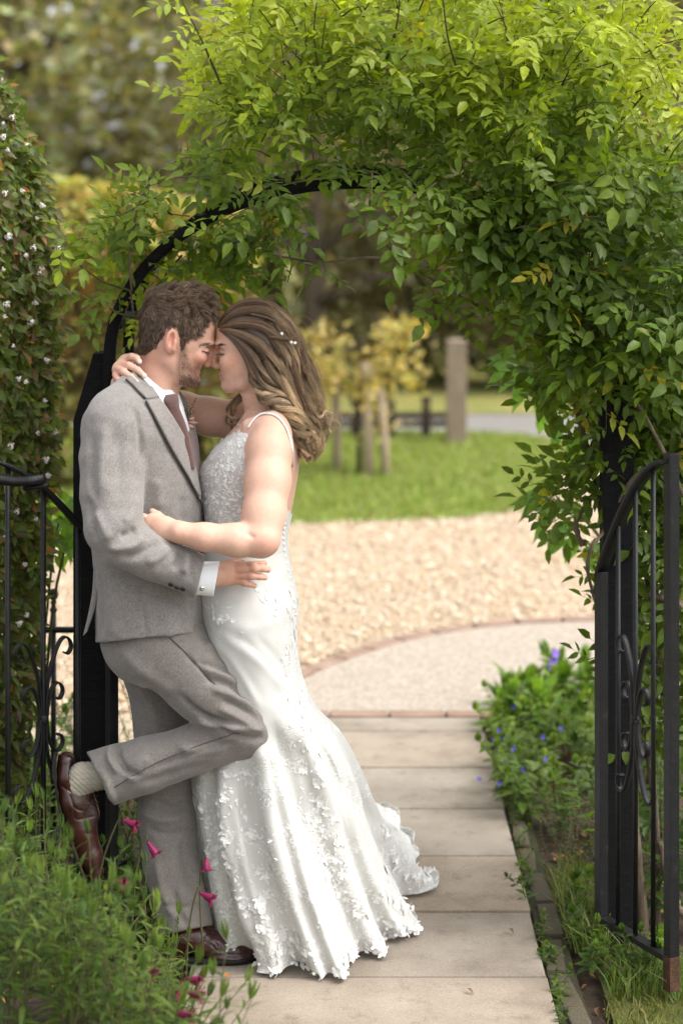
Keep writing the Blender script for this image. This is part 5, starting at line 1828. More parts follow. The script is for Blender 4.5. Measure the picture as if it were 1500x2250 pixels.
    fing = [[(522, 1243, -.176, 8.5), (553, 1237, -.180, 7.6), (570, 1235.5, -.172, 7), (581, 1237, -.163, 6.2)],
            [(524, 1253, -.180, 9), (558, 1249.5, -.184, 8), (577, 1249.5, -.175, 7.4), (589, 1252, -.164, 6.4)],
            [(522, 1264, -.178, 8.6), (552, 1265, -.183, 7.8), (570, 1267, -.174, 7.2), (582, 1269, -.164, 6.2)],
            [(515, 1274, -.172, 7.8), (538, 1280, -.178, 6.8), (550, 1284, -.172, 6.2), (559, 1287, -.164, 5.6)]]
    for q in fing: H.chain(q, 0.0035)
    for q in fing: H.ell(q[1][0], q[1][1], q[1][2] - .002, 9, .009, q[1][3] + .5, 0, .006)
    H.chain([(490, 1246, -.165, 10), (512, 1232, -.150, 9), (532, 1226, -.145, 7.5)], 0.006)
    hv, hf = H.surface(1)
    x, y = to_px(hv)
    hc = np.tile(SKIN_M * (1.0, 0.97, 0.96), (len(hv), 1))
    for q in fing:
        hc = mixc(hc, 0.28 * blob(x, y, q[0][0] + 2, q[0][1], 9, 8), (0.55, 0.19, 0.13))
        hc = mixc(hc, 0.22 * blob(x, y, q[1][0], q[1][1], 7, 7), (0.55, 0.19, 0.13))
        hc = mixc(hc, 0.6 * blob(x, y, q[3][0], q[3][1], 5, 5), (0.66, 0.34, 0.27))
    V, Fc, C, n = [], [], [], 0
    for (v, f, c) in (head, (body[0], body[1], np.tile(SKIN_M, (len(body[0]), 1))), (hv, hf, hc)):
        V.append(v); Fc.append(f + n); C.append(c); n += len(v)
    o = mesh_obj('body', np.concatenate(V), np.concatenate(Fc), M_SKIN, groom, np.concatenate(C))
    return o, head, hm


groom_body, groom_head, groom_hairmask = build_groom_body()
HEAD_BVH = bvh_of(groom_head[0], groom_head[1])


def short_hair():
    v, f, _c = groom_head
    n = normals(v, f)
    ids = np.flatnonzero(groom_hairmask)
    ids = RNG.choice(ids, 8500, replace=True)
    p, nn = v[ids] + RNG.normal(0, .0007, (len(ids), 3)), n[ids]
    x, y = to_px(p)
    top = smoothstep(715, 655, y)
    back = smoothstep(400, 310, x)
    # the lie of the hair: forwards and a little up on the crown, down at the sides and nape
    flow = np.stack([0.75 * top - 0.35 * back * (1 - top) + 0.15 * (1 - top), np.zeros(len(p)), 0.10 * top - 0.9 * (1 - top)], 1)
    # locks: every hair leans with the lock it belongs to and closes towards that lock's end
    NC = 360
    cid = RNG.choice(len(p), NC, replace=False)
    own = np.argmin(((p[:, None, :] - p[cid][None]) ** 2).sum(2), 1)
    lean = RNG.normal(0, .27, (NC, 3)); lean[:, 1] *= .8
    llen = RNG.uniform(.75, 1.3, NC); tone = RNG.normal(0, .14, NC)
    flow += lean[own] + RNG.normal(0, .10, flow.shape)
    front = smoothstep(430, 470, x) * smoothstep(740, 700, y)
    flow[:, 0] += front * 0.5; flow[:, 2] -= front * 0.5
    L = (0.0145 + 0.0085 * top) * llen[own] * RNG.uniform(.85, 1.15, len(p))
    L *= 1 - 0.4 * smoothstep(750, 775, y) * (x < 350)
    L *= 1 - 0.45 * smoothstep(735, 765, y) * (x > 380)      # cropped towards the sideburn
    m = 7
    t = np.linspace(0, 1, m)[None, :, None]
    flow /= np.linalg.norm(flow, axis=1, keepdims=True)
    dirn = nn[:, None, :] * (0.62 * (1 - 0.9 * t)) + flow[:, None, :] * (0.35 + 0.75 * t)
    step = dirn / np.linalg.norm(dirn, axis=2, keepdims=True) * (L / (m - 1))[:, None, None]
    path = p[:, None, :] - nn[:, None, :] * .001 + np.cumsum(step, 1) - step[:, :1]
    cpath = np.zeros((NC, m, 3)); cn = np.bincount(own, minlength=NC)
    for a in range(m):
        for b in range(3): cpath[:, a, b] = np.bincount(own, path[:, a, b], NC) / np.maximum(cn, 1)
    pull = (0.38 * t ** 1.3)
    path = path * (1 - pull) + cpath[own] * pull
    wv = np.sin(t[:, :, 0] * 4.0 + (own * 1.7)[:, None]) * .0014 * t[:, :, 0]
    path[:, :, 2] += wv; path[:, :, 0] += wv * 0.6
    rad = (0.00085 * (1 - 0.75 * t[:, :, 0] ** 2)) * RNG.uniform(.6, 1.3, (len(p), 1))
    base = np.array([0.060, 0.037, 0.023]); lite = np.array([0.25, 0.162, 0.10])
    w = np.clip(RNG.beta(1.3, 2.6, (len(p), 1)) + 0.22 * t[:, :, 0] * top[:, None] + tone[own][:, None], 0, 1)
    col = base + (lite - base) * w[..., None]
    sv, sf, sc = strands(path, rad, col)
    o = mesh_obj('hair', sv, sf, M_HAIR, groom, sc)
    # stubble, brow and lashes
    paths, cols, L2 = [], [], []
    for _ in range(1500):
        q = (RNG.uniform(388, 444), RNG.uniform(765, 850))
        if not in_poly(np.array([q[0]]), np.array([q[1]]), [(400, 768), (408, 775), (416, 796), (426, 812), (432, 826), (442, 828), (443, 850), (415, 856), (394, 842), (392, 800)])[0]: continue
        if RNG.random() > 0.35 + 0.65 * (q[1] > 822): continue
        a, an = onto(HEAD_BVH, q[0], q[1])
        if a is None: continue
        d = (an * 0.6 + Vector((.35, 0, -.7)) + Vector(RNG.normal(0, .25, 3))).normalized()
        ln = .003 + .0035 * (q[1] > 828)
        paths.append([a + d * (ln * k / 3) for k in range(4)]); cols.append(RNG.uniform(.7, 1.5)); L2.append(.00042)
    for _ in range(150):
        t_ = RNG.random()
        q = (440 + 28 * t_, 759.5 - 5.5 * math.sin(t_ * 2.6) + RNG.normal(0, 1.6))
        a, an = onto(HEAD_BVH, q[0], q[1])
        if a is None: continue
        d = (an * 0.35 + Vector((-.7, 0, -.15))).normalized()
        paths.append([a + d * (.007 * k / 3) for k in range(4)]); cols.append(1.0); L2.append(.0005)
    for k in range(26):
        t_ = k / 25
        a, an = onto(HEAD_BVH, 443 + 15 * t_, 770.5 + 3.5 * t_)
        if a is None: continue
        d = (an * 0.5 + Vector((.4, 0, -.65))).normalized()
        paths.append([a + d * (.006 * j / 3) for j in range(4)]); cols.append(.35); L2.append(.0006)
    pp = np.array([[tuple(q) for q in r] for r in paths])
    rr = np.array(L2)[:, None] * np.array([1, .9, .7, .3])[None, :]
    cc = np.array(cols)[:, None, None] * np.array([.075, .046, .028])[None, None, :] * np.ones((1, 4, 1))
    sv, sf, sc = strands(pp, rr, cc)
    mesh_obj('beard', sv, sf, M_HAIR, groom, sc)


short_hair()


def build_jacket():
    J = Field((W(150, 0, .3).x, D0 - .37, W(0, 1440).z), (W(640, 0).x, D0 + .36, W(0, 800).z), 0.0045)
    J.loft([(838, 282, 372, .085), (858, 252, 392, .15), (885, 222, 408, .195), (930, 196, 425, .215), (1000, 184, 437, .215), (1080, 188, 444, .20), (1160, 200, 446, .185),
            (1240, 208, 446, .18), (1320, 212, 450, .19), (1430, 213, 460, .205)], 0.02, 2.35)
    J.chain([(300, 838, -.05, 34), (256, 900, -.15, 40)], 0.04)
    J.chain([(262, 925, -.165, 66), (256, 940, -.172, 72)], 0.045)
    J.chain([(256, 940, -.172, 73), (248, 1010, -.20, 69), (246, 1090, -.235, 65), (250, 1160, -.265, 60), (272, 1192, -.268, 55)], 0.010)
    J.chain([(272, 1192, -.268, 54), (330, 1222, -.252, 48), (400, 1250, -.226, 45), (452, 1273, -.205, 46)], 0.010)
    J.chain([(290, 930, .17, 70), (380, 1130, .26, 58), (540, 1185, .225, 42)], 0.02)
    J.cut(lambda px, py, x, y, z: (py - (1412 - (px - 215) * 0.1)) * PX)                                   # hem
    # cuff end of the near sleeve
    cx, cy = (450, 1226), (430, 1312)
    nx, ny = (cy[1] - cx[1]), -(cy[0] - cx[0])
    ln = math.hypot(nx, ny)
    J.cut(lambda px, py, x, y, z: np.minimum(np.minimum(((px - cx[0]) * nx + (py - cx[1]) * ny) / ln * PX, (D0 - .135 - y)), (1330 - py) * PX))
    # room round the neck
    J.chain([(345, 790, 0, 46), (338, 845, 0, 50)], 0.006, 1.15, 'sub')
    # open front below the throat
    J.ell(392, 890, 0, 34, .05, 44, -25, 0.012, 'sub')
    lx = np.array([780, 806, 826, 850, 875, 890, 925, 965, 1000, 1085, 1150]); lv = np.array([288, 296, 312, 331, 349, 362, 385, 404, 420, 440, 470])
    J.cut(lambda px, py, x, y, z: np.minimum(np.minimum((px - np.interp(py, lx, lv)) * 0.75 * PX, D0 + .03 - y), (1140 - py) * PX), .003)
    v, f = J.surface(2)
    fl = [([(300, 1160), (285, 1172), (262, 1180)], -7, 9), ([(318, 1178), (296, 1196), (262, 1205), (235, 1200)], 7, 10),
          ([(352, 1188), (330, 1205), (300, 1222), (262, 1228)], -5, 9), ([(370, 1200), (352, 1222), (322, 1240)], 6, 9),
          ([(398, 1210), (392, 1232), (380, 1252)], -6, 7), ([(412, 1212), (408, 1240), (402, 1262)], 6, 8), ([(430, 1222), (424, 1250), (420, 1280)], -3, 8),
          ([(205, 1120), (225, 1160), (240, 1190)], 5, 12), ([(190, 1090), (205, 1140), (214, 1190)], -5, 10), ([(300, 1090), (290, 1130), (270, 1150)], 4, 12),
          ([(232, 930), (226, 1000), (222, 1080)], 5, 13), ([(205, 960), (203, 1040), (210, 1110)], -4, 9), ([(262, 950), (262, 1030), (262, 1110)], -3, 14),
          ([(296, 890), (308, 950), (312, 1020)], -5, 6), ([(345, 1050), (350, 1120)], 3, 14), ([(400, 1090), (402, 1150)], -3, 12), ([(420, 1040), (432, 1110), (436, 1160)], 4, 8),
          ([(305, 1282), (316, 1340), (322, 1410)], -3, 4), ([(250, 1258), (300, 1290), (360, 1310), (420, 1320)], -5, 14), ([(260, 1300), (250, 1350), (245, 1400)], 4, 16),
          ([(360, 1330), (370, 1370), (372, 1400)], 4, 18), ([(420, 1320), (430, 1360), (436, 1390)], -4, 10), ([(440, 1300), (446, 1340), (452, 1385)], 4, 7),
          ([(218, 1250), (224, 1330), (226, 1400)], -4, 7)]
    v = folds(v, f, [(l, a * 1.8, w * .95) for l, a, w in fl])
    v = lumps(v, f, .0022, 16.0, 3.0)
    o = mesh_obj('jacket', v, f, M_JACKET, groom)
    bv = bvh_of(v, f)
    # collar and lapel
    patch_on(bv, [(277, 838), (300, 862), (318, 880)], [(300, 812), (326, 842), (349, 876)], 10, 6, .004, .004, 'collar', M_JACKET, o, .002)
    patch_on(bv, [(318, 884), (345, 935), (380, 1000), (412, 1055), (434, 1100)], [(350, 879), (376, 915), (404, 965), (424, 1020), (439, 1085)], 24, 8, .0055, .004, 'lapel', M_JACKET, o, .003)
    patch_on(bv, [(316.5, 886), (343, 937), (378, 1002), (410, 1057), (434, 1104), (441, 1150)], [(319, 883), (347, 934), (382, 999), (414, 1054), (437, 1101), (444, 1150)], 28, 2, .0075, .003, 'lapel_edge', M_PIPING, o)
    patch_on(bv, [(275, 839), (298, 864), (316, 881)], [(278, 836), (301, 860), (320, 878)], 10, 2, .006, .003, 'collar_edge', M_PIPING, o)
    # far lapel, inside of the open front
    mb = MB()
    pts = [(392, 870, .045), (412, 905, .05), (426, 960, .05), (436, 1020, .045), (441, 1080, .03)]
    q = catmull(pts, 12)
    for i, p in enumerate(q):
        wdt = 15 * math.sin(min(1, (i + .6) / 6) * math.pi / 2) * (1 - .6 * i / 11)
        for s, dd in ((-wdt, .02), (0, -.012), (4, -.006), (4, .03)):
            mb.v.append(tuple(W(p[0] + s, p[1], p[2] + dd)))
    for i in range(11):
        for j in range(3):
            a = i * 4 + j
            mb.f.append((a, a + 1, a + 5, a + 4))
    mb.build('lapel', M_JACKET, o, True)
    # cuff buttons
    for px, py in ((376, 1283), (389, 1289.5), (402, 1293)):
        p, n = onto(bv, px, py, .001)
        b = MB()
        t = n.to_track_quat('Z', 'Y').to_matrix()
        for r, h in ((.0058, 0), (.0066, .0015), (.0064, .0032), (.0040, .0026), (.0001, .0022)):
            for k in range(12):
                a = k * math.pi / 6
                b.v.append(tuple(p + t @ Vector((r * math.cos(a), r * math.sin(a), h))))
        for i in range(4):
            for k in range(12):
                b.f.append((i * 12 + k, i * 12 + (k + 1) % 12, i * 12 + 12 + (k + 1) % 12, i * 12 + 12 + k))
        b.build('button', M_BUTTON, o, True)
    # back vent flap standing off the post
    b = MB()
    front = catmull([(211, 1236), (216, 1290), (208, 1340), (192, 1388)], 10)
    back = catmull([(206, 1246), (203, 1300), (194, 1350), (183, 1397)], 10)
    for i in range(10):
        for (q, dy) in ((front[i], -.10), (back[i], -.07), (back[i], -.066), (front[i], -.094)):
            b.v.append(tuple(W(q[0], q[1], dy)))
    for i in range(9):
        for j in range(4):
            a = i * 4
            b.f.append((a + j, a + (j + 1) % 4, a + 4 + (j + 1) % 4, a + 4 + j))
    b.build('vent_flap', M_JACKET, o, True)
    return o, bv


jacket, JACKET_BVH = build_jacket()


def build_shirt():
    # collar: a folded band leaning down towards the throat
    mb = MB()
    n = 40
    c0 = Vector(W(343, 836, 0)); u = (W(386, 872) - W(301, 800)); a = u.length / 2 + .003; u.normalize()
    rows = [(0.0, 0.0, 0.0), (-2, 1.5, .001), (6, 4.5, .005), (17, 8.5, .009), (28, 11, .012), (29, 9.5, .010), (16, 6, .006)]
    for dn, ou, oy in rows:
        for k in range(n):
            t = 2 * math.pi * k / n
            p = c0 + u * (math.cos(t) * (a + ou * PX * 0.7)) + Vector((0, math.sin(t) * (.067 + oy), 0))
            p += Vector((-0.35 * dn * PX, 0, -dn * PX * (0.85 + .15 * math.cos(t))))
            mb.v.append(tuple(p))
    for i in range(len(rows) - 1):
        for k in range(n):
            mb.f.append((i * n + k, i * n + (k + 1) % n, (i + 1) * n + (k + 1) % n, (i + 1) * n + k))
    sh = mb.build('shirt', M_SHIRT, groom, True)
    F = Field((W(330, 0, .2).x, D0 - .12, W(0, 1020).z), (W(450, 0).x, D0 + .12, W(0, 840).z), 0.004)
    F.loft([(852, 325, 388, .072), (875, 322, 396, .092), (905, 325, 406, .112), (960, 335, 420, .122), (1010, 345, 432, .122)], .01)
    v, f = F.surface(2)
    mesh_obj('shirt_front', v, f, M_SHIRT, sh)
    # cuff
    F = Field((W(415, 0, .1).x, D0 - .28, W(0, 1330).z), (W(500, 0).x, D0 - .08, W(0, 1205).z), 0.0022)
    F.chain([(425, 1266, -.208, 38), (484, 1271, -.190, 39)], .004, 0.9)
    F.cut(lambda px, py, x, y, z: np.maximum(((px - 484) + (py - 1230) * 0.19) * PX, ((428 - px) - (py - 1260) * .2) * PX), .002)
    v, f = F.surface(1)
    cu = mesh_obj('cuff', v, f, M_SHIRT, sh)
    p, nn = onto(bvh_of(v, f), 444, 1292, .001, W(444, 1292, -.235))
    b = MB(); t = nn.to_track_quat('Z', 'Y').to_matrix()
    for r, h in ((.0045, 0), (.0062, .001), (.0062, .003), (.0001, .0034)):
        for k in range(10): b.v.append(tuple(p + t @ Vector((r * math.cos(k * .6283), r * math.sin(k * .6283), h))))
    for i in range(3):
        for k in range(10): b.f.append((i * 10 + k, i * 10 + (k + 1) % 10, i * 10 + 10 + (k + 1) % 10, i * 10 + 10 + k))
    b.build('cufflink', M_SILVER, cu, True)
    # tie
    F = Field((W(345, 0, .1).x, D0 - .14, W(0, 1060).z), (W(460, 0).x, D0 + .06, W(0, 855).z), 0.0025)
    F.loft([(866, 362, 390, .018, -.060), (878, 359, 393, .024, -.074), (890, 364, 394, .022, -.084), (900, 368, 396, .016, -.092), (930, 378, 408, .016, -.104), (970, 390, 419, .016, -.110), (1030, 402, 430, .016, -.110)], .004, 2.6)
    v, f = F.surface(1)
    mesh_obj('tie', v, f, M_TIE, groom)
    F = Field((W(390, 0, .1).x, D0 - .14, W(0, 1130).z), (W(460, 0).x, D0 + .1, W(0, 930).z), 0.004)
    F.loft([(945, 402, 424, .06, 0.0), (1000, 405, 436, .10, 0), (1110, 405, 442, .11, 0)], .01)
    v, f = F.surface(2)
    mesh_obj('waistcoat', v, f, M_TIE, groom)


build_shirt()


def build_trousers():
    T = Field((W(165, 0, .2).x, D0 - .25, W(0, 2075).z), (W(625, 0).x, D0 + .27, W(0, 1350).z), 0.0045)
    T.loft([(1352, 226, 446, .165), (1400, 222, 462, .175), (1440, 232, 452, .17), (1475, 262, 430, .14)], .02, 2.2)
    T.chain([(350, 1408, -.06, 94), (447, 1500, -.085, 76), (532, 1586, -.09, 67), (548, 1610, -.09, 52)], .03)
    T.chain([(542, 1611, -.098, 49), (430, 1645, -.085, 53), (320, 1681, -.07, 59), (205, 1716, -.055, 63)], .010)
    T.chain([(342, 1440, .085, 88), (352, 1540, .085, 64), (362, 1700, .07, 61), (368, 1800, .06, 63), (376, 1900, .045, 60), (404, 2010, .02, 57), (412, 2052, .012, 58)], .012)
    # hems
    T.cut(lambda px, py, x, y, z: np.minimum(np.minimum((((190 - px) + (py - 1652) * (60 / 116.0)) * .89) * PX, (1800 - py) * PX), (D0 + .035 - y) + 0 * px), .003)
    T.cut(lambda px, py, x, y, z: (py - 2046 + (px - 400) * .20) * PX, .003)
    for s in (0,):
        T.chain([(285, 1692, -.065, 50), (180, 1725, -.052, 56)], .003, 1, 'sub')
    v, f = T.surface(2)
    fl = [([(445, 1420), (490, 1432), (520, 1462)], 4, 9), ([(405, 1432), (440, 1470), (470, 1502)], -4, 5), ([(430, 1455), (470, 1462), (510, 1480)], -5, 8), ([(440, 1470), (485, 1482), (525, 1505)], 5, 8),
          ([(455, 1495), (500, 1505), (545, 1540)], -5, 8), ([(465, 1512), (510, 1528), (560, 1560)], 6, 9), ([(485, 1535), (530, 1555), (572, 1585)], -5, 8), ([(478, 1555), (520, 1575), (570, 1605)], 5, 8),
          ([(395, 1525), (430, 1560), (470, 1580), (510, 1588)], -9, 7), ([(430, 1577), (470, 1592), (520, 1602)], 7, 7), ([(452, 1574), (490, 1600), (540, 1622), (580, 1620)], -6, 7), ([(500, 1600), (540, 1602), (585, 1600)], 5, 8),
          ([(520, 1630), (470, 1640), (400, 1665), (330, 1690)], -2.5, 5), ([(262, 1630), (258, 1660), (275, 1690), (310, 1704)], -8, 8), ([(245, 1636), (242, 1668), (262, 1700)], 7, 9), ([(330, 1660), (300, 1685), (285, 1720)], 5, 12),
          ([(385, 1640), (440, 1650), (500, 1640)], 4, 12), ([(300, 1725), (380, 1702), (460, 1676)], -4, 9), ([(225, 1690), (240, 1735), (252, 1760)], 4, 9),
          ([(305, 1500), (330, 1540), (350, 1600)], 5, 12), ([(330, 1760), (380, 1775), (410, 1765)], -6, 9), ([(310, 1780), (350, 1800), (400, 1798)], 7, 11), ([(320, 1820), (370, 1835), (410, 1825)], -4, 10),
          ([(398, 1850), (402, 1900), (412, 1960)], -5, 7), ([(420, 1880), (432, 1940), (444, 2000)], 5, 7), ([(345, 1880), (355, 1950), (385, 2020)], 5, 10), ([(380, 1950), (392, 2000), (412, 2040)], -4, 9), ([(355, 1985), (400, 1995), (440, 1985)], -4, 8),
          ([(260, 1420), (300, 1465), (350, 1500), (390, 1522)], 4, 14)]
    v = folds(v, f, [(l, a * 1.9, w * .9) for l, a, w in fl])
    v = lumps(v, f, .0024, 14.0, 9.0)
    o = mesh_obj('trousers', v, f, M_TROUSER, groom)
    tb = bvh_of(v, f)
    patch_on(tb, [(372, 1402), (402, 1430), (440, 1468), (472, 1506)], [(373.5, 1400.5), (403.5, 1428.5), (441.5, 1466.5), (473.5, 1504.5)], 24, 2, .0026, .002, 'pocket_seam', M_SEAM, o)
    patch_on(tb, [(528, 1608), (480, 1622), (400, 1652), (330, 1682), (252, 1728)], [(528, 1609.5), (480, 1623.5), (400, 1653.5), (330, 1683.5), (253, 1729.5)], 40, 2, .0024, .002, 'side_seam', M_SEAM, o)
    # sock of the raised foot
    S = Field((W(120, 0, .1).x, D0 - .14, W(0, 1790).z), (W(310, 0).x, D0 + .03, W(0, 1620).z), .0025)
    S.chain([(285, 1695, -.060, 30), (215, 1704, -.055, 30), (182, 1710, -.052, 33), (165, 1735, -.05, 34)], .01, .85)
    v, f = S.surface(1)
    d = np.sin((to_px(v)[1] - to_px(v)[0] * 0.9) * 0.55) * .0006
    v = v + normals(v, f) * d[:, None]
    mesh_obj('sock', v, f, M_SOCK, groom)
    # raised shoe: heel up, toe down
    S = Field((W(100, 0, .1).x, D0 - .15, W(0, 1960).z), (W(245, 0).x, D0 + .06, W(0, 1630).z), .0025)
    S.chain([(146, 1672, -.045, 20), (150, 1705, -.045, 27), (162, 1760, -.045, 33), (180, 1820, -.045, 32), (198, 1880, -.045, 27), (208, 1915, -.045, 20)], .012, 1.12)
    S.chain([(178, 1735, -.047, 26), (196, 1790, -.047, 24)], .012, 1.0)
    S.ell(176, 1690, -.05, 24, .036, 52, 28, .006, 'sub')
    S.chain([(118, 1650, -.045, 6), (138, 1780, -.045, 6), (172, 1900, -.045, 6)], .004, 1, 'sub')
    S.cut(lambda px, py, x, y, z: (np.interp(py, [1640, 1690, 1760, 1830, 1900, 1940], [126, 124, 130, 148, 176, 196]) - px) * PX, .003)
    v, f = S.surface(1)
    v = folds(v, f, [([(128, 1720), (150, 1740), (165, 1775), (188, 1782)], -2.5, 3), ([(163, 1770), (168, 1800), (215, 1792)], -2, 3), ([(185, 1830), (200, 1832), (216, 1826)], -2, 4), ([(158, 1660), (166, 1690), (172, 1718), (190, 1738)], 2, 3)])
    sh = mesh_obj('shoe', v, f, M_SHOE, groom)
    mb = MB()
    ol = catmull([(124, 1652), (120, 1690), (126, 1760), (144, 1830), (172, 1900), (200, 1945)], 24)
    for i, q in enumerate(ol):
        t = i / 23
        hw = .030 + .012 * math.sin(t * math.pi) + .004
        th = 9 if t < .3 else 5
        for dx, s in ((0, -1), (0, 1), (-th, 1), (-th, -1)):
            mb.v.append(tuple(W(q[0] + 4 + dx, q[1], -.045 + s * hw)))
    for i in range(23):
        for j in range(4): mb.f.append((i * 4 + j, i * 4 + (j + 1) % 4, i * 4 + 4 + (j + 1) % 4, i * 4 + 4 + j))
    mb.f += [(3, 2, 1, 0), (92, 93, 94, 95)]
    mb.build('sole', M_SOLE, sh, False)
    bv = bvh_of(v, f)
    for (a, b_, c) in (((196, 1742), (206, 1752), (216, 1748)), ((192, 1756), (204, 1764), (217, 1762)), ((190, 1768), (203, 1776), (218, 1774)), ((205, 1752), (196, 1775), (184, 1790))):
        pts = [onto(bv, *q, .002, W(q[0], q[1], -.075))[0] for q in (a, b_, c)]
        MB().tube([tuple(p) for p in catmull([tuple(p) for p in pts], 8)], .0014, 5).build('lace', M_SHOE, sh, True)
    # standing shoe
    S = Field((W(355, 0, .1).x, D0 - .08, .001), (W(580, 0).x, D0 + .09, W(0, 2010).z), .0025)
    S.chain([(392, 2070, .0, 27), (412, 2058, .0, 30), (440, 2062, 0, 31), (480, 2078, 0, 25), (525, 2091, -.004, 16), (548, 2096, -.008, 11)], .014, 1.15)
    S.ell(500, 2096, 0, 62, .044, 14, 4, .010)
    S.ell(395, 2088, 0, 22, .032, 20, 0, .010)
    S.cut(lambda px, py, x, y, z: (0.013 + 0 * px + 0 * y) - z, .002)
    v, f = S.surface(1)
    v = folds(v, f, [([(440, 2040), (452, 2062), (478, 2090)], -2, 3), ([(476, 2068), (484, 2080), (480, 2096)], -2, 3), ([(390, 2070), (430, 2082), (478, 2094), (540, 2100)], 1.5, 3)])
    sh = mesh_obj('shoe', v, f, M_SHOE, groom)
    mb = MB()
    n = 36
    for zz in (.002, .014):
        for k in range(n):
            t = 2 * math.pi * k / n
            cx = math.cos(t); w = .042 + .010 * cx
            X0, X1 = W(368, 0).x, W(566, 0).x
            mb.v.append(((X0 + X1) / 2 + (X1 - X0) / 2 * cx, D0 - .002 + w * math.sin(t) * (1 - .15 * (cx > .8)), zz))
    for k in range(n): mb.f.append((k, (k + 1) % n, n + (k + 1) % n, n + k))
    mb.f += [tuple(reversed(range(n))), tuple(range(n, 2 * n))]
    mb.build('sole', M_SOLE, sh, True)
    bv = bvh_of(v, f)
    for q in (((446, 2046), (456, 2040), (464, 2046)), ((452, 2056), (463, 2050), (472, 2056)), ((462, 2064), (472, 2060), (480, 2066)), ((456, 2044), (452, 2058), (447, 2070))):
        pts = [onto(bv, *p, .002, W(p[0], p[1], -.035))[0] for p in q]
        MB().tube([tuple(p) for p in catmull([tuple(p) for p in pts], 8)], .0014, 5).build('lace', M_SHOE, sh, True)


build_trousers()

# buttonhole spray on the far lapel
M_SPRIG = noisy('dried_sprig', [(0.3, (0.06, 0.045, 0.02)), (0.7, (0.16, 0.10, 0.05))], 60, 0.9)
M_PETAL_DRY = noisy('dried_petal', [(0.3, (0.45, 0.22, 0.16)), (0.7, (0.62, 0.38, 0.28))], 60, 0.8)
for i in range(15):
    a = random.uniform(-.55, .5)
    L = random.uniform(22, 52)
    p0 = W(413 + random.uniform(-3, 3), 925, .018)
    p1 = W(413 + math.sin(a) * L * .55, 925 - math.cos(a) * L * .6, .010 + random.uniform(-.01, .01))
    p2 = W(413 + math.sin(a * 1.4) * L, 925 - math.cos(a * 1.2) * L, .008 + random.uniform(-.02, .02))
    mb = MB().tube([p0, p1, p2], [.0011, .0009, .0006], 4)
    for _ in range(4):
        q = Vector(p1).lerp(Vector(p2), random.random()) + Vector((random.uniform(-.004, .004), random.uniform(-.004, .004), random.uniform(-.003, .004)))
        mb.lathe(q, [(.0004, -.002), (.0019, 0), (.0004, .002)], 5)
    o = mb.build('sprig', M_SPRIG, None, True)
    o.parent = groom
    o.matrix_parent_inverse = parent_inv(groom)
mb = MB()
for (a, b_) in (((412, 926), (436, 929)), ((410, 930), (428, 940)), ((414, 920), (430, 918))):
    pa, pb = W(a[0], a[1], .015), W(b_[0], b_[1], .0)
    d = (pb - pa); s = Vector((0, .3, 1)).cross(d).normalized() * .003 + Vector((0, 0, .004))
    mb.add([pa, pa.lerp(pb, .5) + s, pb, pa.lerp(pb, .5) - s + Vector((0, -.003, 0))], [(0, 1, 2), (0, 2, 3)])
mb.build('buttonhole_petal', M_PETAL_DRY, groom, True)


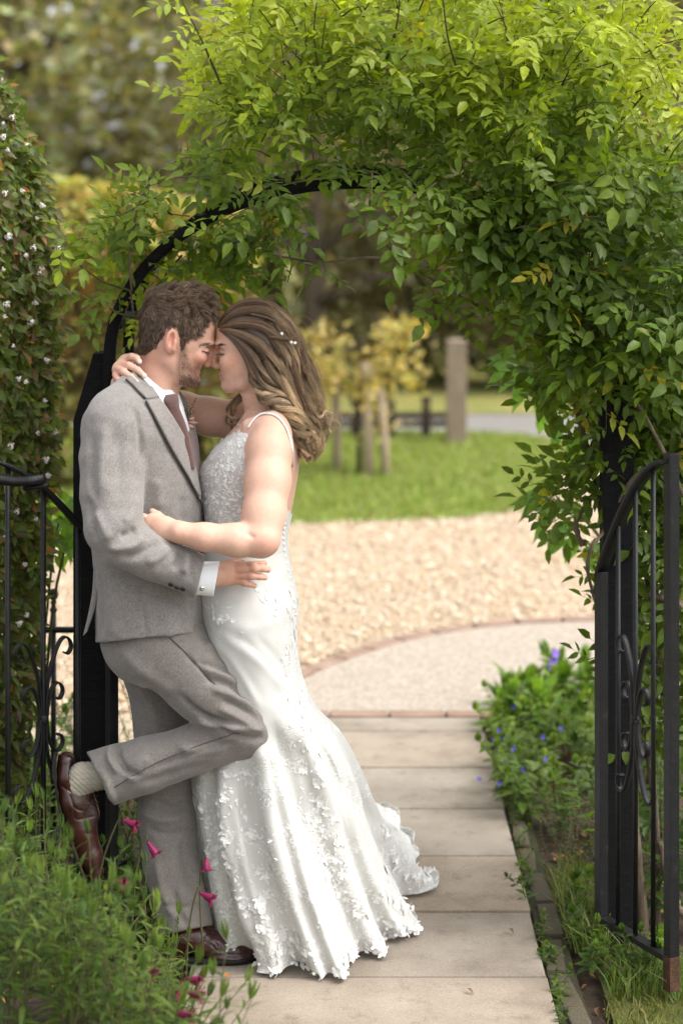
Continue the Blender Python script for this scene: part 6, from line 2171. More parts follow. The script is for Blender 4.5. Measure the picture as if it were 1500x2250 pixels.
# ================================================================== bride
def lace_mat(name):
    """White tulle and satin with a raised embroidery of sprays."""
    m, nt, b = new_mat(name)
    tc = nt.nodes.new('ShaderNodeTexCoord')
    at = nd(nt, 'ShaderNodeAttribute', attribute_name='tint')     # red: how much embroidery
    sep = nt.nodes.new('ShaderNodeSeparateColor')
    nt.links.new(at.outputs['Color'], sep.inputs[0])

    def math_(op, a, b=None, c=None):
        n = nd(nt, 'ShaderNodeMath', operation=op)
        for i_, q in enumerate((a, b, c)):
            if q is None: continue
            if isinstance(q, (int, float)): n.inputs[i_].default_value = q
            else: nt.links.new(q, n.inputs[i_])
        return n.outputs[0]

    def motif(scale, petals, seed):
        """Flowers with petals, one in each cell."""
        mp = nt.nodes.new('ShaderNodeMapping'); mp.inputs['Location'].default_value = (seed, seed * .7, seed * .3)
        nt.links.new(tc.outputs['Object'], mp.inputs['Vector'])
        vo = nd(nt, 'ShaderNodeTexVoronoi', Scale=scale, Randomness=0.8)
        nt.links.new(mp.outputs[0], vo.inputs['Vector'])
        d = nt.nodes.new('ShaderNodeVectorMath'); d.operation = 'SUBTRACT'
        nt.links.new(mp.outputs[0], d.inputs[0]); nt.links.new(vo.outputs['Position'], d.inputs[1])
        x = nt.nodes.new('ShaderNodeSeparateXYZ'); nt.links.new(d.outputs[0], x.inputs[0])
        th = math_('ARCTAN2', x.outputs[2], x.outputs[0])
        rnd = nt.nodes.new('ShaderNodeSeparateColor'); nt.links.new(vo.outputs['Color'], rnd.inputs[0])
        ph = math_('MULTIPLY', rnd.outputs[0], 6.28)
        cs = math_('COSINE', math_('ADD', math_('MULTIPLY', th, petals), ph))
        rad = math_('MULTIPLY_ADD', cs, 0.16, math_('MULTIPLY_ADD', rnd.outputs[1], 0.14, 0.26))
        edge = math_('SUBTRACT', rad, vo.outputs['Distance'])
        body = math_('MULTIPLY', edge, 14.0)
        vein = math_('ABSOLUTE', math_('SINE', math_('MULTIPLY', vo.outputs['Distance'], 26.0)))
        c_ = nt.nodes.new('ShaderNodeClamp'); nt.links.new(body, c_.inputs[0])
        return math_('MULTIPLY', c_.outputs[0], math_('MULTIPLY_ADD', vein, 0.45, 0.55))
    mo = math_('MAXIMUM', motif(30.0, 5.0, 0.0), math_('MULTIPLY', motif(58.0, 3.0, 3.3), 0.8))
    n3 = nd(nt, 'ShaderNodeTexNoise', Scale=9.0, Detail=3.0)
    nt.links.new(tc.outputs['Object'], n3.inputs['Vector'])
    area = ramp(nt, n3.outputs['Fac'], [(0.42, (0, 0, 0)), (0.52, (1, 1, 1))])
    hm = nd(nt, 'ShaderNodeMath', operation='MULTIPLY')
    nt.links.new(mo, hm.inputs[0]); nt.links.new(math_('MULTIPLY', area.outputs[0], sep.outputs[0]), hm.inputs[1])
    fine = nd(nt, 'ShaderNodeTexNoise', Scale=260.0, Detail=4.0)
    nt.links.new(tc.outputs['Object'], fine.inputs['Vector'])
    fm = nd(nt, 'ShaderNodeMath', operation='MULTIPLY_ADD'); fm.inputs[1].default_value = 0.25
    nt.links.new(fine.outputs['Fac'], fm.inputs[0]); nt.links.new(hm.outputs[0], fm.inputs[2])
    bp = nd(nt, 'ShaderNodeBump', Strength=0.55, Distance=0.004)
    nt.links.new(fm.outputs[0], bp.inputs['Height'])
    nt.links.new(bp.outputs[0], b.inputs['Normal'])
    c = nd(nt, 'ShaderNodeMix', data_type='RGBA')
    c.inputs[6].default_value = (0.62, 0.612, 0.58, 1); c.inputs[7].default_value = (0.87, 0.865, 0.845, 1)
    nt.links.new(hm.outputs[0], c.inputs[0])
    nt.links.new(c.outputs[2], b.inputs['Base Color'])
    b.inputs['Roughness'].default_value = 0.85
    b.inputs['Specular IOR Level'].default_value = 0.08
    b.inputs['Sheen Weight'].default_value = 0.35
    tr = nt.nodes.new('ShaderNodeBsdfTranslucent'); tr.inputs['Color'].default_value = (0.75, 0.75, 0.70, 1)
    ms = nt.nodes.new('ShaderNodeMixShader'); ms.inputs[0].default_value = 0.12
    nt.links.new(b.outputs[0], ms.inputs[1]); nt.links.new(tr.outputs[0], ms.inputs[2])
    nt.links.new(ms.outputs[0], nt.nodes['Material Output'].inputs['Surface'])
    return m


M_DRESS = lace_mat('white_lace_gown')
M_LACE = noisy('white_organza_petal', [(0.3, (0.74, 0.735, 0.70)), (0.7, (0.83, 0.825, 0.80))], 90, 0.6, 0.3, 400)
M_BEAD = noisy('pearl_bead', [(0.3, (0.72, 0.70, 0.66)), (0.7, (0.85, 0.84, 0.82))], 90, 0.2, spec=0.7)

bride = empty('person', G(640, 2080), 'woman with long wavy hair in white lace wedding gown, arms round the man in tweed', 'person', 'couple embracing under the arch')

TORSO = [(893, 548, 622, .05, .02), (910, 538, 634, .085, .02), (930, 522, 646, .135, .02), (950, 505, 654, .160, .02), (975, 484, 659, .166, .02), (1000, 464, 660, .162, .02), (1035, 443, 656, .155, .02), (1080, 443, 649, .142, .02), (1120, 447, 641, .132, .02),
         (1165, 448, 632, .128, .02), (1200, 446, 631, .132, .02), (1250, 442, 639, .150, .02), (1320, 441, 653, .172, .02), (1400, 455, 650, .176, .02)]


def build_bride_body():
    F = Field((W(445, 0, .1).x, D0 - .12, W(0, 925).z), (W(650, 0).x, D0 + .12, W(0, 650).z), .002)
    F.loft([(668, 530, 592, .02), (676, 508, 608, .048), (695, 488, 622, .066), (720, 477, 628, .073), (745, 475, 629, .074), (757, 474, 629, .073), (772, 479, 626, .071), (788, 483, 616, .069),
            (802, 484, 600, .066), (814, 485, 585, .062), (826, 486, 572, .055), (838, 489, 560, .047), (850, 492, 548, .036), (860, 500, 536, .022)], .006, 2.25)
    for s in (-1, 1):
        F.chain([(568, 800, s * .048, 13), (535, 843, s * .034, 12), (504, 850, s * .010, 9)], .018)
        F.ell(502, 795, s * .040, 18, .022, 18, 0, .018)
        F.ell(482, 757, s * .027, 10, .022, 5, 10, .010)
        F.ell(481, 772, s * .034, 9, .016, 8, 0, .011, 'sub')
        F.ell(490, 774, s * .032, 9, .015, 9, 0, .004)
        F.ell(476, 804, s * .008, 7, .007, 5.5, 0, .006)
    F.chain([(474, 762, 0, 4.5), (472, 782, 0, 5), (468, 799, 0, 6)], .009)
    F.ell(475, 803, 0, 9, .009, 6, 0, .008)
    F.ell(487, 822, 0, 7, .017, 4.2, 8, .007)
    F.ell(490, 832, 0, 7, .016, 4.6, -8, .007)
    F.chain([(478, 827, -.002, 1.6), (490, 827, -.020, 1.6), (497, 828, -.028, 1.3)], .003, 1, 'sub')
    F.ell(497, 848, 0, 10, .016, 9, 0, .012)
    F.chain([(566, 800, 0, 42), (574, 860, .005, 39), (585, 930, .02, 50)], .020, 1.05)
    F.chain([(573, 790, -.04, 12), (548, 880, -.012, 10)], .016)
    F.ell(572, 770, -.074, 10, .008, 22, -10, .006)
    v, f = F.surface(2)
    x, y = to_px(v); yy = v[:, 1] - D0
    c = np.tile(SKIN_W, (len(v), 1))
    c = mixc(c, .55 * blob(x, y, 508, 795, 22, 18), (.60, .25, .16))
    c = mixc(c, .4 * blob(x, y, 470, 801, 8, 8), (.60, .25, .18))
    lip = np.clip(blob(x, y, 483, 822, 8, 3.6) + blob(x, y, 486, 832, 8, 4.2), 0, 1)
    c = mixc(c, .7 * lip, (.46, .19, .17))
    c = mixc(c, .55 * blob(x, y, 487, 771, 10, 7) * (np.abs(yy) > .012), (.26, .13, .09))
    c = mixc(c, .9 * blob(x, y, 484, 757.5, 11, 2.6) * (yy < 0), (.10, .055, .035))
    c = mixc(c, .8 * blob(x, y, 484, 777.5, 9, 1.8) * (yy < -.01), (.05, .03, .025))
    hair = [(480, 722), (500, 712), (512, 735), (532, 760), (550, 780), (566, 795), (600, 850), (640, 850), (645, 690), (560, 650), (490, 680), (470, 705)]
    c[in_poly(x, y, hair)] = (.08, .05, .032)
    head = (v, f, c)
    B = Field((W(235, 0, .3).x, D0 - .33, W(0, 1300).z), (W(690, 0).x, D0 + .35, W(0, 770).z), .0032)
    B.loft(TORSO, .015, 2.15)
    B.chain([(580, 900, .01, 36), (585, 940, .02, 48)], .03)
    B.chain([(598, 956, -.115, 43), (594, 990, -.14, 46), (588, 1060, -.185, 47), (580, 1130, -.23, 43), (574, 1180, -.258, 40)], .022)     # near upper arm
    B.chain([(574, 1186, -.258, 37), (520, 1187, -.268, 34), (450, 1180, -.268, 28), (396, 1170, -.262, 22)], .014)                        # forearm
    B.chain([(548, 935, -.09, 16), (600, 925, -.10, 22)], .025)
    # near hand, slipped behind his sleeve
    B.chain([(396, 1170, -.262, 22), (362, 1162, -.245, 25), (338, 1152, -.232, 24)], .010, .62)
    for q in ([(338, 1142, -.232, 8), (315, 1136, -.226, 7.6), (296, 1140, -.216, 7)], [(332, 1152, -.230, 8.4), (306, 1150, -.222, 7.6), (285, 1156, -.212, 7)],
              [(332, 1162, -.230, 8), (306, 1163, -.222, 7.2), (288, 1170, -.212, 6.8)], [(336, 1171, -.230, 7), (314, 1174, -.222, 6.4), (300, 1180, -.214, 6)], [(366, 1146, -.240, 9), (348, 1132, -.222, 8), (335, 1124, -.214, 7)]):
        B.chain(q, .004)
    # far arm round his neck, hand on his near shoulder
    B.chain([(580, 935, .15, 46), (530, 925, .175, 46), (460, 915, .185, 42), (400, 900, .19, 39), (350, 880, .19, 34)], .020)
    B.chain([(350, 880, .19, 33), (320, 835, .14, 26), (300, 802, .075, 21), (288, 796, .04, 20)], .014)
    B.chain([(296, 798, .055, 20), (280, 800, .0, 21), (266, 812, -.035, 20)], .010, .75)
    far = [[(280, 792, -.025, 8.5), (291, 784, -.052, 7.8), (301, 787, -.066, 7), (307, 795, -.072, 6)],
           [(268, 802, -.045, 9), (284, 803, -.074, 8), (303, 813, -.092, 7.2), (318, 826, -.100, 6)],
           [(261, 812, -.055, 8.8), (272, 817, -.085, 8), (288, 828, -.104, 7), (300, 840, -.112, 6)],
           [(254, 823, -.055, 7.6), (258, 831, -.080, 6.8), (266, 838, -.098, 6.2), (273, 844, -.104, 5.4)],
           [(258, 826, -.015, 8.5), (252, 840, -.030, 7.5), (249, 850, -.040, 6.6)]]
    for q in far: B.chain(q, .0035)
    v2, f2 = B.surface(2)
    # the elbow's crease and shoulder blade
    v2 = folds(v2, f2, [([(540, 1170), (552, 1178), (560, 1182)], -3, 6), ([(530, 985), (528, 1010), (532, 1040)], -6, 5), ([(646, 985), (642, 1050), (634, 1110)], -4, 8)])
    x, y = to_px(v2); yy = v2[:, 1] - D0
    c2 = np.tile(SKIN_W, (len(v2), 1))
    c2 = mixc(c2, .35 * blob(x, y, 600, 1080, 34, 60), (.62, .27, .19))
    c2 = mixc(c2, .4 * blob(x, y, 585, 1200, 30, 22), (.62, .26, .19))
    c2 = mixc(c2, .25 * blob(x, y, 420, 1180, 50, 24), (.60, .28, .19))
    for q in far + [[(338, 1142, 0, 0), (315, 1136, 0, 0)]]:
        c2 = mixc(c2, .35 * blob(x, y, q[0][0], q[0][1], 9, 8) * (y < 1300), (.62, .26, .19))
    for q in far[:4]:
        c2 = mixc(c2, .95 * np.clip(1.6 * blob(x, y, q[3][0] + .5, q[3][1] + .5, 5.2, 5.2), 0, 1), (.78, .62, .58))
    V = np.concatenate([head[0], v2]); Fa = np.concatenate([head[1], f2 + len(head[0])]); C = np.concatenate([head[2], c2])
    o = mesh_obj('body', V, Fa, M_SKIN, bride, C)
    return o, head, (v2, f2)


bride_body, bride_head, bride_torso = build_bride_body()
BHEAD_BVH = bvh_of(bride_head[0], bride_head[1])
BTORSO_BVH = bvh_of(bride_torso[0], bride_torso[1])


def build_dress():
    N = 320
    ph = np.linspace(0, 2 * math.pi, N, endpoint=False)
    co, si = np.cos(ph), np.sin(ph)
    rings = []
    rs = np.random.default_rng(5)

    def oval(py, xl, xr, hy, dyc, e=2.15):
        d = D0 + dyc
        z = CAM_H - (py - 400) / FPX * d
        x0, x1 = (xl - 750) / FPX * d, (xr - 750) / FPX * d
        ex = np.sign(co) * np.abs(co) ** (2 / e); ey = np.sign(si) * np.abs(si) ** (2 / e)
        return np.stack([(x0 + x1) / 2 + (x1 - x0) / 2 * ex, d + hy * ey, np.full(N, z)], 1)
    for r in TORSO[2:]:
        rings.append(oval(r[0], r[1] - 3.5, r[2] + 3.0, r[3] + .005, r[4]))
    rings.append(oval(1480, 470, 662, .185, .035))
    rings.append(oval(1560, 480, 697, .205, .06))
    # the hem's line on the ground (X, depth)
    foot = [(-.215, 5.085), (-.11, 5.035), (-.015, 5.035), (.06, 5.13), (.145, 5.26), (.195, 5.40), (.205, 5.60), (.238, 5.78), (.205, 5.98), (.19, 6.20), (.11, 6.38), (-.06, 6.36), (-.2, 6.1), (-.3, 5.75), (-.35, 5.45), (-.32, 5.22)]
    c = np.array([-.05, 5.50])
    ft = np.array(foot) - c
    an = np.arctan2(ft[:, 1] / 1.9, ft[:, 0]); o = np.argsort(an)
    an, ft = an[o], ft[o]
    q = catmull(np.vstack([np.c_[an[-3:] - 2 * math.pi, ft[-3:]], np.c_[an, ft], np.c_[an[:3] + 2 * math.pi, ft[:3]]]), 600)
    pa = np.where(ph > math.pi, ph - 2 * math.pi, ph)
    oo = np.argsort(q[:, 0])
    hx, hy = np.interp(pa, q[oo, 0], q[oo, 1]) + c[0], np.interp(pa, q[oo, 0], q[oo, 2]) + c[1]
    mid = np.stack([-.193 + .212 * co, 5.27 + .245 * si, np.full(N, .50)], 1)
    hem = np.stack([hx, hy, np.full(N, .012)], 1)
    low = mid * .58 + hem * .42; low[:, 2] = .25
    near = mid * .18 + hem * .82; near[:, 2] = .085
    edge = mid * .02 + hem * .98; edge[:, 2] = .028
    rings += [mid, low, near, edge, hem]
    R = np.array(rings)
    K = len(R)
    M = 190
    s = np.linspace(0, K - 1, M)
    flat = catmull(R.reshape(K, -1), M).reshape(M, N, 3)
    # pleats that open towards the hem
    v01 = np.clip((s - 13.2) / (K - 1 - 13.2), 0, 1)
    fold = np.zeros(N)
    for k, a in ((7, .45), (11, .9), (16, .6), (23, .35), (31, .18)):
        fold += a * np.sin(k * ph + rs.uniform(0, 6.28))
    fold = np.sign(fold) * np.abs(fold) ** 0.8
    fold2 = sum(a * np.sin(k * ph + rs.uniform(0, 6.28)) for k, a in ((37, .5), (53, .5), (71, .4)))
    V = flat.copy()
    cen = V.mean(1, keepdims=True)
    rad = V - cen; rad[..., 2] = 0
    rad /= np.maximum(np.linalg.norm(rad, axis=2, keepdims=True), 1e-6)
    amp = .038 * v01 ** 1.0
    V += rad * (amp[:, None] * fold[None, :] + (.006 * smoothstep(.72, 1, v01))[:, None] * fold2[None, :])[..., None]
    hz = (.022 * smoothstep(.82, .97, v01) * (1 - .35 * smoothstep(.97, 1, v01)))[:, None] * (0.5 + .5 * np.sin(19 * ph + 2 * np.sin(5 * ph))[None, :])
    hz = hz * np.clip(.35 + .65 * (np.sin(ph) + .4) + .5 * np.clip(co, 0, 1), .15, 1.4)[None, :]
    V[..., 2] += hz
    V = V.reshape(-1, 3)
    i = np.arange(M - 1)[:, None] * N; j = np.arange(N)[None, :]; j2 = (j + 1) % N
    f = np.stack([i + j, i + N + j, i + N + j2, i + j2], -1).reshape(-1, 4)
    V = folds(V, f, [([(455, 1395), (500, 1440), (540, 1500), (575, 1560)], 5, 9), ([(470, 1390), (530, 1420), (590, 1470), (640, 1540)], 5, 11), ([(500, 1395), (560, 1430), (610, 1490)], -5, 11), ([(560, 1400), (610, 1450), (650, 1520)], -4, 10),
                     ([(450, 1350), (500, 1372), (560, 1380), (620, 1360)], 3.5, 14), ([(560, 1600), (585, 1700), (600, 1820), (640, 1980)], 16, 18), ([(600, 1580), (640, 1720), (690, 1880)], -14, 17), ([(640, 1560), (700, 1700), (780, 1860)], 12, 18),
                     ([(680, 1560), (750, 1720), (850, 1830)], -12, 16), ([(490, 1690), (495, 1800), (515, 1950), (560, 2080)], 18, 13), ([(470, 1700), (468, 1800), (480, 1900)], -10, 10), ([(535, 1720), (545, 1850), (570, 1990)], -14, 14)])
    V = lumps(V, f, .0035, 11.0, 4.0)
    low_w = np.repeat(smoothstep(.86, 1, v01), N)
    nz = np.array([[mnoise.noise(Vector((p[0] * 26 + s_, p[1] * 26, p[2] * 26))) for s_ in (0, 40, 80)] if w > 0.02 else (0, 0, 0) for p, w in zip(V, low_w)])
    V += nz * (.010 * low_w)[:, None]
    V[:, 2] = np.maximum(V[:, 2], .006)
    x, y = to_px(V)
    top = np.interp(x, [425, 455, 500, 545, 560, 580, 600, 620, 640, 662], [1010, 990, 957, 934, 956, 1000, 1045, 1090, 1128, 1140])
    top += 2.5 * np.sin(x * .45) + 2 * np.sin(x * 1.1 + 1)
    keep_v = y > top
    keep = keep_v[f].all(1)
    f = f[keep]
    used = np.unique(f); mp = -np.ones(len(V), int); mp[used] = np.arange(len(used))
    V, f = V[used], mp[f]
    x, y = to_px(V)
    emb = np.clip(smoothstep(1190, 1130, y) + smoothstep(1600, 1760, y) + .8 * smoothstep(600, 650, x) * (y > 1180) * (y < 1700) + .8 * blob(x, y, 470, 1350, 40, 40) + .04, 0, 1)
    o = mesh_obj('dress', V, f, M_DRESS, bride, np.stack([emb] * 3, 1))
    return o, V, f


dress, DV, DF = build_dress()
DRESS_BVH = bvh_of(DV, DF)


def petal_flower(np_, R, seed, cup=.5):
    rn = random.Random(seed)
    mb = MB()
    for ring, (n, r, c) in enumerate(((np_, R, cup * .5), (max(4, np_ - 1), R * .62, cup))):
        for k in range(n):
            a = 2 * math.pi * k / n + rn.uniform(-.2, .2) + ring * .5
            w = 1.9 * math.pi / n * r * .62
            u = Vector((math.cos(a), math.sin(a), 0)); s = Vector((-math.sin(a), math.cos(a), 0))
            l = r * rn.uniform(.82, 1.12)
            t = c + rn.uniform(-.25, .35)
            z0 = .001 + .0015 * ring
            p = [Vector((0, 0, z0)), u * l * .45 + s * w * .45 + Vector((0, 0, z0 + l * .30 * t)), u * l * .85 + s * w * .5 + Vector((0, 0, z0 + l * .75 * t)),
                 u * l + Vector((0, 0, z0 + l * .62 * t)), u * l * .85 - s * w * .5 + Vector((0, 0, z0 + l * .75 * t)), u * l * .45 - s * w * .45 + Vector((0, 0, z0 + l * .30 * t)), u * l * .5 + Vector((0, 0, z0 + l * .12 * t))]
            mb.add(p, [(0, 1, 6), (1, 2, 6), (2, 3, 6), (3, 4, 6), (4, 5, 6), (5, 0, 6)])
    return mb


def lace_leaf_pts(p, n, L, wd, ang):
    t = n.to_track_quat('Z', 'Y').to_matrix()
    a = Vector((math.cos(ang), math.sin(ang), 0)); s = Vector((-math.sin(ang), math.cos(ang), 0))
    q = [Vector((0, 0, .0006)), a * L * .35 + s * wd, a * L * .75 + s * wd * .6, a * L + Vector((0, 0, .001)), a * L * .75 - s * wd * .6, a * L * .35 - s * wd]
    q = [x + Vector((0, 0, .0011 if 0 < i < 5 else .0006)) for i, x in enumerate(q)] + [a * L * .5 + Vector((0, 0, .0017))]
    return [p + t @ x for x in q], [(0, 1, 6), (1, 2, 6), (2, 3, 6), (3, 4, 6), (4, 5, 6), (5, 0, 6)]


def lace_work():
    meshes = []
    for i, (n, R, c) in enumerate(((5, .0165, .55), (6, .0145, .7), (5, .012, .5), (5, .009, .5), (6, .020, .6))):
        me = petal_flower(n, R, i, c).mesh('lace_flower')
        me.materials.append(M_LACE)
        meshes.append(me)
    rn = random.Random(3)
    spots = []
    # sprays climbing the skirt, thicker towards the hem
    vines = [([(497, 1690), (494, 1780), (490, 1860), (515, 1930), (545, 2020), (580, 2100)], 26, 13), ([(435, 1740), (440, 1800), (455, 1900)], 8, 14), ([(545, 1700), (548, 1790), (570, 1850), (590, 1930)], 14, 22),
             ([(655, 1540), (668, 1600), (690, 1690), (705, 1770), (735, 1870), (745, 1960)], 30, 22), ([(680, 1800), (720, 1900), (790, 2000), (870, 2030)], 26, 22), ([(560, 1990), (610, 2050), (650, 2090), (700, 2110)], 22, 24),
             ([(740, 2120), (800, 2090), (860, 2060), (915, 2030)], 26, 13), ([(830, 1965), (880, 1985), (925, 1985)], 12, 16), ([(850, 1900), (900, 1910), (950, 1918)], 12, 13), ([(845, 1840), (880, 1800), (895, 1775), (880, 1760)], 16, 13),
             ([(640, 1560), (642, 1440), (650, 1380), (640, 1300)], 12, 10), ([(460, 1330), (475, 1360), (500, 1370)], 7, 12), ([(570, 1300), (610, 1330), (645, 1350)], 6, 12), ([(800, 1690), (830, 1740), (850, 1780)], 6, 14)]
    for line, cnt, spread in vines:
        for q in catmull(line, cnt):
            spots.append((q[0] + rn.gauss(0, spread * .55), q[1] + rn.gauss(0, spread * .55), rn.choice((0, 1, 2, 2, 3, 4) if q[1] > 1650 else (2, 3, 3))))
    for _ in range(60):       # bodice
        spots.append((rn.uniform(436, 545), rn.uniform(955, 1165), 3))
    n_f = 0
    leaf = MB()
    for px, py, kd in spots:
        p, n = onto(DRESS_BVH, px, py, .0005)
        if p is None: continue
        b = (P(px, py, 1.0) - CAMV).normalized()
        if n_f < 295:
            o = bpy.data.objects.new('lace_flower', meshes[kd])
            COL.objects.link(o)
            o.parent = dress
            o.matrix_parent_inverse = parent_inv(dress)
            sc = rn.uniform(.65, 1.05)
            o.matrix_basis = Matrix.Translation(p) @ n.to_track_quat('Z', 'Y').to_matrix().to_4x4() @ Matrix.Rotation(rn.uniform(0, 6.28), 4, 'Z') @ Matrix.Diagonal((sc, sc, sc * rn.uniform(.4, .75), 1))
            n_f += 1
        for _ in range(rn.choice((1, 2, 3))):
            q = (px + rn.gauss(0, 16), py + rn.gauss(0, 16))
            p2, n2 = onto(DRESS_BVH, q[0], q[1], .0004)
            if p2 is not None: leaf.add(*lace_leaf_pts(p2, n2, rn.uniform(.010, .022), rn.uniform(.0025, .005), rn.uniform(0, 6.28)))
    for _ in range(1500):
        if rn.random() < .8:
            q = (rn.uniform(400, 960), rn.uniform(1640, 2145))
            if rn.random() > .03 + .97 * (mnoise.noise(Vector((q[0] * .022, q[1] * .022, 3))) > .12): continue
        else: q = (rn.uniform(434, 640), rn.uniform(945, 1200))
        p2, n2 = onto(DRESS_BVH, q[0], q[1], .0004)
        if p2 is not None: leaf.add(*lace_leaf_pts(p2, n2, rn.uniform(.006, .014), rn.uniform(.0014, .0032), rn.uniform(0, 6.28)))
    # ragged lace edge along the hem
    bx, by = to_px(DV)
    low = np.flatnonzero((DV[:, 2] < .05))
    for k in RNG.choice(low, 300):
        p = Vector(DV[k])
        n = Vector((rn.gauss(0, .6), rn.gauss(-.3, .6), rn.uniform(.2, 1))).normalized()
        leaf.add(*lace_leaf_pts(p, n, rn.uniform(.010, .024), rn.uniform(.003, .006), rn.uniform(0, 6.28)))
    o = leaf.build('lace_edging', M_LACE, dress, True)
    o['kind'] = 'stuff'
    # strap of beads over the shoulder
    pts = []
    for q in catmull([(546, 941), (558, 924), (574, 912), (592, 911), (608, 917), (624, 935), (634, 960), (640, 990), (641, 1024)], 40):
        p, n = onto(BTORSO_BVH, q[0], q[1], .003)
        if p is not None: pts.append(p)
    Yv = np.array([p.y for p in pts])
    for _ in range(10): Yv[1:-1] = .5 * Yv[1:-1] + .25 * (Yv[:-2] + Yv[2:])
    pts = [CAMV + (p - CAMV) * (yv / p.y) for p, yv in zip(pts, Yv)]
    MB().tube(pts, .0030, 6).build('strap', M_BEAD, dress, True)
    # pearl buttons down the back seam
    for k in range(16):
        q = catmull([(626, 1140), (622, 1180), (628, 1230), (640, 1290), (648, 1350)], 16)[k]
        p, n = onto(DRESS_BVH, q[0], q[1], .001)
        if p is not None: MB().lathe(p, [(.001, -.004), (.0036, -.002), (.0042, 0), (.0036, .002), (.001, .004)], 7).build('button', M_BEAD, dress, True)


lace_work()


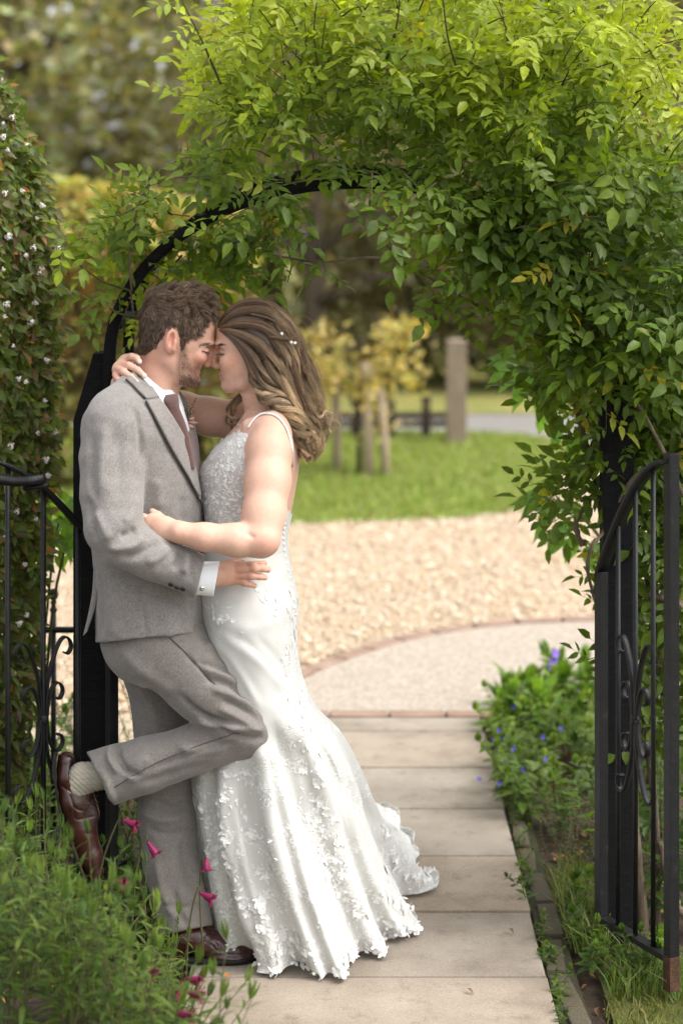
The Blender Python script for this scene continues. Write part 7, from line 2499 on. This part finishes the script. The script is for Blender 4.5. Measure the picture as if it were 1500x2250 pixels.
def long_hair():
    # each lock: guide points (px, py, dy, spread px), strands, waviness
    G_ = [
        ([(484, 713, -.015, 3), (500, 688, -.02, 6), (532, 667, -.025, 7), (575, 665, -.03, 8), (612, 684, -.035, 9), (636, 720, -.035, 11), (650, 775, -.035, 14), (662, 850, -.03, 17), (680, 930, -.02, 16), (684, 1000, -.01, 9)], 360, 5),
        ([(482, 718, -.035, 3), (500, 700, -.05, 6), (535, 684, -.062, 8), (578, 684, -.07, 9), (610, 704, -.07, 10), (632, 745, -.065, 12), (642, 800, -.06, 15), (650, 870, -.055, 17), (664, 940, -.045, 14), (676, 1000, -.03, 8)], 380, 6),
        ([(482, 722, -.048, 3), (502, 716, -.066, 6), (538, 712, -.080, 8), (578, 720, -.086, 9), (606, 742, -.085, 10), (624, 785, -.082, 12), (632, 850, -.080, 15), (646, 915, -.07, 15), (662, 965, -.055, 10), (682, 1002, -.045, 7)], 400, 7),
        ([(482, 724, -.052, 3), (506, 728, -.073, 6), (535, 738, -.086, 8), (566, 755, -.092, 9), (594, 785, -.092, 10), (612, 830, -.092, 12), (625, 880, -.092, 13), (648, 925, -.08, 12), (672, 955, -.065, 9), (698, 962, -.05, 6)], 380, 8),
        ([(484, 726, -.054, 3), (508, 738, -.075, 5), (532, 757, -.086, 7), (556, 785, -.092, 8), (575, 820, -.095, 9), (592, 855, -.098, 10), (618, 885, -.100, 10), (645, 910, -.09, 9), (662, 945, -.07, 8), (664, 985, -.05, 6)], 330, 9),
        ([(488, 729, -.056, 2), (512, 748, -.076, 4), (532, 772, -.085, 5), (548, 805, -.090, 5), (560, 838, -.092, 6), (580, 866, -.096, 6), (602, 880, -.10, 6), (628, 900, -.095, 5), (640, 930, -.08, 5)], 150, 9),
        ([(560, 668, .03, 10), (605, 680, .04, 10), (638, 720, .045, 12), (660, 780, .04, 15), (682, 850, .03, 17), (698, 910, .02, 13), (700, 965, .01, 9), (682, 1012, .0, 7)], 300, 8),
        ([(500, 690, .03, 8), (545, 668, .04, 10), (600, 680, .055, 10), (640, 740, .05, 12), (668, 820, .035, 15), (690, 890, .02, 14), (688, 960, .01, 10), (668, 1008, .0, 7)], 260, 9),
        ([(608, 690, -.055, 8), (634, 716, -.058, 9), (652, 760, -.05, 11), (672, 820, -.04, 14), (690, 872, -.03, 14), (704, 915, -.02, 9), (722, 918, -.02, 5), (738, 945, -.02, 3)], 60, 8),
        ([(565, 845, .05, 8), (535, 868, .062, 9), (512, 890, .065, 9), (506, 915, .065, 8), (522, 935, .07, 7), (545, 938, .08, 6)], 150, 5),
        ([(640, 790, -.075, 8), (655, 850, -.075, 9), (676, 900, -.065, 9), (690, 950, -.05, 8), (676, 992, -.04, 6), (662, 1010, -.03, 5)], 150, 9),
        ([(592, 740, -.098, 3), (615, 744, -.1, 3), (636, 745, -.092, 3), (655, 748, -.075, 3)], 60, 1),
        ([(552, 690, -.085, 2), (600, 704, -.098, 2), (640, 742, -.09, 2)], 40, 1),
    ]
    P_, R_, C_ = [], [], []
    m = 28
    rn = np.random.default_rng(21)
    dark, mid_, gold = np.array([.080, .048, .031]), np.array([.25, .155, .090]), np.array([.74, .54, .32])
    for g, cnt, wav in G_:
        q_all = catmull(np.array(g, float), 200)
        fl = len(g) > 5
        for _ in range(int(cnt * 1.55)):
            a, r = rn.uniform(0, 2 * math.pi), math.sqrt(rn.random())
            ox, oz = math.cos(a) * r, math.sin(a) * r
            t = np.linspace(0, 1, m) * (rn.uniform(.72, 1.0) if rn.random() < .6 else 1.0)
            q = q_all[(t * 199).astype(int)]
            loose = rn.random() < .2
            stray = 1.0 + (rn.uniform(.5, 1.6) if loose else 0) * t
            tang = np.gradient(q[:, :2], axis=0); tang /= np.maximum(np.linalg.norm(tang, axis=1, keepdims=True), 1e-6)
            nx, ny = -tang[:, 1], tang[:, 0]
            k = int(a / (2 * math.pi) * 5)
            grp = (0.0, 1.6, 3.3, 4.6, 2.4)[k] + rn.normal(0, .24)
            ca = (k + .5) / 5 * 2 * math.pi
            tight = .62 * smoothstep(.35, .7, t)
            ox = ox * (1 - tight) + .75 * math.cos(ca) * tight; oz = oz * (1 - tight) + .75 * math.sin(ca) * tight
            wave = np.sin(t * 19.0 + grp + cnt) * wav * 1.75 * smoothstep(.34, .65, t) * (.85 + .3 * rn.random())
            off = ox * q[:, 3] * stray + wave
            px, py = q[:, 0] + nx * off, q[:, 1] + ny * off
            dy = q[:, 2] + oz * q[:, 3] * PX * .8 + np.cos(t * 19.0 + grp + cnt) * wav * PX * 1.6 * smoothstep(.34, .65, t)
            d = D0 + dy
            P_.append(np.stack([(px - 750) / FPX * d, d, CAM_H - (py - 400) / FPX * d], 1))
            R_.append((.00074 - .0005 * (t / t[-1]) ** 2) * rn.uniform(.55, 1.25) * (.45 if loose else 1 if r < .9 else .6))
            u = rn.beta(1.0, 1.5)
            om = smoothstep(.24 + .18 * rn.random(), .78, t if fl else .15 + .2 * t)
            if cnt == 150 and wav == 5: om = .45 + .4 * t
            base = dark + (mid_ - dark) * u
            tip = mid_ + (gold - mid_) * np.clip(rn.beta(1.8, 1.5), 0, 1)
            lk = (.55, 1.3, .85, 1.5, .66)[(k + cnt) % 5]
            C_.append((base[None, :] * (1 - om[:, None]) + tip[None, :] * om[:, None]) * (1 + (lk - 1) * smoothstep(.3, .6, t))[:, None])
    # loose single hairs round the outline
    for _ in range(130):
        g = G_[rn.integers(0, 9)][0]
        i = rn.integers(3, len(g) - 2)
        p0 = np.array(g[i][:3])
        a = rn.uniform(-.9, 1.2); L = rn.uniform(25, 60)
        ctl = [p0, p0 + [L * .4 * math.cos(a), L * .4 * math.sin(a) - 6, .01], p0 + [L * .8 * math.cos(a + .4), L * .8 * math.sin(a + .4), .0], p0 + [L * math.cos(a + .9), L * math.sin(a + .9), -.01]]
        q = catmull(ctl, m); d = D0 + q[:, 2]
        P_.append(np.stack([(q[:, 0] - 750) / FPX * d, d, CAM_H - (q[:, 1] - 400) / FPX * d], 1))
        R_.append(np.full(m, .00032)); C_.append(np.tile(mid_ * 1.5, (m, 1)))
    sv, sf, sc = strands(np.array(P_), np.array(R_), np.array(C_))
    o = mesh_obj('hair', sv, sf, M_HAIR, bride, sc)
    # under-volume so that no scalp shows through the fall
    F = Field((W(470, 0, .1).x, D0 - .12, W(0, 1030).z), (W(740, 0).x, D0 + .13, W(0, 650).z), .004)
    F.loft([(672, 530, 600, .03, .0), (690, 505, 618, .06), (720, 505, 634, .078), (750, 530, 646, .083), (790, 560, 656, .080), (830, 575, 664, .075), (880, 606, 676, .066), (930, 640, 686, .045), (980, 662, 688, .025)], .01)
    v, f = F.surface(2)
    y = to_px(v)[1]
    w = smoothstep(760, 960, y)[:, None]
    mesh_obj('hair_underlayer', v, f, M_HAIR, o, dark * 1.1 * (1 - w) + mid_ * 1.3 * w)
    # brows and lashes
    paths, rad = [], []
    for _ in range(120):
        t_ = rn.random()
        a, an = onto(BHEAD_BVH, 475.5 + 19 * t_, 760.5 - 4.5 * math.sin(t_ * 2.4) + rn.normal(0, 1.0))
        if a is None: continue
        d = (an * .3 + Vector((.8, 0, .1 - .5 * t_))).normalized()
        paths.append([a + d * (.006 * k / 3) for k in range(4)]); rad.append(.00042)
    for k in range(30):
        t_ = k / 29
        a, an = onto(BHEAD_BVH, 478 + 16 * t_, 778.5 - 1.5 * math.sin(t_ * 3.14))
        if a is None: continue
        d = (an * .5 + Vector((-.75, 0, -.5))).normalized()
        paths.append([a + d * (.008 * j / 3) + Vector((0, 0, .0008 * j * j / 9)) for j in range(4)]); rad.append(.0006)
    pp = np.array([[tuple(q) for q in r] for r in paths]); rr = np.array(rad)[:, None] * np.array([1, .9, .7, .3])[None]
    sv, sf, sc = strands(pp, rr, np.tile(np.array([.03, .018, .013]), (len(pp), 4, 1)))
    mesh_obj('eyebrow', sv, sf, M_HAIR, bride, sc)


long_hair()

# hair pins, earring, rings, necklace
for (px, py) in ((619, 733), (640, 752), (648, 753)):
    pin = petal_flower(6, .0045, int(px), .6)
    me = pin.mesh('hair_pin'); me.materials.append(M_BEAD)
    o = bpy.data.objects.new('hair_pin', me); COL.objects.link(o)
    o.parent = bride; o.matrix_parent_inverse = parent_inv(bride)
    o.matrix_basis = Matrix.Translation(W(px, py, -.112)) @ Vector((.3, -1, .25)).to_track_quat('Z', 'Y').to_matrix().to_4x4()
MB().lathe(W(555, 809, -.082), [(.0005, -.006), (.0026, -.004), (.003, -.001), (.001, .001), (.0012, .004), (.0022, .006), (.0006, .008)], 8).build('earring', M_BEAD, bride, True)


def ring_at(c, axis, r, rod):
    q = Vector(axis).to_track_quat('Z', 'Y').to_matrix()
    pts = [Vector(c) + q @ Vector((r * math.cos(a), r * math.sin(a), 0)) for a in np.linspace(0, 2 * math.pi, 20)]
    return MB().tube(pts, rod, 6, False)


ring_at(W(257, 829, -.068), W(262, 834, -.09) - W(254, 823, -.055), .0092, .0013).build('ring', M_SILVER, bride, True)
ring_at(W(322, 1138.5, -.228), W(300, 1137, -.22) - W(338, 1142, -.232), .0100, .0012).build('ring', M_SILVER, bride, True)
pts = []
for q in catmull([(560, 880), (545, 905), (533, 925), (524, 938), (516, 934), (512, 920)], 16):
    p, n = onto(BTORSO_BVH, q[0], q[1], .0015)
    if p is not None: pts.append(p)
if len(pts) > 3: MB().tube(pts, .0009, 4).build('necklace', M_SILVER, bride, True)
